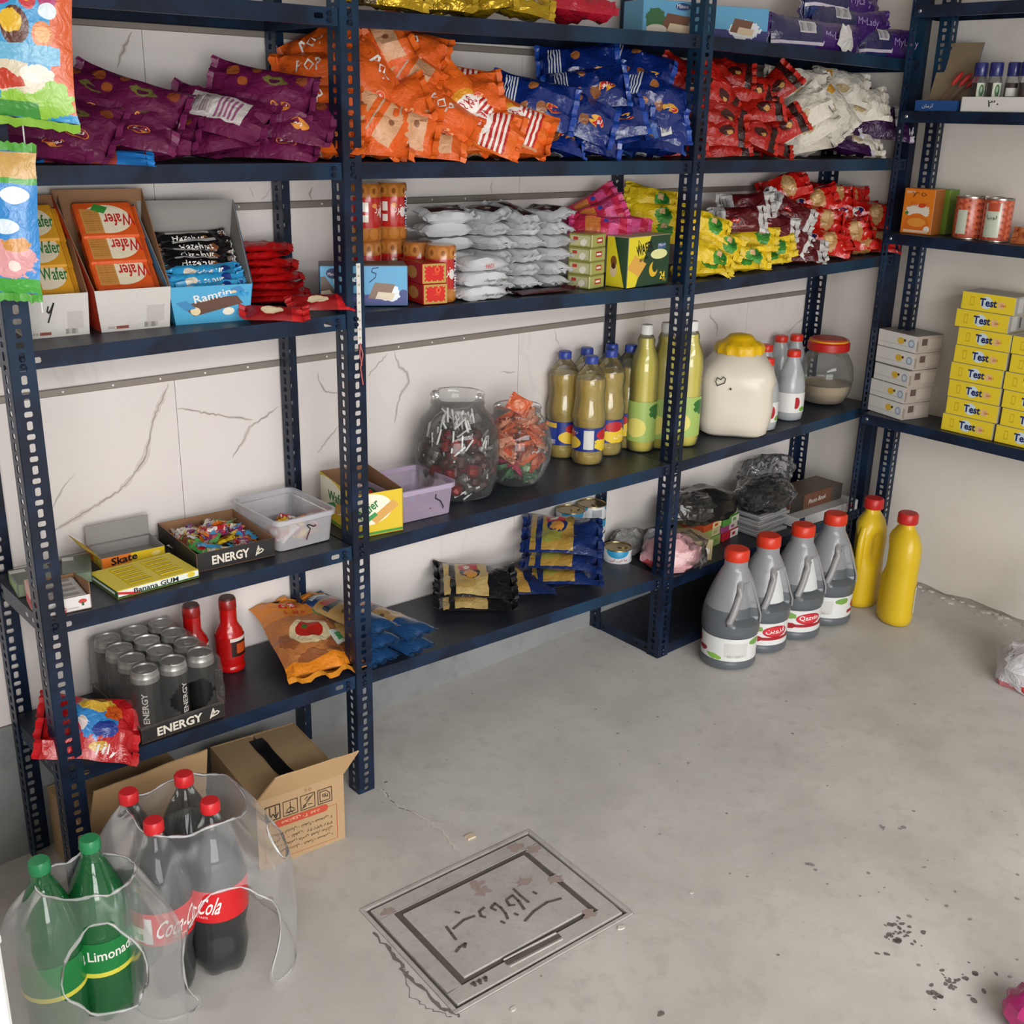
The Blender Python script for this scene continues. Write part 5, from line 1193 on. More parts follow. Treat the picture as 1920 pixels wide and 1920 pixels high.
# ---- lowest shelf, right bay
t = carton('album_box', 'brown photo album box in clear wrap at the right of the lowest full shelf', 'box', (2.165, .050, .2735), -.02, .26, .10, .048, paint('album_card', '#6a4431', [('r', .10, .5, .16, .5, '#2c2722'), ('r', .90, .5, .12, .5, '#4a443f'), ('r', 40.5, .5, .5, .5, '#54402f')], .4))
letters('lettering', t, inkw, 'Photo Book', plane_fn((.090, -.0007, .014), (.085, 0, .004), (.003, 0, .014)), 2)
t = carton('board_box', 'flat white box with a navy stripe under the brown album box', 'box', (2.160, .012, .2400), -.02, .30, .17, .032, paint('white_flat_box', '#c9c9c9', [('r', .06, .5, .045, .5, '#1f2f55'), ('r', .86, .62, .035, .2, '#c03a36'), ('r', 40.5, .5, .5, .5, '#bdbdbd')], .5))
letters('lettering', t, inkb, 'CADRE', plane_fn((.150, -.0007, .011), (.052, 0, 0), (0, 0, .009)), 1)
sm = [('#8fa13c', 'green and white', .60), ('#7a8f3a', 'green striped', .5), ('#b23a6e', 'pink', .5), ('#b5202c', 'crimson and white', .5), ('#6f9a3c', 'leaf green', .5), ('#b08a3c', 'orange and cream', .5)]
def small_carton(label, loc, yaw, w, d, h, c, c2):
    carton('small_carton', label, 'carton', loc, yaw, w, d, h, paint('small_carton_'+label.split()[0]+label.split()[1], c, [('r', .75, .5, .26, .5, c2), ('r', .7, .5, .1, .2, c), ('r', 40.5, .5, .4, .3, c2)], .5))
small_carton('crimson and white small carton lowest in the right pair', (1.905, .085, .2350), .16, .088, .09, .024, '#a8182c', '#cfcac6')
small_carton('lilac striped small carton upon the crimson one', (1.900, .088, .2592), .16, .090, .09, .020, '#8d3a6c', '#b8b0a8')
small_carton('green and white small carton topmost in the right pair', (1.905, .086, .2794), .16, .088, .09, .022, '#4f8a3a', '#bfc0b0')
small_carton('leaf green small carton second from top in the right pair', (1.903, .090, .3016), .17, .086, .09, .016, '#5f7f45', '#8d9a70')
small_carton('olive small carton lowest in the left pair', (1.810, .075, .2337), .12, .085, .10, .030, '#5d7f38', '#7c8a50')
small_carton('pale green small carton in the middle of the left pair', (1.808, .077, .2640), .12, .085, .10, .024, '#8a8f50', '#a8a27a')
small_carton('orange small carton topmost in the left pair, cream ended', (1.806, .075, .2882), .12, .088, .10, .020, '#a3421c', '#cdb98c')
t = carton('tissue_box', 'cream mask carton with a white oval behind the pink socks', 'carton', (1.690, .052, .2322), -.35, .095, .11, .060, paint('cream_mask_box', '#b5a67e', [('e', .55, .45, .36, .26, '#dcdcd8'), ('e', .6, .46, .2, .12, '#2c2c2c'), ('r', 40.5, .5, .5, .5, '#b7a981')], .5))
# paper packs in clear film
pf = paint('grey_paper_pack', '#9a9a9c', [('r', .5, .5, .5, .10, '#5c5c60'), ('r', 10.5, .5, .5, .10, '#5c5c60'), ('r', 30.5, .5, .5, .1, '#5c5c60'), ('r', 40.5, .5, .42, .4, '#3c3c40')], .3, rand=.12, coat=.3)
for k in range(7):
    carton('paper_pack', 'grey film-wrapped paper pack %s in the stack under the black bundle' % ('lowest', 'second from the bottom', 'third from the bottom', 'in the middle', 'third from the top', 'second from the top', 'topmost')[k], 'paper pack',
           (2.010+(k % 3)*.006, .040+((k*5) % 3)*.004, .2366+k*.0092), .05+((k*7) % 5-2)*.03, .135, .14, .0085, pf, 'film-wrapped paper packs', .0015)

# ---- right-hand rack goods
bx = paint('bulb_box', '#d8d6d0', [('r', .5, .30, .5, .02, '#bdbab4'), ('e', .60, .55, .09, .20, '#d9b23a'), ('e', .70, .62, .03, .08, '#4a3a20'), ('e', .87, .50, .08, .24, '#8ea0b8'), ('e', .87, .5, .05, .15, '#c5ced8'), ('r', 10.5, .5, .5, .5, '#a59a90'), ('r', 10.30, .62, .10, .20, '#5a4a44'), ('r', 10.05, .4, .04, .3, '#8a7f78'), ('r', 10.7, .5, .25, .3, '#b0a69c'), ('r', 40.5, .5, .5, .5, '#77706c')], .45)
for k in range(5):
    carton('bulb_box', 'white and grey light bulb box %s in the right rack stack' % ('lowest', 'second from the bottom', 'in the middle', 'second from the top', 'topmost')[k], 'bulb box',
           (2.414+(.008 if k > 2 else 0), -.012-(.006 if k == 2 else 0), .5695+k*.0485), -1.83+(.03 if k > 2 else 0), .138+.008*(k > 2), .105, .048, bx, 'light bulb boxes')
tb = paint('yellow_powder_box', '#dcc32a', [('r', .20, .5, .04, .26, '#c4a81e'), ('r', .20, .5, .025, .18, '#dcc32a'), ('e', .47, .5, .11, .34, '#c5d4dc'), ('r', .74, .46, .06, .18, '#d8b07c'), ('r', 10.5, .5, .5, .5, '#8d8b86'), ('r', 10.3, .5, .14, .4, '#b0aea8'), ('r', 10.62, .5, .06, .3, '#3f4a4a'), ('r', 40.5, .5, .5, .5, '#9a9488')], .4)
tbp = None
def test_box(label, loc, yaw):
    global tbp
    if tbp: return dup(tbp, label, loc, (0, 0, yaw))
    tbp = carton('powder_box', label, 'powder box', loc, yaw, .150, .100, .0475, tb, 'yellow powder boxes')
    letters('lettering', tbp, inknavy, 'Test', plane_fn((.052, -.0008, .014), (.048, 0, 0), (0, 0, .021)), 2, .03)
    letters('lettering', tbp, inkr, '2in1', plane_fn((.111, -.0008, .019), (.014, 0, 0), (0, 0, .007)), 1)
    return tbp
for k in range(8):
    off = (0, .006, .004, .002, .006, .008, -.006, .004)[k]
    test_box('yellow powder box %s in the left stack on the right rack' % ('lowest', 'second from the bottom', 'third from the bottom', 'fourth from the bottom', 'fourth from the top', 'third from the top', 'second from the top', 'topmost')[k], (2.386, -.264-off, .5695+k*.0482), -1.58)
for k in range(6):
    test_box('yellow powder box %s in the right stack, cut by the photo edge' % ('lowest', 'second from the bottom', 'third from the bottom', 'third from the top', 'second from the top', 'topmost')[k], (2.386, -.420-(k*5 % 3)*.004, .5695+k*.0482), -1.58)
jl = paint('orange_jelly_box', '#d9781c', [('w', .5, .52, .40, .14, '#d8cfc0'), ('e', .5, .16, .42, .30, '#cf6a1e'), ('e', .5, .26, .30, .10, '#dd8f3c'), ('w', .62, .64, .12, .05, '#c8401c'), ('e', .85, .12, .10, .07, '#ded8cc'), ('r', .5, .06, .4, .03, '#e0c0a0'), ('e', .15, .46, .06, .04, '#3f7a34'), ('r', 10.5, .5, .5, .5, '#9a5a26'), ('r', .2, .92, .14, .03, '#d8a080')], .4)
t = carton('jelly_box', 'orange jelly powder box with a pudding on it, on the right rack', 'box', (2.400, -.049, 1.0866), -1.56, .092, .052, .120, jl)
strokes('price_mark', t, plain('dark_orange_pen', '#5a2a12', .6), [[(0,.9),(.2,.5),(.35,.9),(.5,.7)],[(.2,.5),(.1,0)],[(.75,.9),(.65,.5),(.8,.2),(1,.5),(.85,.85)]], front(0, 0, .024, .098, .042, .014), .07)
letters('lettering', t, plain('rust_print', '#c24a1c', .5), fa('ژله پرتقال').replace('ژ', 'ﮊ'), front(0, 0, .016, .070, .06, .016), 1)
carton('jelly_box', 'green jelly powder box standing behind the orange one', 'box', (2.458, -.060, 1.0866), -1.56, .092, .050, .119, paint('green_jelly_box', '#6f8f2c', [('r', 10.5, .5, .5, .5, '#6a8a34'), ('w', .5, .4, .3, .2, '#c9ccb0')], .4))
# tray of spice jars
tw = plain('white_card', '#d6d4d0', .6)
t = tray('jar_tray', 'white card tray of spice jars on the right rack', 'tray', (2.372, -.192, 1.4062), -1.57, .175, .075, .036, .036, tw, tw, 0)
letters('price_mark', t, inkb, '۳۰', plane_fn((.072, -.0008, .012), (.030, 0, 0), (0, 0, .016)), 2)
jar_tray = t
# tall blue tray with red-tipped tools
t = tray('display_tray', 'blue and brown tray leaning against the right wall with red-tipped brushes', 'tray', (2.372, -.062, 1.4068), -1.57, .118, .055, .026, .030, plain('blue_card', '#1f4a86', .5), plain('tan_card', '#8a7a62', .8), .04)
mb = MB(); mb.box(0, -.0012, 0, .112, .0012, .175, 0, mids={'f': 1}); o = obj('tall_back', mb.mesh('tall_back', [plain('blue_card', '#1f4a86', .5), plain('tan_card', '#8a7a62', .8)]), t, (.003, .050, .005)); o.rotation_euler = (R(-18), 0, 0)
letters('lettering', t, inkw, fa('آرمان'), front(0, 0, .020, .006, .032, .012), 1)
br = plain('red_brush_tip', '#b32a22', .5); brw = plain('brown_brush_stick', '#5a3a2c', .6)
TB = Matrix.Translation(t.location) @ Euler(t.rotation_euler).to_matrix().to_4x4()
for k in range(3):
    b = thing('brush', 'red-tipped stick brush in the blue tray, %s of three' % ('leftmost', 'middle', 'rightmost')[k], 'brush', group='brushes in the blue tray'); b.matrix_world = TB @ Matrix.Translation((.040+k*.014, .016+k*.006, .006)) @ Euler((R(-24), R(28+k*4), 0)).to_matrix().to_4x4()
    mb = MB(); mb.tube([(0, 0, 0), (0, 0, .075)], .0022, 6); obj('stick', mb.mesh('stick', brw, smooth=40), b)
    mb = MB(); mb.lathe([(.002, .072), (.006, .080), (.007, .100), (.004, .112), (.001, .116)], 8); obj('tip', mb.mesh('tip', br, smooth=40), b)
# orange nut packet beside the cans
o = bag('nut_packet', 'orange nut packet lying right of the bean cans', 'packet', .07, .05, .02, paint('nut_wrap', '#b8683a', [('w', .5, .5, .3, .3, '#9a4a28')], .35), plain('nut_seal', '#b56a3c', .4), 171); o.location = (2.44, -.400, 1.105); o.rotation_euler = (R(60), 0, R(-80))
# top shelf cartons and pads
ck = paint('cocoa_cake_carton', '#5f9fc4', [('w', .20, .42, .16, .34, '#35643f'), ('r', .52, .34, .20, .26, '#6e4b38', -.2), ('r', .58, .20, .18, .12, '#c9b598', -.2), ('e', .22, .16, .16, .14, '#c9c0b4'), ('e', .62, .84, .12, .11, '#2c3f78'), ('r', .5, .03, .5, .05, '#3a3a6a'), ('r', .93, .6, .05, .1, '#d9d9d4')], .45)
t = carton('cake_carton', 'sky blue coconut cake carton on the top shelf left of the tall post', 'carton', (1.470, .100, 1.5500), -.30, .165, .09, .072, ck); letters('lettering', t, inkw, 'Minoo', front(0, 0, .086, .057, .030, .009, e=.0009), 1)
ck2 = paint('cocoa_cake_carton_right', '#5f9fc4', [('r', .5, .10, .5, .24, '#35356c'), ('w', .55, .34, .30, .26, '#d5d9dc'), ('r', .5, .44, .18, .20, '#6e4b38', -.2), ('r', .58, .30, .15, .10, '#c9b598', -.2)], .45)
carton('cake_carton', 'sky blue cake carton on the top shelf right of the tall post', 'carton', (1.700, .085, 1.5480), -.30, .15, .09, .076, ck2)
pm_ = paint('purple_pad_wrap', '#3b1766', [('r', .25, .34, .26, .06, '#cfc8d6'), ('r', .24, .66, .26, .3, '#2b2a55'), ('r', .34, .75, .09, .15, '#c9c7cc'), ('b', .34, .75, .08, .11, '#4c4a52'), ('r', .2, .14, .22, .12, '#23386e')], .25, bump=.25, coat=.4)
for k, (loc, rz, L_) in enumerate((((2.060, .055, 1.5685), -6, .33), ((2.240, .085, 1.6150), -5, .30), ((2.220, .100, 1.6640), -4, .30), ((2.375, .050, 1.5690), -14, .20))):
    mbx = MB(); 
    t = bag('pad_pack', ('purple pad pack lowest on the top shelf, torn open at its end', 'purple pad pack second from the bottom on the top shelf', 'purple pad pack topmost, cut by the photo edge', 'purple pad pack at the right end behind the side rack post')[k], 'pad pack', L_, .10, .052, pm_, pm_, 180+k, 'purple pad packs', fat=.22, wr=.45)
    t.location = loc; t.rotation_euler = (R(84), R(2), R(rz))
    fl = lambda x, y, L_=L_: Vector((.02*L_+x*.085, -.006+y*.024, .0275))
    letters('lettering', t, plain('lilac_print', '#a08cc0', .4), 'MyLady', fl, 2)
    if k == 0:
        r = random.Random(3); mb = MB(); n = 16
        mb.grid([[(.075+.030*math.cos(2*math.pi*j/n)*q*(1+.25*r.uniform(-1, 1)), .004+.034*math.sin(2*math.pi*j/n)*q*(1+.2*r.uniform(-1, 1)), .029+.012*(1-q)+.006*r.random()) for j in range(n)] for q in (.05, .4, .75, 1)], loop=True)
        obj('torn_tissue', mb.mesh('torn_tissue', plain('white_tissue', '#c9c7c5', .7)), t)

# ------------------------------------------------------------------ bottles, jars, jugs, cans
def lathe_obj(name, parent, mat, prof, seg=28, smooth=50, **kw):
    mb = MB(); mb.lathe(prof, seg, **kw); return obj(name, mb.mesh(name, mat, smooth=smooth), parent)
def cyl_fn(r, a0, a1, z0, z1, e=.0006, sx=1.0, sy=1.0):
    return lambda x, y: Vector(((r+e)*sx*math.cos(a0+(a1-a0)*x), (r+e)*sy*math.sin(a0+(a1-a0)*x), z0+(z1-z0)*y))
def band(name, parent, mat, r, z0, z1, seg=32, e=.0005, a0=0.0, a1=2*math.pi, sx=1.0, sy=1.0):
    mb = MB(); n = seg; mb.grid([[((r+e)*sx*math.cos(a0+(a1-a0)*k/n), (r+e)*sy*math.sin(a0+(a1-a0)*k/n), z) for k in range(n+1)] for z in (z0, z1)])
    return obj(name, mb.mesh(name, mat, smooth=True), parent)
pet = glassy('pet_clear', '#dfe6e6', .06, .02, .9, .15)
FACE = math.atan2(-.75, -.66)          # azimuth that looks towards the shop front
def sub(prof, z0, z1, shrink):
    """profile between two heights, pulled in by shrink: the liquid inside"""
    out = []
    def rad(z):
        for (ra, za), (rb, zb) in zip(prof, prof[1:]):
            if za <= z <= zb and zb > za: return ra+(rb-ra)*(z-za)/(zb-za)
        return prof[-1][0]
    n = 14
    for k in range(n+1):
        z = z0+(z1-z0)*k/n; out.append((max(.001, rad(z)-shrink), z))
    return out
def screw_cap(parent, mat, r, z0, h, n=24):
    return lathe_obj('cap', parent, mat, [(r*.97, z0), (r, z0+.002), (r*.98, z0+h*.85), (r*.86, z0+h), (.001, z0+h+.0005)], n, 40, wob=lambda a, z: 1+.02*(1 if math.sin(a*n/2+.7) > 0 else -1))
# ---- cola and lemonade bottles on the floor
cola_cap = plain('red_cap', '#c9242a', .35); cola_liq = plain('cola_liquid', '#0f0a09', .12, coat=.5)
cola_lab = paint('cola_label', '#c4151c', [('r', .87, .45, .02, .4, '#d8d6d2'), ('r', .80, .30, .05, .22, '#d9d6cc'), ('r', .82, .24, .02, .10, '#3f8a3c')], .3, coat=.2)
def petal(prof):
    return prof
def petbase(a, z, k=5):
    return 1-(.22*(.5+.5*math.cos(k*a)))*max(0, 1-z/.045)
def soda(label, loc, rz, kind_):
    t = thing('soda_bottle', label, 'bottle', loc, R(rz), 'soda bottles in the torn film')
    if kind_ == 'cola':
        prof = [(.028, 0), (.043, .006), (.049, .025), (.0485, .05), (.045, .085), (.0515, .115), (.0525, .125), (.0525, .185), (.0515, .197), (.047, .225), (.037, .255), (.025, .280), (.0155, .298), (.0135, .306), (.0155, .308), (.0135, .311)]
        body = pet; liq, level, lab, cap = cola_liq, .232, cola_lab, cola_cap
    else:
        prof = [(.030, 0), (.043, .006), (.048, .03), (.0485, .10), (.0495, .12), (.0495, .19), (.048, .205), (.042, .235), (.030, .265), (.0195, .29), (.0140, .303), (.0155, .307), (.0135, .311)]
        body = glassy('pet_green', '#1e7a40', .06, .45, .9); liq, level, lab, cap = plain('lemonade_green', '#125c30', .15, coat=.4), .262, paint('lemon_label', '#177a3a', [('r', .5, .06, .5, .07, '#d9d24a'), ('e', .30, .18, .1, .22, '#dfc63a'), ('w', .30, .5, .14, .08, '#c9d63a')], .3), plain('green_cap', '#2c8a55', .35)
    lathe_obj('bottle', t, body, prof, 30, wob=petbase, cap1=False)
    lathe_obj('drink', t, liq, sub(prof, .004, level, .0018), 30, wob=petbase)
    z0, z1 = (.124, .186) if kind_ == 'cola' else (.100, .165)
    r = .0525 if kind_ == 'cola' else .0496
    band('label', t, lab, r, z0, z1)
    if kind_ == 'cola':
        letters('lettering', t, inkw, 'Coca-Cola', (lambda x, y, c_=cyl_fn(r, -.65, 1.3, z0+.016, z1-.012, .0010): c_(x*.9+.12*y, y+.10*x-.05)), 2, .01); letters('lettering', t, inkw, 'ORIGINAL TASTE', cyl_fn(r, -.1, .75, z0+.009, z0+.013, .0010), 1)
    else: letters('lettering', t, inkw, 'Limonade', cyl_fn(r, -.9, .75, z0+.032, z1-.014, .0010), 2, .015)
    screw_cap(t, cap, .0165, .310, .020); return t
AZ = math.degrees(FACE)
soda('cola bottle at the front left of its pack, red cap', (0.0585, -0.2468, -0.0439), AZ+40, 'cola')
soda('cola bottle at the front right, seen through the torn hole', (0.1527, -0.2567, -0.041), AZ-45, 'cola')
soda('cola bottle at the back left of its pack', (0.0601, -0.1452, -0.0425), AZ+30, 'cola')
soda('cola bottle at the back right, farthest from the camera', (0.1538, -0.1573, -0.0396), AZ+100, 'cola')
soda('green lemonade bottle at the far left of the floor', (-0.1176, -0.2283, -0.0493), AZ+140, 'lemon')
soda('green lemonade bottle with its label in the torn hole', (-0.038, -0.226, -0.0467), AZ+48, 'lemon')
# torn shrink film round both packs
film = glassy('shrink_film', '#eeeff0', .22, .065, .40, .55, wrinkle=.30, ws=6); film_rim = glassy('torn_film_rim', '#e9eaec', .25, .30, .8, .4)
def film_wrap(name, label, pts, z_of, H, shoulder, seed, holes, drape=1.0):
    """film wall round a footprint, folding in over the bottle shoulders, torn open at the holes"""
    n = 72; P = [Vector((x, y)) for x, y in pts]; m = len(P)
    def outline(t):
        t = (t % 1)*m; i = int(t); f = t-i; a, b, c, d = P[(i-1) % m], P[i], P[(i+1) % m], P[(i+2) % m]
        return .5*((2*b)+(c-a)*f+(2*a-5*b+4*c-d)*f*f+(3*b-a-3*c+d)*f**3)
    cen = sum(P, Vector((0, 0)))/m; levels = [0, .12, .24, .36, .48, .60, .70, .79, .87, .94, 1.0]
    mb = MB(); idx = {}
    for i, l in enumerate(levels):
        for j in range(n):
            o = outline(j/n); s = 1 if l < .62 else 1-shoulder*((l-.62)/.38)**1.4
            nz = noise.noise((j/n*9, l*3, seed)); nz2 = noise.noise((j/n*24, l*7, seed+5))
            q = cen+(o-cen)*(s+.05*nz*drape+.02*nz2)
            z = z_of(q.x, q.y)+.001+H*l+.012*nz2*(1 if l > .1 else .2)
            idx[i, j] = len(mb.v); mb.v.append((q.x, q.y, z))
    def gone(t, l):
        for ct, cl, rt, rl in holes:
            d = abs((t-ct+.5) % 1-.5); w = 1+.25*noise.noise((t*30, l*12, seed+9))
            if (d/rt)**2+((l-cl)/rl)**2 < w: return True
        return False
    for i in range(len(levels)-1):
        for j in range(n):
            if gone((j+.5)/n, (levels[i]+levels[i+1])/2): continue
            mb.f.append((idx[i, j], idx[i, (j+1) % n], idx[i+1, (j+1) % n], idx[i+1, j])); mb.m.append(0); mb.uv.append([(0, 0)]*4)
    me = mb.mesh(name, film, smooth=True); o = obj(name, me); tag(o, label, 'plastic film')
    # the torn edges curl into a whiter rim
    cnt = {}
    for f in mb.f:
        for a, b in zip(f, f[1:]+f[:1]): cnt[(min(a, b), max(a, b))] = cnt.get((min(a, b), max(a, b)), 0)+1
    nb = {}
    for (a, b), c in cnt.items():
        if c == 1: nb.setdefault(a, []).append(b); nb.setdefault(b, []).append(a)
    seen, rim, rq = set(), MB(), random.Random(seed)
    for st in list(nb):
        if st in seen: continue
        loop, cur, prev = [], st, None
        while cur is not None and cur not in seen:
            seen.add(cur); loop.append(cur); nx = [k for k in nb[cur] if k != prev and k not in seen]; prev, cur = cur, (nx[0] if nx else None)
        if len(loop) < 6 or all(k < n for k in loop): continue
        P = [Vector(mb.v[k]) for k in loop]+[Vector(mb.v[loop[0]])]
        for _ in range(2): P = [P[0]]+[(P[i-1]+P[i]*2+P[i+1])/4 for i in range(1, len(P)-1)]+[P[-1]]
        rim.tube(P, [.0012+.0022*rq.random() for _ in P], 6)
    obj('torn_edge', rim.mesh('torn_edge', film_rim, smooth=True), o)
    b = o.modifiers.new('smooth', 'SUBSURF'); b.levels = b.render_levels = 1
    return o
film_wrap('shrink_film', 'torn clear shrink film round the cola pack on the floor', [(-.005, -.085), (.10, -.080), (.235, -.085), (.285, -.17), (.275, -.30), (.215, -.365), (.09, -.335), (.005, -.305), (-.015, -.19)], floor_z, .305, .42, 3.3, [(.635, .34, .075, .36), (.46, .78, .05, .11)])
film_wrap('shrink_film', 'torn clear shrink film round the green lemonade pack', [(-.175, -.175), (-.06, -.165), (.012, -.19), (.055, -.27), (.045, -.345), (-.03, -.375), (-.13, -.335), (-.185, -.26)], floor_z, .292, .45, 8.1, [(.685, .62, .075, .24), (.34, .28, .05, .12)])
# ---- cooking oil
oil_m = glassy('sunflower_oil', '#f0d470', .08, .34, .7, .3, .5); oil = NT('unused_oil'); oil.col(rgb('#e6c968')); oil.set(Roughness=.06, IOR=1.33); oil.b.inputs['Transmission Weight'].default_value = .55; bpy.data.materials.remove(oil.m)
oil_lab = paint('oil_label', '#1c2f7c', [('w', .16, .30, .16, .34, '#e0bf30'), ('e', .12, .70, .10, .22, '#b3242a'), ('r', .42, .5, .10, .34, '#2c4190'), ('r', .42, .84, .10, .10, '#d8b23a'), ('b', .45, .14, .06, .10, '#d9d9d4'), ('e', .70, .34, .16, .3, '#dfbe38'), ('e', .70, .70, .09, .2, '#b3242a'), ('r', .94, .5, .05, .4, '#c9c9c4')], .35)
blue_cap = plain('blue_cap', '#2b3f92', .35)
oilp = [(.030, 0), (.0355, .005), (.0365, .02), (.0355, .030), (.0365, .036), (.0365, .098), (.0375, .106), (.0385, .125), (.035, .150), (.033, .170), (.0345, .190), (.0355, .205), (.033, .220), (.024, .236), (.0155, .248), (.0135, .255)]
def oil_bottle(label, loc, rz):
    t = thing('oil_bottle', label, 'bottle', loc, R(rz), 'cooking oil bottles'); t.scale = (1.09, 1.09, 1)
    w = lambda a, z: 1+(.022*math.sin(9*a+z*150) if .112 < z < .20 else 0)
    lathe_obj('bottle', t, pet, [p for k in zip(oilp, oilp[1:]) for p in (k[0], ((k[0][0]+k[1][0])/2, (k[0][1]+k[1][1])/2))]+[oilp[-1]], 36, wob=w, cap1=False)
    lathe_obj('oil', t, oil_m, sub(oilp, .003, .216, .0014), 36, wob=w)
    band('label', t, oil_lab, .0368, .037, .097)
    letters('lettering', t, inkw, fa('روغن'), cyl_fn(.0368, .7, 1.6, .045, .060, .001), 1); letters('lettering', t, inkw, fa('روغن'), cyl_fn(.0368, -1.9, -1.1, .078, .09, .001), 1)
    screw_cap(t, blue_cap, .0150, .252, .018); return t
for p, rz, lb in (((1.387, 0.2273, 0.5529), 60, 'cooking oil bottle at the front left of its group'), ((1.399, 0.1398, 0.5529), -70, 'cooking oil bottle nearest the shelf edge'), ((1.497, 0.169, 0.5528), -110, 'cooking oil bottle third in the front row'),
                  ((1.586, 0.185, 0.5527), 190, 'cooking oil bottle at the right of its group'), ((1.463, 0.2335, 0.5528), 20, 'cooking oil bottle at the back left, mostly hidden'), ((1.553, 0.2503, 0.5527), 150, 'cooking oil bottle at the back, by the rear post')):
    oil_bottle(lb, (p[0], min(p[1], .222), p[2]), rz+AZ+90)
# ---- lemon juice
juice = plain('lemon_juice', '#c9bb52', .25, coat=.3); jlab = paint('juice_label', '#9db860', [('w', .3, .75, .1, .2, '#2f6a2c'), ('w', .8, .75, .1, .2, '#2f6a2c'), ('e', .55, .35, .12, .24, '#d9cf6a')], .4)
jp = [(.030, 0), (.036, .006), (.0375, .02), (.0375, .14), (.0365, .148), (.0375, .156), (.036, .164), (.0375, .172), (.036, .180), (.037, .19), (.0375, .215), (.034, .245), (.026, .265), (.0215, .278), (.0225, .290), (.018, .300), (.0145, .306)]
for p, lb in (((1.59, 0.1379, 0.5528), 'tall yellow lemon juice bottle left of the post, at the back'), ((1.651, 0.1234, 0.5543), 'tall yellow lemon juice bottle right behind the post'), ((1.716, 0.0977, 0.5559), 'tall yellow lemon juice bottle right of the post'), ((1.657, 0.111, 0.5544), 'short lemon juice bottle left of the post at the shelf edge')):
    t = thing('juice_bottle', lb, 'bottle', (p[0], min(p[1], .215), p[2]), 0, 'lemon juice bottles')
    f = .60 if 'short' in lb else 1.0
    sc = lambda P: [(r*(1 if f == 1 else .85), z*f) for r, z in P]
    lathe_obj('bottle', t, pet, sc(jp), 28, cap1=False); lathe_obj('juice', t, juice, sub(sc(jp), .003, .295*f, .0012), 28)
    band('label', t, jlab, .0378*(1 if f == 1 else .85), .03*f, .135*f)
    screw_cap(t, plain('white_cap', '#dcdcd8', .4), .0165, .304*f, .024)
# ---- white powder drum with a yellow lid
p = (1.941, 0.1241, 0.5616)
t = thing('white_jar', 'big square white plastic jar with a yellow scalloped lid', 'jar', (p[0]-.018, .100, p[2]), R(-50)); t.scale = (1.18, 1.18, 1.05)
cream = plain('cream_plastic', '#d5cdbd', .32, coat=.1)
def sq(a, k=4.5): return (abs(math.cos(a))**k+abs(math.sin(a))**k)**(-1/k)
mb = MB()
prof = [(.070, 0), (.084, .010), (.089, .035), (.091, .075), (.090, .12), (.093, .145), (.085, .172), (.064, .203), (.050, .214)]
mb.lathe(prof, 40, wob=lambda a, z: (sq(a)*(1 if z < .17 else max(0, 1-(z-.17)/.04))+(0 if z < .17 else min(1, (z-.17)/.04)))*.93 if z > .165 else sq(a)*.93*(1+.02*math.sin(5*a+z*60)))
obj('body', mb.mesh('body', cream, smooth=60), t)
lathe_obj('lid', t, plain('yellow_lid', '#d9ae12', .35), [(.050, .206), (.055, .208), (.056, .222), (.051, .232), (.038, .238), (.031, .246), (.026, .252), (.010, .256), (.001, .256)], 48, 40, wob=lambda a, z: 1+(.045*math.cos(12*a) if .20 < z < .236 else 0))
fb = lambda x, y: Vector((-.050+.022*x, -.0895, .135+.026*y))
strokes('heart_mark', t, pen, [[(.2,.1),(0,.5),(.15,.9),(.45,.75),(.5,.7),(.75,1),(1,.8),(.9,.4),(.2,.1)]], fb, .09)
blot('ink_dot', t, pen, lambda x, y: Vector((-.018+.005*x, -.0897, .128+.006*y)), 10)
# ---- small vinegar bottles
vin = glassy('milky_pet', '#c9cdd0', .2, .45); vlab = paint('vinegar_label', '#d6d6d4', [('r', .28, .5, .12, .36, '#c3c3c0'), ('w', .55, .78, .06, .16, '#5f9a3c'), ('e', .66, .45, .075, .30, '#a81c2a'), ('r', .66, .22, .10, .10, '#9c1c26', .15), ('w', .12, .18, .06, .12, '#6fa03c'), ('e', .02, .5, .04, .3, '#a81c2a')], .4)
redcap = plain('orange_red_cap', '#c92d1c', .35)
vp = [(.026, 0), (.0325, .005), (.034, .02), (.034, .085), (.0335, .10), (.029, .13), (.021, .155), (.0155, .172), (.0145, .182)]
for p, rz, lb in (((1.996, 0.0579, 0.563), 20, 'small clear vinegar bottle at the front left by the white jar'), ((2.138, 0.0734, 0.5666), 10, 'small clear vinegar bottle at the front right'), ((2.137, 0.1685, 0.5665), 60, 'small vinegar bottle behind the white jar'), ((2.277, 0.2207, 0.5701), 100, 'small dark vinegar bottle at the back left'), ((2.326, 0.2007, 0.5713), 200, 'small dark vinegar bottle at the back right')):
    t = thing('vinegar_bottle', lb, 'bottle', (p[0], min(p[1], .225), p[2]), R(rz)+FACE, 'small vinegar bottles'); t.scale = (1.2, 1.2, 1)
    lathe_obj('bottle', t, vin, vp, 26, cap1=False); lathe_obj('vinegar', t, plain('clear_vinegar' if 'clear' in lb else 'dark_vinegar', '#a9b0b2' if 'clear' in lb else '#3f3a38', .2, coat=.3), sub(vp, .003, .125, .0014), 26)
    band('label', t, vlab, .0342, .026, .082); screw_cap(t, redcap, .0160, .180, .019)
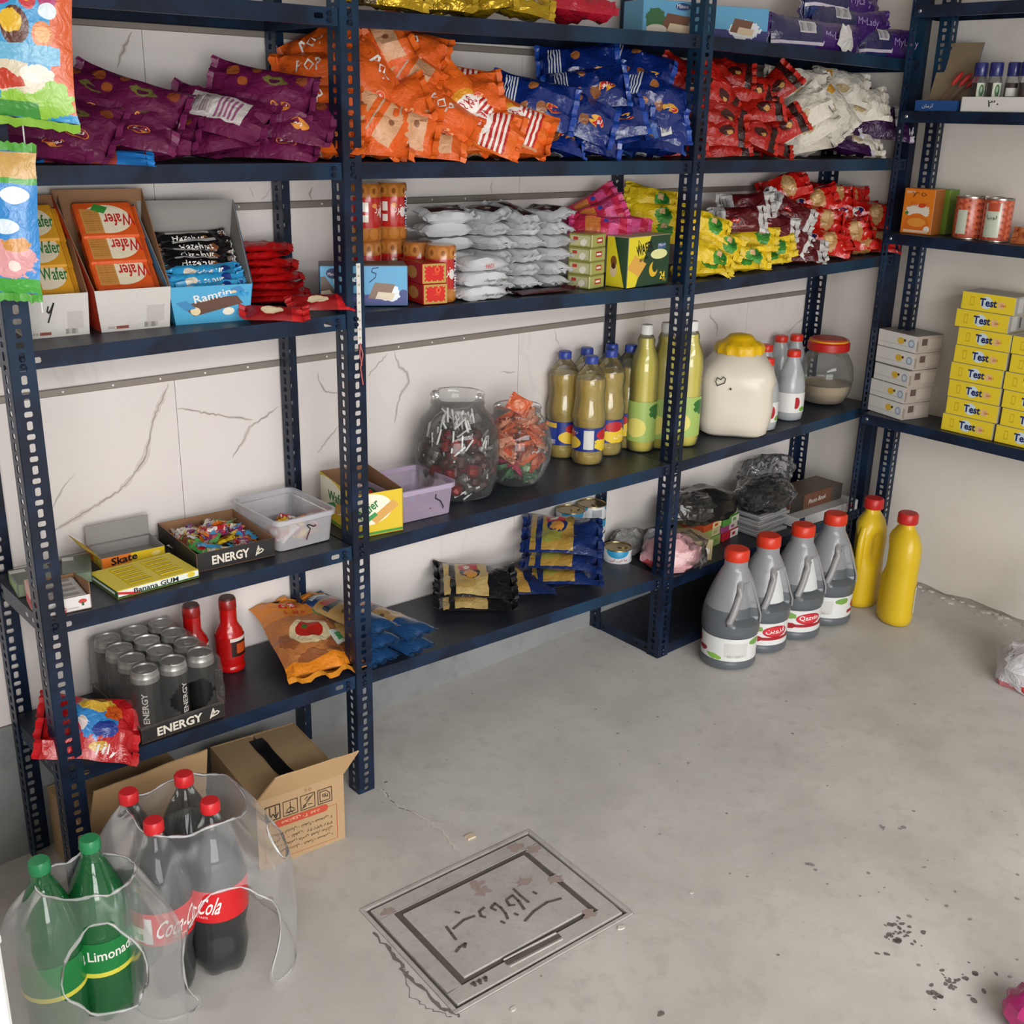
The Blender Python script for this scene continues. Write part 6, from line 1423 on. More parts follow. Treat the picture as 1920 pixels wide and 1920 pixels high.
# ---- round glass jars
jar_glass = glassy('jar_glass', '#d4dadb', .05, .03, .7, .22)
p = (2.47, 0.1655, 0.5749)
t = thing('glass_jar', 'round clear jar with a red and yellow lid, rice at the bottom', 'jar', (2.372, .118, p[2]), 0)
jpf = [(.045, 0), (.062, .004), (.078, .035), (.083, .075), (.078, .115), (.062, .145), (.050, .155), (.049, .168)]
lathe_obj('jar', t, jar_glass, jpf, 36, cap1=False); lathe_obj('rice', t, plain('rice_grain', '#a8977c', .8, bump=.6, bscale=400), sub(jpf, .003, .058, .0015), 36)
lathe_obj('lid', t, plain('red_lid', '#b0201c', .35), [(.060, .158), (.062, .160), (.062, .180), (.058, .184)], 36, 40); lathe_obj('lid_ring', t, plain('amber_ring', '#d28a1e', .4), [(.058, .1835), (.058, .189), (.050, .190)], 36, 40); lathe_obj('lid_top', t, plain('dull_red_lid', '#a3322a', .5), [(.052, .1895), (.050, .193), (.001, .194)], 36, 40)
# lollipop jar
p = (1.007, 0.1835, 0.5534)
t = thing('sweet_jar', 'large open clear jar filled with foil-wrapped lollipops', 'jar', (.985, .142, p[2]), R(-20)); JT = t; t.scale = (1.15, 1.15, 1.06)
jpf = [(.052, 0), (.070, .006), (.080, .04), (.084, .09), (.083, .13), (.072, .165), (.055, .185), (.051, .195), (.053, .200), (.051, .215), (.0535, .218), (.0515, .221)]
lathe_obj('jar', t, jar_glass, jpf, 40, cap1=False, wob=lambda a, z: 1+.012*math.cos(6*a) if z < .17 else 1)
mset = [plain('foil_silver', '#7b7674', .22, .7, bump=.5, bscale=300), plain('foil_brown', '#3d1812', .25, .35, bump=.5, bscale=300), plain('foil_red', '#7c1c18', .22, .35, bump=.5, bscale=300)]
stick = plain('lolly_stick', '#d9d7d4', .5); LP = {}
def lolly(label, loc, rot, i, grp):
    if i in LP: return dup(LP[i], label, loc, rot, grp)
    t = thing('lollipop', label, 'lollipop', loc, 0, grp, rot); r_ = random.Random(i)
    mb = MB(); mb.lathe([(.003, -.013), (.011, -.009), (.0135, 0), (.011, .009), (.004, .013)], 10, wob=lambda a, z: 1+.12*math.sin(3*a+z*300+i)); obj('sweet', mb.mesh('sweet', mset[i], smooth=30), t)
    mb = MB(); mb.lathe([(.003, .012), (.010, .021), (.009, .022), (.002, .013)], 8, wob=lambda a, z: 1+.3*math.sin(4*a)); obj('wrapper_frill', mb.mesh('wrapper_frill', mset[0]), t)
    mb = MB(); mb.tube([(0, 0, .012), (0, 0, .052)], .0019, 6); obj('stick', mb.mesh('stick', stick, smooth=40), t); t.scale = (1.15, 1.15, 1.15); LP[i] = t; return t
r = random.Random(11); B0 = Matrix.Translation(JT.location) @ Matrix.Diagonal((1.15, 1.15, 1.06, 1))
for k in range(130):
    a = r.uniform(0, 6.283); zz = .016+.118*(k/130)+r.uniform(-.006, .006); rr = .067*math.sqrt(r.uniform(.45, 1)) if k < 92 else .045*math.sqrt(r.random())
    rr = min(rr, .050+.25*zz if zz < .04 else .065)
    fi = r.choice((0, 1, 1, 2)); lolly('%s foil lollipop in the large open jar' % ('silver', 'brown', 'red')[fi], B0 @ Vector((rr*math.cos(a), rr*math.sin(a), zz)), tuple((lambda s_: Vector((-math.sin(a)*s_-.25*math.cos(a), math.cos(a)*s_-.25*math.sin(a), r.uniform(-.7, 1.3) if k < 80 else r.uniform(.6, 1.6))))(r.uniform(-1, 1)).to_track_quat('Z', 'Y').to_euler()), fi, 'lollipops in the large jar')
# round sweet jar
p = (1.17, 0.1338, 0.5532)
t = thing('sweet_jar', 'round open clear jar of orange and green wrapped sweets', 'jar', (1.150, .128, p[2]), 0); JT = t; t.scale = (1.14, 1.14, 1.1)
jpf = [(.040, 0), (.046, .003), (.060, .022), (.072, .055), (.074, .085), (.068, .118), (.055, .142), (.0485, .150), (.0485, .162), (.0505, .165), (.0485, .168)]
lathe_obj('jar', t, jar_glass, jpf, 36, cap1=False)
wr_ = [paint('coral_square_wrap', '#c8603c', [('w', .5, .5, .3, .3, '#d98a6a')], .25, bump=.4, coat=.3), paint('green_square_wrap', '#5f8a64', [('w', .5, .5, .3, .3, '#8fb08a')], .25, bump=.4, coat=.3), paint('peach_square_wrap', '#cf8f70', [('w', .5, .5, .3, .3, '#c9502c')], .25, bump=.4, coat=.3), paint('rose_square_wrap', '#a8405a', [], .25, bump=.4, coat=.3)]
sqp = []
for i, m_ in enumerate(wr_): sqp.append(bag('wrapped_sweet', 'x', 'sweet', .042, .042, .014, m_, m_, 190+i, 'square sweets in the round jar', n=7, m=6, L=.005))
r = random.Random(8); B0 = Matrix.Translation(JT.location) @ Matrix.Diagonal((1.14, 1.14, 1.1, 1)); cnt = 0
for k in range(54):
    zz = .018+.135*k/54; R_ = max(.01, (sub(jpf, zz, zz+.001, .024)[0][0] if zz < .14 else .020)); a = r.uniform(0, 6.283); rr = R_*math.sqrt(r.uniform(.2, 1))
    i = r.choice((1, 1, 3)) if zz < .045 else r.choice((0, 0, 2, 2, 0))
    loc = B0 @ Vector((rr*math.cos(a), rr*math.sin(a), zz)); rot = (r.uniform(-1.1, 1.1), r.uniform(-1.1, 1.1), r.uniform(0, 6))
    lb = '%s square sweet in the round open jar' % ('coral', 'green', 'peach', 'rose')[i]
    if k == 53: lb = 'orange square sweet standing out of the round jar mouth'; loc = B0 @ Vector((-.004, -.01, .172)); rot = (1.2, .5, FACE+1.57); i = 0
    o = sqp[i]
    if o['label'] == 'x': o['label'] = lb; o.location = loc; o.rotation_euler = rot
    else: dup(o, lb, loc, rot)
# ---- energy drink cans in their tray
t = tray('can_tray', 'black cardboard tray holding twelve energy cans, lowest left shelf', 'tray', (.150, .006, .2718), .010, .166, .222, .032, .032, en, card_in, 0); energy_marks(t, .030, .006, .090, .018)
CT = Matrix.Translation(t.location) @ Euler(t.rotation_euler).to_matrix().to_4x4()
can_side = paint('black_can', '#2b2a2a', [('r', .2, .5, .05, .5, '#3c3a3a'), ('r', .7, .5, .06, .5, '#3a3838'), ('r', .5, .96, .5, .04, '#8f8d8a')], .28, .55); alu = plain('aluminium', '#b5b3b0', .35, .7)
can0 = None
colw, roww = ('left', 'middle', 'right'), ('front', 'second', 'third', 'back')
for i in range(3):
    for j in range(4):
        loc = CT @ Vector((.0285+i*.0545, .0285+j*.0548, .0020)); lb = 'black energy can, %s one of the %s row in the tray' % (colw[i], roww[j])
        if can0: dup(can0, lb, loc, (0, 0, R((i*50+j*77) % 360))); continue
        can0 = t = thing('drink_can', lb, 'can', loc, 0, 'energy cans in the tray')
        lathe_obj('can_body', t, can_side, [(.020, 0), (.0235, .003), (.0262, .010), (.0262, .118), (.0258, .121)], 28, cap1=False)
        lathe_obj('can_top', t, alu, [(.0258, .121), (.0236, .129), (.0242, .1315), (.0238, .133), (.0225, .1325), (.0215, .1295), (.001, .1293)], 28, 35, cap0=False)
        mb = MB(); mb.prism([(.011*math.cos(a)-.004, .006*math.sin(a)) for a in [k*.628 for k in range(10)]], .1296, .1306); obj('pull_tab', mb.mesh('pull_tab', alu), t)
        letters('lettering', t, plain('can_print', '#b9b5ae', .4), 'ENERGY', lambda x, y: Vector((.0268*math.cos(-1.9-y*.42), .0268*math.sin(-1.9-y*.42), .032+x*.062)), 2, .02)
# clear shrink wrap over the cans with a torn window
cf = glassy('can_film', '#d4d3d0', .18, .03, .35, .15, wrinkle=.3, ws=20)
mb = MB(); n = 112; lv = [k*.06 for k in range(16)]+[.95, 1.0, 1.02, 1.02]
def rrect(t, e, w=.166, d=.222):
    t = (t % 1)*4; i = int(t); f = t-i; c = [(0, 0), (w, 0), (w, d), (0, d)]; a, b = c[i], c[(i+1) % 4]
    x, y = a[0]+(b[0]-a[0])*f, a[1]+(b[1]-a[1])*f; return w/2+(x-w/2)*(1+e), d/2+(y-d/2)*(1+e)
ix = {}
for i, l in enumerate(lv):
    for j in range(n):
        e = .03-.04*l if l < .92 else -.04 if l < .97 else -.10 if l < 1.01 else -.30-.25*(i == len(lv)-1); x, y = rrect(j/n, e); w_ = noise.noise((j*.2, l*5, 4.0))
        p = CT @ Vector((x+.004*w_, y+.004*w_, .030+.107*min(l, 1.0)+(.002*w_ if l > .9 else 0)+(.001 if l > .97 else 0))); ix[i, j] = len(mb.v); mb.v.append(tuple(p))
for i in range(len(lv)-1):
    for j in range(n):
        tt = (j+.5)/n*4; fl = lv[i]*.5+lv[i+1]*.5
        if tt < 1 and ((tt-.62)/.26)**2+((fl-.33)/.30)**2 < 1: continue
        mb.f.append((ix[i, j], ix[i, (j+1) % n], ix[i+1, (j+1) % n], ix[i+1, j])); mb.m.append(0); mb.uv.append([(0, 0)]*4)
o = obj('shrink_film', mb.mesh('shrink_film', cf, smooth=True)); tag(o, 'clear shrink film with a torn window round the energy cans', 'plastic film')
# ---- sauce bottles
sauce = plain('red_sauce', '#b3100f', .22, coat=.4); sl = paint('sauce_label', '#a80f10', [('r', .30, .5, .16, .4, '#2a1512'), ('r', .30, .48, .10, .24, '#b8481c'), ('r', .62, .42, .07, .26, '#d6cfc8'), ('b', .62, .35, .05, .12, '#3a2a28'), ('r', .25, .92, .12, .08, '#d8c9c0')], .35)
spf = [(.024, 0), (.029, .004), (.0295, .012), (.0265, .016), (.028, .022), (.0295, .04), (.0295, .078), (.027, .090), (.020, .102), (.0175, .108), (.0175, .140)]
for p, rz, lb in (((0.4234, 0.1874, 0.2667), -30, 'red sauce bottle at the front, right of the energy cans'), ((0.3481, 0.1958, 0.2676), 30, 'red sauce bottle behind the energy cans')):
    t = thing('sauce_bottle', lb, 'bottle', p, FACE+R(rz), 'red sauce bottles')
    lathe_obj('bottle', t, sauce, spf, 26); band('label', t, sl, .0296, .034, .080); lathe_obj('cap', t, plain('dark_red_cap', '#8f1512', .3, coat=.3), [(.0178, .138), (.0182, .140), (.0178, .158), (.0165, .160)], 22, 40, cap1=False); lathe_obj('cap_top', t, plain('dark_cap_top', '#4a2420', .4), [(.0170, .1595), (.015, .163), (.001, .1632)], 22, 40)
# ---- pasta and sweets on the lowest left shelf
W, H = .235, .170
pq = bag('pasta_bag', 'orange pasta bag with a plate of tomato pasta printed on it', 'pasta', W, H, .045, paint('orange_pasta_wrap', '#a8693c', [('w', .30, .5, .34, .5, '#b0713f'), ('w', .40, .80, .10, .14, '#8f5530'), ('w', .25, .2, .12, .16, '#8f5530'), ('w', .15, .6, .08, .2, '#8a5230'), ('r', .90, .5, .20, .5, '#cf7a24'), ('r', .06, .5, .08, .5, '#d9811f'), ('e', .46, .48, .17, .27, '#d6c39a'), ('e', .48, .48, .11, .18, '#b32418'), ('e', .52, .52, .03, .04, '#3f6a2c'), ('r', .36, .13, .09, .10, '#cfd6cc', .2), ('r', .36, .12, .05, .05, '#4f9a5c', .2), ('w', .72, .16, .09, .13, '#5f7a3c'), ('r', 10.5, .5, .5, .5, '#cf7a24')], .3, bump=.25, coat=.3),
    plain('orange_pasta_seal', '#d48a2a', .35), 201, prints=[('SOBHDA', .76, .54, .11, .045, inkr, -1.57), ('@', .86, .58, .10, .05, inkr, -1.57), ('GOLDEN', .86, .58, .07, .026, inkw, -1.57)])
pq.location = (.575, .135, .318); pq.rotation_euler = (R(0), R(-17), R(80))
sb = bag('sweet_bag', 'red and blue sweet bag sagging behind the left post on the lowest shelf', 'bag', .155, .13, .055, paint('red_blue_sweet_wrap', '#b3161c', [('w', .55, .62, .26, .34, '#2f7fc0'), ('w', .56, .85, .2, .14, '#cfa63a'), ('w', .74, .72, .1, .14, '#c9561e'), ('w', .66, .42, .14, .14, '#223a8a'), ('w', .40, .5, .06, .1, '#d9c9c4'), ('e', .60, .18, .1, .06, '#c9a03a')], .25, bump=.4, coat=.4), plain('red_sweet_seal', '#b8181e', .3), 202, wr=1.3, prints=[('lily', .72, .12, .12, .08, inkw, 0)])
sb.location = (.068, .035, .322); sb.rotation_euler = (R(38), R(18), R(-18))
spm = paint('spaghetti_wrap', '#b08a4a', [('r', .04, .5, .16, .5, '#1d3f6c'), ('r', .10, .5, .03, .3, '#cfd6da'), ('r', .90, .5, .20, .5, '#1f4470'), ('r', .36, .5, .05, .42, '#22303f'), ('r', .28, .5, .05, .3, '#b03a2c'), ('e', .55, .3, .03, .08, '#5c4020'), ('e', .75, .7, .03, .08, '#5c4020'), ('r', 10.5, .5, .5, .5, '#2a4a68')], .25, bump=.15, coat=.4)
sps = plain('navy_seal', '#1f4268', .3, coat=.3); spb = bag('spaghetti_pack', 'x', 'pasta', .235, .084, .037, spm, sps, 205, 'spaghetti packs behind the middle post', fat=.25, wr=.5, m=8)
for k, (x, y, lv_, rz, lb) in enumerate(((.664, .112, 0, -82, 'spaghetti pack lowest in the left pile, behind the post'), (.752, .108, 0, -80, 'spaghetti pack lowest in the right pile'), (.668, .114, 1, -81, 'spaghetti pack in the middle of the left pile'), (.755, .112, 1, -79, 'spaghetti pack topmost in the right pile'), (.664, .118, 2, -82, 'spaghetti pack topmost in the left pile'))):
    loc, rot = (x, y, sz('S4', x)+.019+lv_*.033), (0, 0, R(rz))
    if k == 0: spb.location = loc; spb.rotation_euler = rot; spb['label'] = lb
    else: dup(spb, lb, loc, rot)
def pasta_proto(nm, base, win, ink, seed, w=.175, h=.145, t=.034):
    return bag('pasta_bag', nm, 'pasta', w, h, t, paint(nm.split(',')[0].replace(' ', '_'), base, [('r', .36, .5, .30, .46, win), ('w', .3, .35, .2, .2, ink), ('r', .18, .5, .04, .5, base), ('e', .42, .60, .14, .19, base), ('w', .42, .55, .09, .13, '#c88a3c'), ('r', .40, .78, .13, .10, '#b3222a'), ('e', .38, .78, .05, .06, '#d8cfc0'), ('r', 10.4, .5, .3, .4, win)], .25, bump=.25, coat=.4), plain(base[1:]+'_seal', base, .28, coat=.3), seed)
k1 = pasta_proto('black banded tan pasta bag, upper of two at the left', '#17171a', '#b39a62', '#a88a52', 211); k1.location = (1.045, .145, sz('S4', 1.045)+.064); k1.rotation_euler = (R(14), R(4), R(-34)); k1.scale = (1, 1, 1)
k2 = dup(k1, 'black banded tan pasta bag, lower of two at the left', (1.040, .140, sz('S4', 1.04)+.0225), (R(4), 0, R(-36)), None, (1, 1, 1))
k3 = pasta_proto('navy pasta bag, lying flat between the two heaps', '#18264f', '#a98440', '#8f6a30', 212); k3.location = (1.185, .165, sz('S4', 1.195)+.022); k3.rotation_euler = (R(8), R(2), R(-25)); k3.scale = (.95, .95, 1)
k4 = pasta_proto('navy twist pasta bag, topmost of the three stacked', '#172a5c', '#a0803c', '#8a8a3c', 213, .180, .165, .046); k4.location = (1.315, .132, sz('S4', 1.345)+.130); k4.rotation_euler = (R(17), R(2), R(-44))
dup(k4, 'navy twist pasta bag, in the middle of the three stacked', (1.318, .130, sz('S4', 1.345)+.077), (R(8), 0, R(-48)))
dup(k4, 'navy twist pasta bag, lowest of the three stacked', (1.322, .132, sz('S4', 1.345)+.028), (R(2), 0, R(-42)))
# ---- tuna cans
tl = paint('tuna_label', '#c9ccce', [('e', .22, .95, .14, .5, '#2a8ab4'), ('e', .72, .95, .14, .5, '#2a8ab4'), ('r', .47, .5, .06, .3, '#8e9296'), ('b', .97, .4, .03, .3, '#4a4a4c')], .4); tin = plain('tin_gold', '#8f8058', .28, .85)
tc0 = None
def tuna(lb, loc, rz):
    global tc0
    if tc0: return dup(tc0, lb, loc, (0, 0, R(rz)))
    tc0 = t = thing('tuna_can', lb, 'can', loc, R(rz), 'tuna cans')
    lathe_obj('can_body', t, tl, [(.0375, .0), (.0385, .002), (.0385, .034), (.0375, .036)], 30, cap1=False)
    lathe_obj('can_lid', t, tin, [(.0375, .0345), (.0392, .036), (.0388, .038), (.0365, .0378), (.0355, .0355), (.020, .0350), (.001, .0352)], 30, 35, cap0=False)
    mb = MB(); mb.prism([(.013*math.cos(a)-.012, .007*math.sin(a)) for a in [k*.628 for k in range(10)]], .0356, .0372); obj('pull_ring', mb.mesh('pull_ring', tin), t)
    letters('lettering', t, inkr, fa('ماهی تن'), cyl_fn(.0385, .9, 2.1, .006, .017, .0008), 1)
    return t
p = (1.606, 0.2283, 0.2306)
tuna('tuna can standing alone in front of the stacks', (1.553, .160, sz('S4', 1.553)), AZ-86)
for k in range(4): tuna('tuna can %s in the left stack behind the pasta' % ('lowest', 'second from the bottom', 'second from the top', 'topmost')[k], (1.424, .216, sz('S4', 1.424)+k*.0385), AZ-70-(k*40 if k < 3 else 0))
for k in range(4): tuna('tuna can %s in the right stack by the wall' % ('lowest', 'second from the bottom', 'second from the top', 'topmost')[k], (1.508, .222, sz('S4', 1.508)+k*.0385), AZ+60+k*50)
# ---- vinegar jugs on the floor
jug_m = plain('grey_jug', '#7b7e84', .3, trans=0, coat=.15); jug_liq = plain('dark_vinegar_jug', '#3f444a', .25, coat=.2)
jt = NT('vinegar_jug'); z_ = jt.n('ShaderNodeSeparateXYZ'); tc = jt.n('ShaderNodeTexCoord'); jt.l(tc.outputs['Object'], z_.inputs[0])
lv = jt.math('LESS_THAN', z_.outputs[2], .165); jt.col(jt.mix(lv, rgb('#85868a'), rgb('#565b60'))); jt.set(Roughness=.3, Coat_Weight=.15); jug_mat = jt.m
jlabel = paint('jug_label', '#d2d3d2', [('w', .08, .75, .05, .16, '#6f9a48'), ('e', .22, .62, .085, .26, '#ab1a26'), ('e', .22, .62, .075, .21, '#c3303a'), ('r', .20, .30, .12, .07, '#9c1a24', .0), ('w', .10, .30, .035, .12, '#8f1820'), ('w', .33, .34, .035, .12, '#8f1820'), ('r', .55, .5, .07, .32, '#c3c3c0'), ('b', .55, .22, .05, .06, '#9a9a98'), ('w', .42, .14, .05, .12, '#7fae4a'), ('w', .68, .80, .05, .14, '#6f9a48'), ('e', .84, .55, .075, .26, '#ab1a26'), ('r', .84, .25, .11, .08, '#9c1a24')], .4)
def jug(label, loc, rz, logo, rl=0.0):
    t = thing('vinegar_jug', label, 'jug', loc, R(rz), 'grey vinegar jugs on the floor'); t.scale = (1.27, 1.27, 1)
    prof = [(.046, 0), (.0565, .004), (.0585, .012), (.0575, .02), (.0565, .024), (.0565, .092), (.0595, .098), (.0605, .125), (.059, .150), (.052, .185), (.041, .225), (.030, .255), (.0245, .268), (.0235, .290)]
    def dent(a, z):     # a finger recess behind the grip, on the -y side
        d = (a+math.pi/2+math.pi) % (2*math.pi)-math.pi
        if .128 < z < .238: 
            hw = .62-.9*(z-.13); k = min(1, max(0, (hw-abs(d-.62))/.10))*min(1, (z-.128)/.01)*min(1, (.238-z)/.01); return 1-.30*k
        return 1
    P = []
    for (ra, za), (rb, zb) in zip(prof, prof[1:]):
        n = max(1, int((zb-za)/.005))
        for i in range(n): P.append((ra+(rb-ra)*i/n, za+(zb-za)*i/n))
    P.append(prof[-1])
    lathe_obj('jug_body', t, jug_mat, P, 80, 40, wob=dent, cap1=False)
    # grip bar beside the recess
    mb = MB(); path = []
    for k in range(9):
        z = .128+.112*k/8; rr = (.0595 if z < .15 else .0595-(z-.15)*.29)+(.004 if 0 < k < 8 else -.004); a = -math.pi/2-.16+.50*k/8
        path.append((rr*math.cos(a), rr*math.sin(a), z))
    mb.tube(path, [.0055]+[.0075]*7+[.0055], 8); obj('grip', mb.mesh('grip', plain('grip_plastic', '#908f90', .3), smooth=50), t)
    mb = MB(); a = -math.pi/2+1.18; mb.tube([((.062-(max(0, z-.15))*.29)*math.cos(a), (.062-(max(0, z-.15))*.29)*math.sin(a), z) for z in (.13, .15, .18, .21, .235)], .0018, 6); obj('recess_edge', mb.mesh('recess_edge', plain('grip_plastic', '#908f90', .3), smooth=50), t)
    if logo:
        mb = MB(); mb.grid([[(.0008+(.0595 if z < .15 else .0595-(z-.15)*.29)*.74*math.cos(-1.5708+.62+(.52-.9*(z-.13))*(q/4-1)), (.0595 if z < .15 else .0595-(z-.15)*.29)*.74*math.sin(-1.5708+.62+(.52-.9*(z-.13))*(q/4-1))-.0012, z) for q in range(9)] for z in (.142, .17, .2, .226)])
        obj('recess_panel', mb.mesh('recess_panel', plain('pale_panel', '#c9cbcc', .4), smooth=True), t)
    lb_ = band('label', t, jlabel, .0566, .027, .090, 40, .0006); lb_.rotation_euler = (0, 0, R(rl))
    if logo: letters('lettering', lb_, inkw, logo, cyl_fn(.0566, 2*math.pi*.155, 2*math.pi*.285, .060, .076, .0012), 2, .01)
    screw_cap(t, plain('orange_cap', '#c8331a', .35), .0255, .288, .030, 30)
    return t
AJ = AZ+90
jug('grey vinegar jug nearest the camera, label text side out', (1.703, -0.12, 0.0104), AJ-8, '', -275)
jug('grey vinegar jug second from the front, red oval with Persian word', (1.841, -0.1168, 0.0149), AJ-4, fa('قزوین'), -142)
jug('grey vinegar jug third from the front, red oval with Latin letters', (1.976, -0.1299, 0.0191), AJ-6, 'Qazvin', -142)
jug('grey vinegar jug farthest from the camera, by the yellow one', (2.117, -0.1366, 0.0234), AJ-12, '', -300)
# ---- yellow bleach bottles
yel = plain('yellow_plastic', '#cfae1e', .35, coat=.1)
def yjug(label, loc, rz, la=-2.4):
    t = thing('detergent_bottle', label, 'bottle', loc, R(rz), 'yellow detergent bottles on the floor'); t.scale = (1.2, 1.2, 1)
    prof = [(.040, 0), (.047, .004), (.050, .02), (.050, .10), (.0485, .15), (.050, .20), (.0475, .235), (.038, .262), (.026, .280), (.0215, .286), (.0215, .298)]
    P = []
    for (ra, za), (rb, zb) in zip(prof, prof[1:]):
        n = max(1, int((zb-za)/.010))
        for i in range(n): P.append((ra+(rb-ra)*i/n, za+(zb-za)*i/n))
    P.append(prof[-1])
    def dent(a, z):
        k = 0
        if .13 < z < .245: 
            for c in (0.55, math.pi-.55):
                d = (a-c+math.pi) % (2*math.pi)-math.pi; k = max(k, math.exp(-(d/.42)**2)*min(1, (z-.13)/.035)*min(1, (.245-z)/.03))
        return 1-.42*k
    lathe_obj('bottle', t, yel, P, 48, 70, sx=.78, sy=1.05, wob=dent, cap1=False)
    mb = MB(); path = [(0, .045, .125), (.0, .0535, .15), (.0, .0545, .18), (.0, .052, .215), (.0, .040, .246)]
    mb.tube(path, [.008, .0095, .0095, .0095, .009], 10); obj('handle', mb.mesh('handle', yel, smooth=60), t)
    band('label', t, plain('pale_label', '#c9c4b0', .5), .0502, .04, .12, 24, .0006, la, la+1.6, .78, 1.05)
    screw_cap(t, plain('crimson_cap', '#b3201c', .35), .0235, .296, .030, 30); return t
yjug('yellow detergent bottle with its handle side out, by the rack foot', (2.288, -0.1481, 0.0288), AZ-128, -.2)
yjug('yellow detergent bottle standing alone nearer the right wall', (2.257, -0.2765, 0.026), AZ+95, -.95)
# ---- bean cans and spice jars on the right rack
bl = paint('bean_can_label', '#b0492f', [('w', .07+.11*i, .10+.16*j+(.08 if i % 2 else 0), .045, .075, '#c8684a') for i in range(9) for j in range(6)]+[('w', .08+.11*i, .06+.16*j+(.08 if i % 2 else 0), .02, .03, '#8f3a24') for i in range(9) for j in range(6)]+[('r', .30, .5, .09, .42, '#b9c2b0'), ('r', .30, .82, .07, .10, '#b0492f'), ('r', .78, .4, .06, .3, '#b9c2b0')], .3, coat=.3)
steel = plain('can_steel', '#a9a39c', .25, .9); bc0 = None
for loc, rz, lb in (((2.425, -.232, 1.0866), 30, 'bean can at the left, pale label with writing turned out'), ((2.452, -.273, 1.0866), 120, 'bean can between the two front ones, set back'), ((2.425, -.311, 1.0866), 210, 'bean can at the right, beans printed all round')):
    if bc0: dup(bc0, lb, loc, (0, 0, FACE+R(rz))); continue
    bc0 = t = thing('bean_can', lb, 'can', loc, FACE+R(rz), 'bean cans on the right rack')
    lathe_obj('can_body', t, bl, [(.0365, .003), (.0370, .005), (.0370, .104), (.0365, .106)], 32, cap0=False, cap1=False); lathe_obj('rims', t, steel, [(.034, 0), (.0378, .0005), (.0378, .0035), (.0362, .0045)], 32, 35); lathe_obj('lid', t, steel, [(.0362, .1045), (.0378, .1055), (.0378, .109), (.0355, .1092), (.0350, .107), (.001, .107)], 32, 35, cap0=False)
    letters('lettering', t, inkb, fa('لوبیا'), cyl_fn(.037, 1.5, 2.2, .055, .067, .001), 1)
JB = Matrix.Translation(jar_tray.location) @ Euler(jar_tray.rotation_euler).to_matrix().to_4x4()
spice = plain('dark_spice', '#3a2216', .6); navycap = plain('navy_cap', '#23286a', .3, coat=.3); slb = paint('spice_label', '#c3cbb6', [('e', .5, .58, .26, .34, '#2f5a3c'), ('e', .5, .66, .12, .16, '#8fa88a'), ('r', .5, .2, .3, .1, '#c9c3ae')], .5); sp0 = None
for k in range(4):
    loc = JB @ Vector((.026+.041*k, .030+(.012 if k == 2 else 0), .002)); lb = 'spice jar with a navy cap, %s in the white tray' % ('first from the left', 'second from the left', 'third with a white paper band', 'cut by the photo edge')[k]
    if sp0: o = dup(sp0, lb, loc, (0, 0, FACE-1.57+R((0, 4, 150, 20)[k])))
    else:
        sp0 = t = thing('spice_jar', lb, 'jar', loc, FACE-1.57, 'spice jars in the white tray')
        lathe_obj('jar', t, jar_glass, [(.016, 0), (.0182, .003), (.0182, .072), (.0165, .080), (.0140, .086)], 24, cap1=False); lathe_obj('spice', t, spice, [(.015, .002), (.0172, .004), (.0172, .068), (.001, .069)], 24)
        band('label', t, slb, .0183, .022, .068, 12, .0005, .95, 2.2); lathe_obj('cap', t, navycap, [(.0160, .084), (.0166, .085), (.0166, .114), (.0155, .117), (.001, .117)], 24, 40, wob=lambda a, z: 1+.015*(1 if math.sin(a*12) > 0 else -1))
    if k == 2:
        pb = obj('paper_band', bpy.data.meshes.new('paper_band'), o); mb = MB(); mb.grid([[(.0192*math.cos(.4+1.6*q/10), .0192*math.sin(.4+1.6*q/10), z) for q in range(11)] for z in (.036, .056)]); pb.data = mb.mesh('paper_band', tw); pb.rotation_euler = (0, 0, R(-150))

# ------------------------------------------------------------------ cardboard cartons, bags, light strip
kraft = plain('kraft_card', '#a98c68', .85, bump=.08, bscale=160, vary=.05); kraft_in = plain('kraft_card_inside', '#b4936a', .85, bump=.08, bscale=160, vary=.04)
tape = plain('black_glossy_tape', '#1d1c1d', .12, coat=.6)
p = (0.3215, -0.0856, -0.0333); yaw = -.10; w, d, h = .186, .235, .158
t = thing('cardboard_box', 'brown cardboard box with upside-down printing in front of the middle post', 'box', (p[0], p[1], p[2]+.001), yaw)
mb = MB(); th = .003
mb.box(0, 0, 0, w, th, h).box(0, d-th, 0, w, d, h).box(0, th, 0, th, d-th, h).box(w-th, th, 0, w, d-th, h).box(th, th, 0, w-th, d-th, th); obj('walls', mb.mesh('walls', kraft), t)
def flap(nm, parent, a, b, out, th=.003, mat=kraft_in, seed=0, cut=.006):
    a, b, out = Vector(a), Vector(b), Vector(out); n = (b-a).cross(out).normalized()*th; r = random.Random(seed); u = (b-a)
    top = [a+out+u*k/10+out.normalized()*r.uniform(-.0018, .0018)-(u.normalized()*(cut if k == 10 else -cut if k == 0 else 0)) for k in range(11)]; low = [a+u*k/10 for k in range(11)]
    mb = MB(); mb.grid([low, top]).grid([[q+n for q in low], [q+n for q in top]], flip=True).grid([top, [q+n for q in top]]).grid([[low[0], top[0]], [low[0]+n, top[0]+n]]).grid([[low[-1]+n, top[-1]+n], [low[-1], top[-1]]])
    return obj(nm, mb.mesh(nm, mat), parent)
flap('front_flap', t, (0, 0, h), (w, 0, h), (.020, -.040, .066), seed=1)
mb = MB(); mb.box(.001, .004, h-.004, w*.47, d-.001, h-.001).box(w*.50, .004, h-.004, w-.001, d-.001, h-.001); obj('top_flaps', mb.mesh('top_flaps', kraft), t)
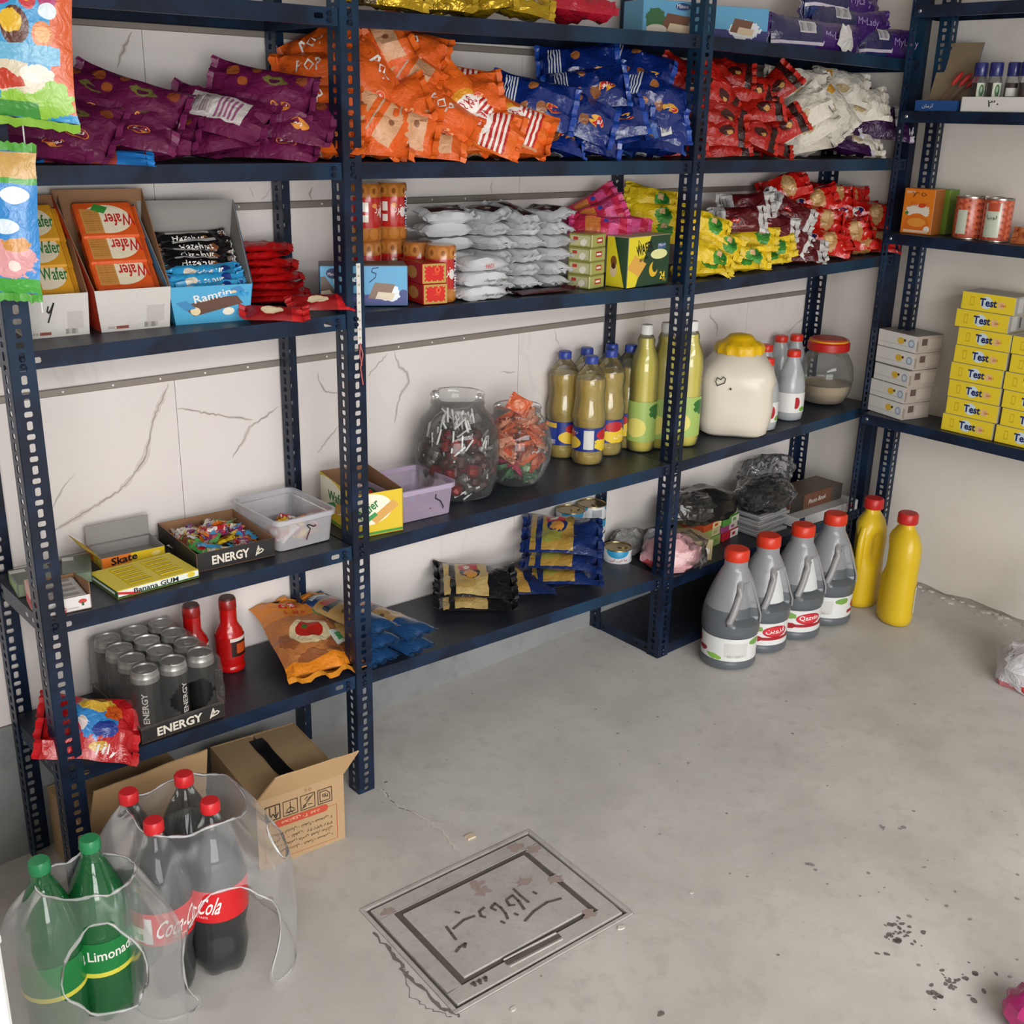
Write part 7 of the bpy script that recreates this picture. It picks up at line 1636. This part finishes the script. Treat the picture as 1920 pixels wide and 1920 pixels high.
mb = MB(); mb.grid([[(w*.40+.001*math.sin(k*2.1), .03+k*.026, h+.0006+.0012*math.sin(k*1.7)) for k in range(8)], [(w*.56+.001*math.sin(k*1.3), .03+k*.026, h+.0006+.0012*math.sin(k*2.3)) for k in range(8)]], flip=True); obj('tape', mb.mesh('tape', tape, smooth=True), t)
brown_ink = plain('brown_box_print', '#3f3126', .8); red_ink = plain('red_box_print', '#b0452f', .8)
F_ = lambda x, y: Vector((x, -.0007, y))
def frame(x0, y0, x1, y1, nm='pictogram', ink=brown_ink, wd=.0012):
    sq = plane_fn((x0, -.0007, y0), (x1-x0, 0, 0), (0, 0, y1-y0)); return sq, wd/(x1-x0)
pic = []
for i in range(4):
    x0 = .018+i*.037; y0 = .104; sq_, wd = frame(x0, y0, x0+.030, y0+.032)
    L = [[(0, 0), (1, 0), (1, 1), (0, 1), (0, 0)]]
    if i == 0: L += [[(.3, .9), (.3, .3)], [(.12, .42), (.3, .1), (.48, .42)], [(.7, .9), (.7, .3)], [(.52, .42), (.7, .1), (.88, .42)], [(.22, .3), (.38, .3)], [(.62, .3), (.78, .3)]]
    if i == 1: L += [[(.5, .9), (.5, .25)], [(.2, .3), (.5, .55), (.8, .3)], [(.15, .2), (.85, .2)], [(.25, .15), (.3, .25), (.4, .12), (.5, .25), (.6, .12), (.7, .25)]]
    if i == 2: L += [[(.1, .1), (.9, .9)], [(.3, .7), (.5, .85)], [(.4, .55), (.7, .8)], [(.35, .35), (.2, .3), (.2, .15), (.35, .2), (.35, .35)], [(.5, .3), (.8, .25)]]
    if i == 3: L += [[(.15, .85), (.15, .15), (.85, .15), (.85, .6), (.6, .85), (.15, .85)], [(.35, .65), (.35, .45)], [(.45, .65), (.45, .4)], [(.55, .65), (.55, .45), (.7, .4), (.7, .6)]]
    strokes('pictogram', t, brown_ink, L, sq_, .055 if i else .085)
sq_ = plane_fn((.014, -.0006, .012), (.155, 0, 0), (0, 0, .080))
strokes('red_frame', t, red_ink, [[(0, 0), (1, 0), (1, 1), (0, 1), (0, 0)]], sq_, .008)
mb = MB(); n = 8; x0, x1, y0, y1 = .034, .150, .084, .100; pts = [(x1-.008+.008*math.cos(a), (y0+y1)/2+.008*math.sin(a)) for a in [-1.57+k*.3927 for k in range(9)]]+[(x0+.008+.008*math.cos(a), (y0+y1)/2+.008*math.sin(a)) for a in [1.57+k*.3927 for k in range(9)]]
mb.quad([(x, -.0010, y) for x, y in pts]); obj('red_banner', mb.mesh('red_banner', red_ink), t)
inv = lambda x0, y0, x1, y1, e=.0013: plane_fn((x1, -e, y1), (-(x1-x0), 0, 0), (0, 0, -(y1-y0)))
letters('lettering', t, plain('banner_letters', '#d6b692', .8), fa('محتوی ۲۰ عدد'), inv(.050, .087, .132, .097), 1)
for k, s in enumerate(('کارخانه: اردبیل - شهرک صنعتی ۲', 'فاز ۲ - تلفن: ۳۲۸۷۲۵۲۵', 'شرکت سهامی خاص همیار سازان', 'آدرس: اردبیل - شهرک صنعتی ۱')):
    letters('lettering', t, brown_ink, fa(s), inv(.022+(k % 2)*.01, .064-k*.014, .158, .073-k*.014), 1)
letters('pencil_note', t, plain('faint_pencil', '#8a7152', .8), '90', plane_fn((.100, -.0008, .141), (.016, 0, 0), (0, 0, .010)), 1)
# second carton behind the cola
p = (.045, .035, floor_z(.045, .035)+.001); w2, d2, h2 = .235, .20, .15
t = thing('cardboard_box', 'open cardboard box with a raised flap behind the cola bottles', 'box', p, .02)
mb = MB(); mb.box(0, 0, 0, w2, th, h2).box(0, d2-th, 0, w2, d2, h2).box(0, th, 0, th, d2-th, h2).box(w2-th, th, 0, w2, d2-th, h2).box(th, th, 0, w2-th, d2-th, th); obj('walls', mb.mesh('walls', kraft), t)
flap('front_flap', t, (0.0, 0, h2), (w2, 0, h2), (.004, -.022, .098), seed=4)
mb = MB(); mb.box(.002, .004, h2-.004, w2-.002, d2-.002, h2-.001); obj('top_flaps', mb.mesh('top_flaps', kraft), t)
# plastic bags on the lowest right shelf
def crumple(name, label, cat, loc, size, mat, seed, rz=0, amp=.22, parts=()):
    mb = MB(); n, m = 26, 14
    P = []
    for i in range(m+1):
        th_ = math.pi*i/m; row = []
        for j in range(n):
            a = 2*math.pi*j/n; v = Vector((math.sin(th_)*math.cos(a), math.sin(th_)*math.sin(a), math.cos(th_)))
            k = 1+amp*noise.noise(v*2.1+Vector((seed, 0, 0)))+amp*.7*abs(noise.noise(v*4.6+Vector((0, seed, 0))))+amp*.35*noise.noise(v*9+Vector((0, 0, seed)))
            q = Vector((v.x*size[0], v.y*size[1], max(-.72, v.z)*size[2]))*k; row.append((q.x, q.y, q.z+size[2]*.74))
        P.append(row)
    mb.grid(P, loop=True, flip=True); o = obj(name, mb.mesh(name, mat, smooth=28)); o.location = loc; o.rotation_euler = (0, 0, R(rz)); tag(o, label, cat); return o
clear_bag = glassy('clear_bag', '#d9d9d9', .10, .03, 1.3, .14, wrinkle=1.0, ws=26); clear_dark = glassy('clear_bag_grey', '#a39f9a', .14, .07, 1.2, .16, wrinkle=1.0, ws=26)
S4 = lambda x: sz('S4', x)
pk1 = crumple('sock_bag', 'pink socks in a clear bag at the shelf edge behind the tall post', 'socks', (1.650, .058, S4(1.65)), (.080, .060, .052), paint('pink_knit', '#cf9da2', [('w', .58, .6, .05, .08, '#b8484a'), ('w', .75, .45, .1, .1, '#d9b4b6')], .45, bump=.3, coat=.3), 3.1, -30, .20)
letters('lettering', pk1, plain('pink_letters', '#b04a4c', .5), 'BTS', plane_fn((-.066, -.044, .060), (.022, -.006, -.010), (.006, -.008, .010)), 1)
crumple('plastic_bag', 'clear plastic wrapping round the pink socks', 'plastic bag', (1.690, .040, S4(1.69)), (.070, .050, .052), clear_bag, 5.2, 10, .25)
crumple('sock_bag', 'white and pink sock ball left of the tall post, beside the tuna can', 'socks', ((1.684, 0.1545, 0.2316)[0]-.01, .125, S4(1.58)), (.045, .040, .050), plain('white_knit', '#b9b8c2', .6, bump=.3), 7.3, 0, .16)
crumple('plastic_bag', 'clear bag with grey stuff behind the sock ball', 'plastic bag', (1.640, .205, S4(1.64)), (.060, .035, .040), paint('grey_bag_stuff', '#8f8e8c', [('w', .5, .6, .2, .2, '#3c3a3a'), ('w', .2, .4, .1, .1, '#c9c9c8')], .3, bump=.4, coat=.4), 9.4, 0, .28)
o = crumple('bin_bag_bundle', 'black bin bag bundle in smoky film on the small cartons', 'bin bags', (1.870, .135, .314), (.115, .085, .040), plain('black_film', '#211f1e', .30, bump=.6, bscale=60, coat=.3), 11.5, 8, .22)
crumple('plastic_bag', 'smoky film hanging loosely round the black bin bag bundle', 'plastic bag', (1.800, .130, .312), (.075, .075, .046), clear_dark, 13.1, 20, .25)
o = crumple('bin_bag_bundle', 'shiny black rolls inside a clear bag on the paper packs', 'bin bags', (2.105, .105, .322), (.080, .055, .030), plain('shiny_black_film', '#161618', .14, bump=.7, bscale=70, coat=.7), 15.2, 0, .25)
crumple('plastic_bag', 'clear bag wrapped round the shiny black rolls', 'plastic bag', (2.095, .095, .305), (.112, .074, .050), clear_bag, 17.7, 5, .25)
crumple('plastic_bag', 'puffed clear bag resting at the back above the black rolls', 'plastic bag', (2.225, .190, .318), (.105, .050, .055), glassy('clear_bag_cool', '#c5cad2', .10, .05, 1.3, .16, wrinkle=1.0, ws=26), 19.3, -10, .26)
# white and red shopping bags at the right edge
p = (2.144, -0.6753, 0.0169)
white_pe = paint('white_red_bag', '#c9c7cb', [('w', .60, .62, .12, .16, '#b32a2c'), ('w', .35, .75, .08, .1, '#b86a72'), ('w', .5, .12, .1, .05, '#6f9a6c')], .3, bump=.35, coat=.3)
b1 = crumple('shopping_bag', 'white and red plastic shopping bag on the floor at the right edge', 'bag', (p[0]+.050, p[1]-.035, p[2]), (.085, .085, .062), white_pe, 21.9, AZ+150, .22)
b2 = crumple('shopping_bag', 'pinkish plastic bag with a neck standing on the white one', 'bag', (p[0]+.085, p[1]-.045, p[2]+.105), (.055, .055, .085), paint('pink_white_bag', '#c4bcc0', [('w', .4, .5, .1, .3, '#a8565a'), ('w', .6, .8, .1, .1, '#b84a4c')], .3, bump=.35, coat=.3), 23.3, 0, .30)
o = crumple('shopping_bag', 'magenta plastic bag corner at the bottom right of the photo', 'bag', (1.102, -1.255, -0.0244), (.05, .05, .04), plain('magenta_film', '#a8286a', .3, coat=.3), 25.1, 0, .2)
# light strip taped down the middle post, with its wires
t = thing('light_strip', 'white light strip taped down the front of the middle post', 'light strip', (.635, -.0025, .958))
mb = MB(); mb.box(-.0045, -.0012, 0, .0045, 0, .150); obj('strip', mb.mesh('strip', plain('strip_white', '#d2d0cb', .45)), t, rot=(0, 0, 0))
mb = MB(); 
for k in range(9): mb.box(-.0022, -.0020, .010+k*.0165, .0022, -.0012, .0135+k*.0165); 
o = obj('chips', mb.mesh('chips', plain('strip_chip', '#a8a48c', .4)), t); o['kind'] = 'stuff'
mb = MB(); mb.tube([(0, -.001, .002), (.004, -.004, -.020), (-.001, -.003, -.045), (.003, -.004, -.078)], .0013, 6).tube([(.001, -.001, .002), (-.003, -.004, -.018), (.002, -.003, -.040)], .0013, 6); obj('wires', mb.mesh('wires', plain('red_wire', '#b0504a', .4)), t)
# white door panel beside the camera, only its edge in view
t = thing('door_panel', 'white door panel edge at the far left bottom of the photo', 'door panel', ((-0.3434, -0.9, 0.6218)[0], -.90, floor_z(-.35, -.9)+.001), 0)
mb = MB(); mb.box(-.5, -.022, .0, .0, .0, .765); obj('leaf', mb.mesh('leaf', plain('white_enamel', '#d9d9d6', .3), bevel=.003), t)
mb = MB(); mb.box(-.5, -.024, .765, .001, .001, .775); obj('top_trim', mb.mesh('top_trim', plain('white_enamel', '#d9d9d6', .3), bevel=.002), t)
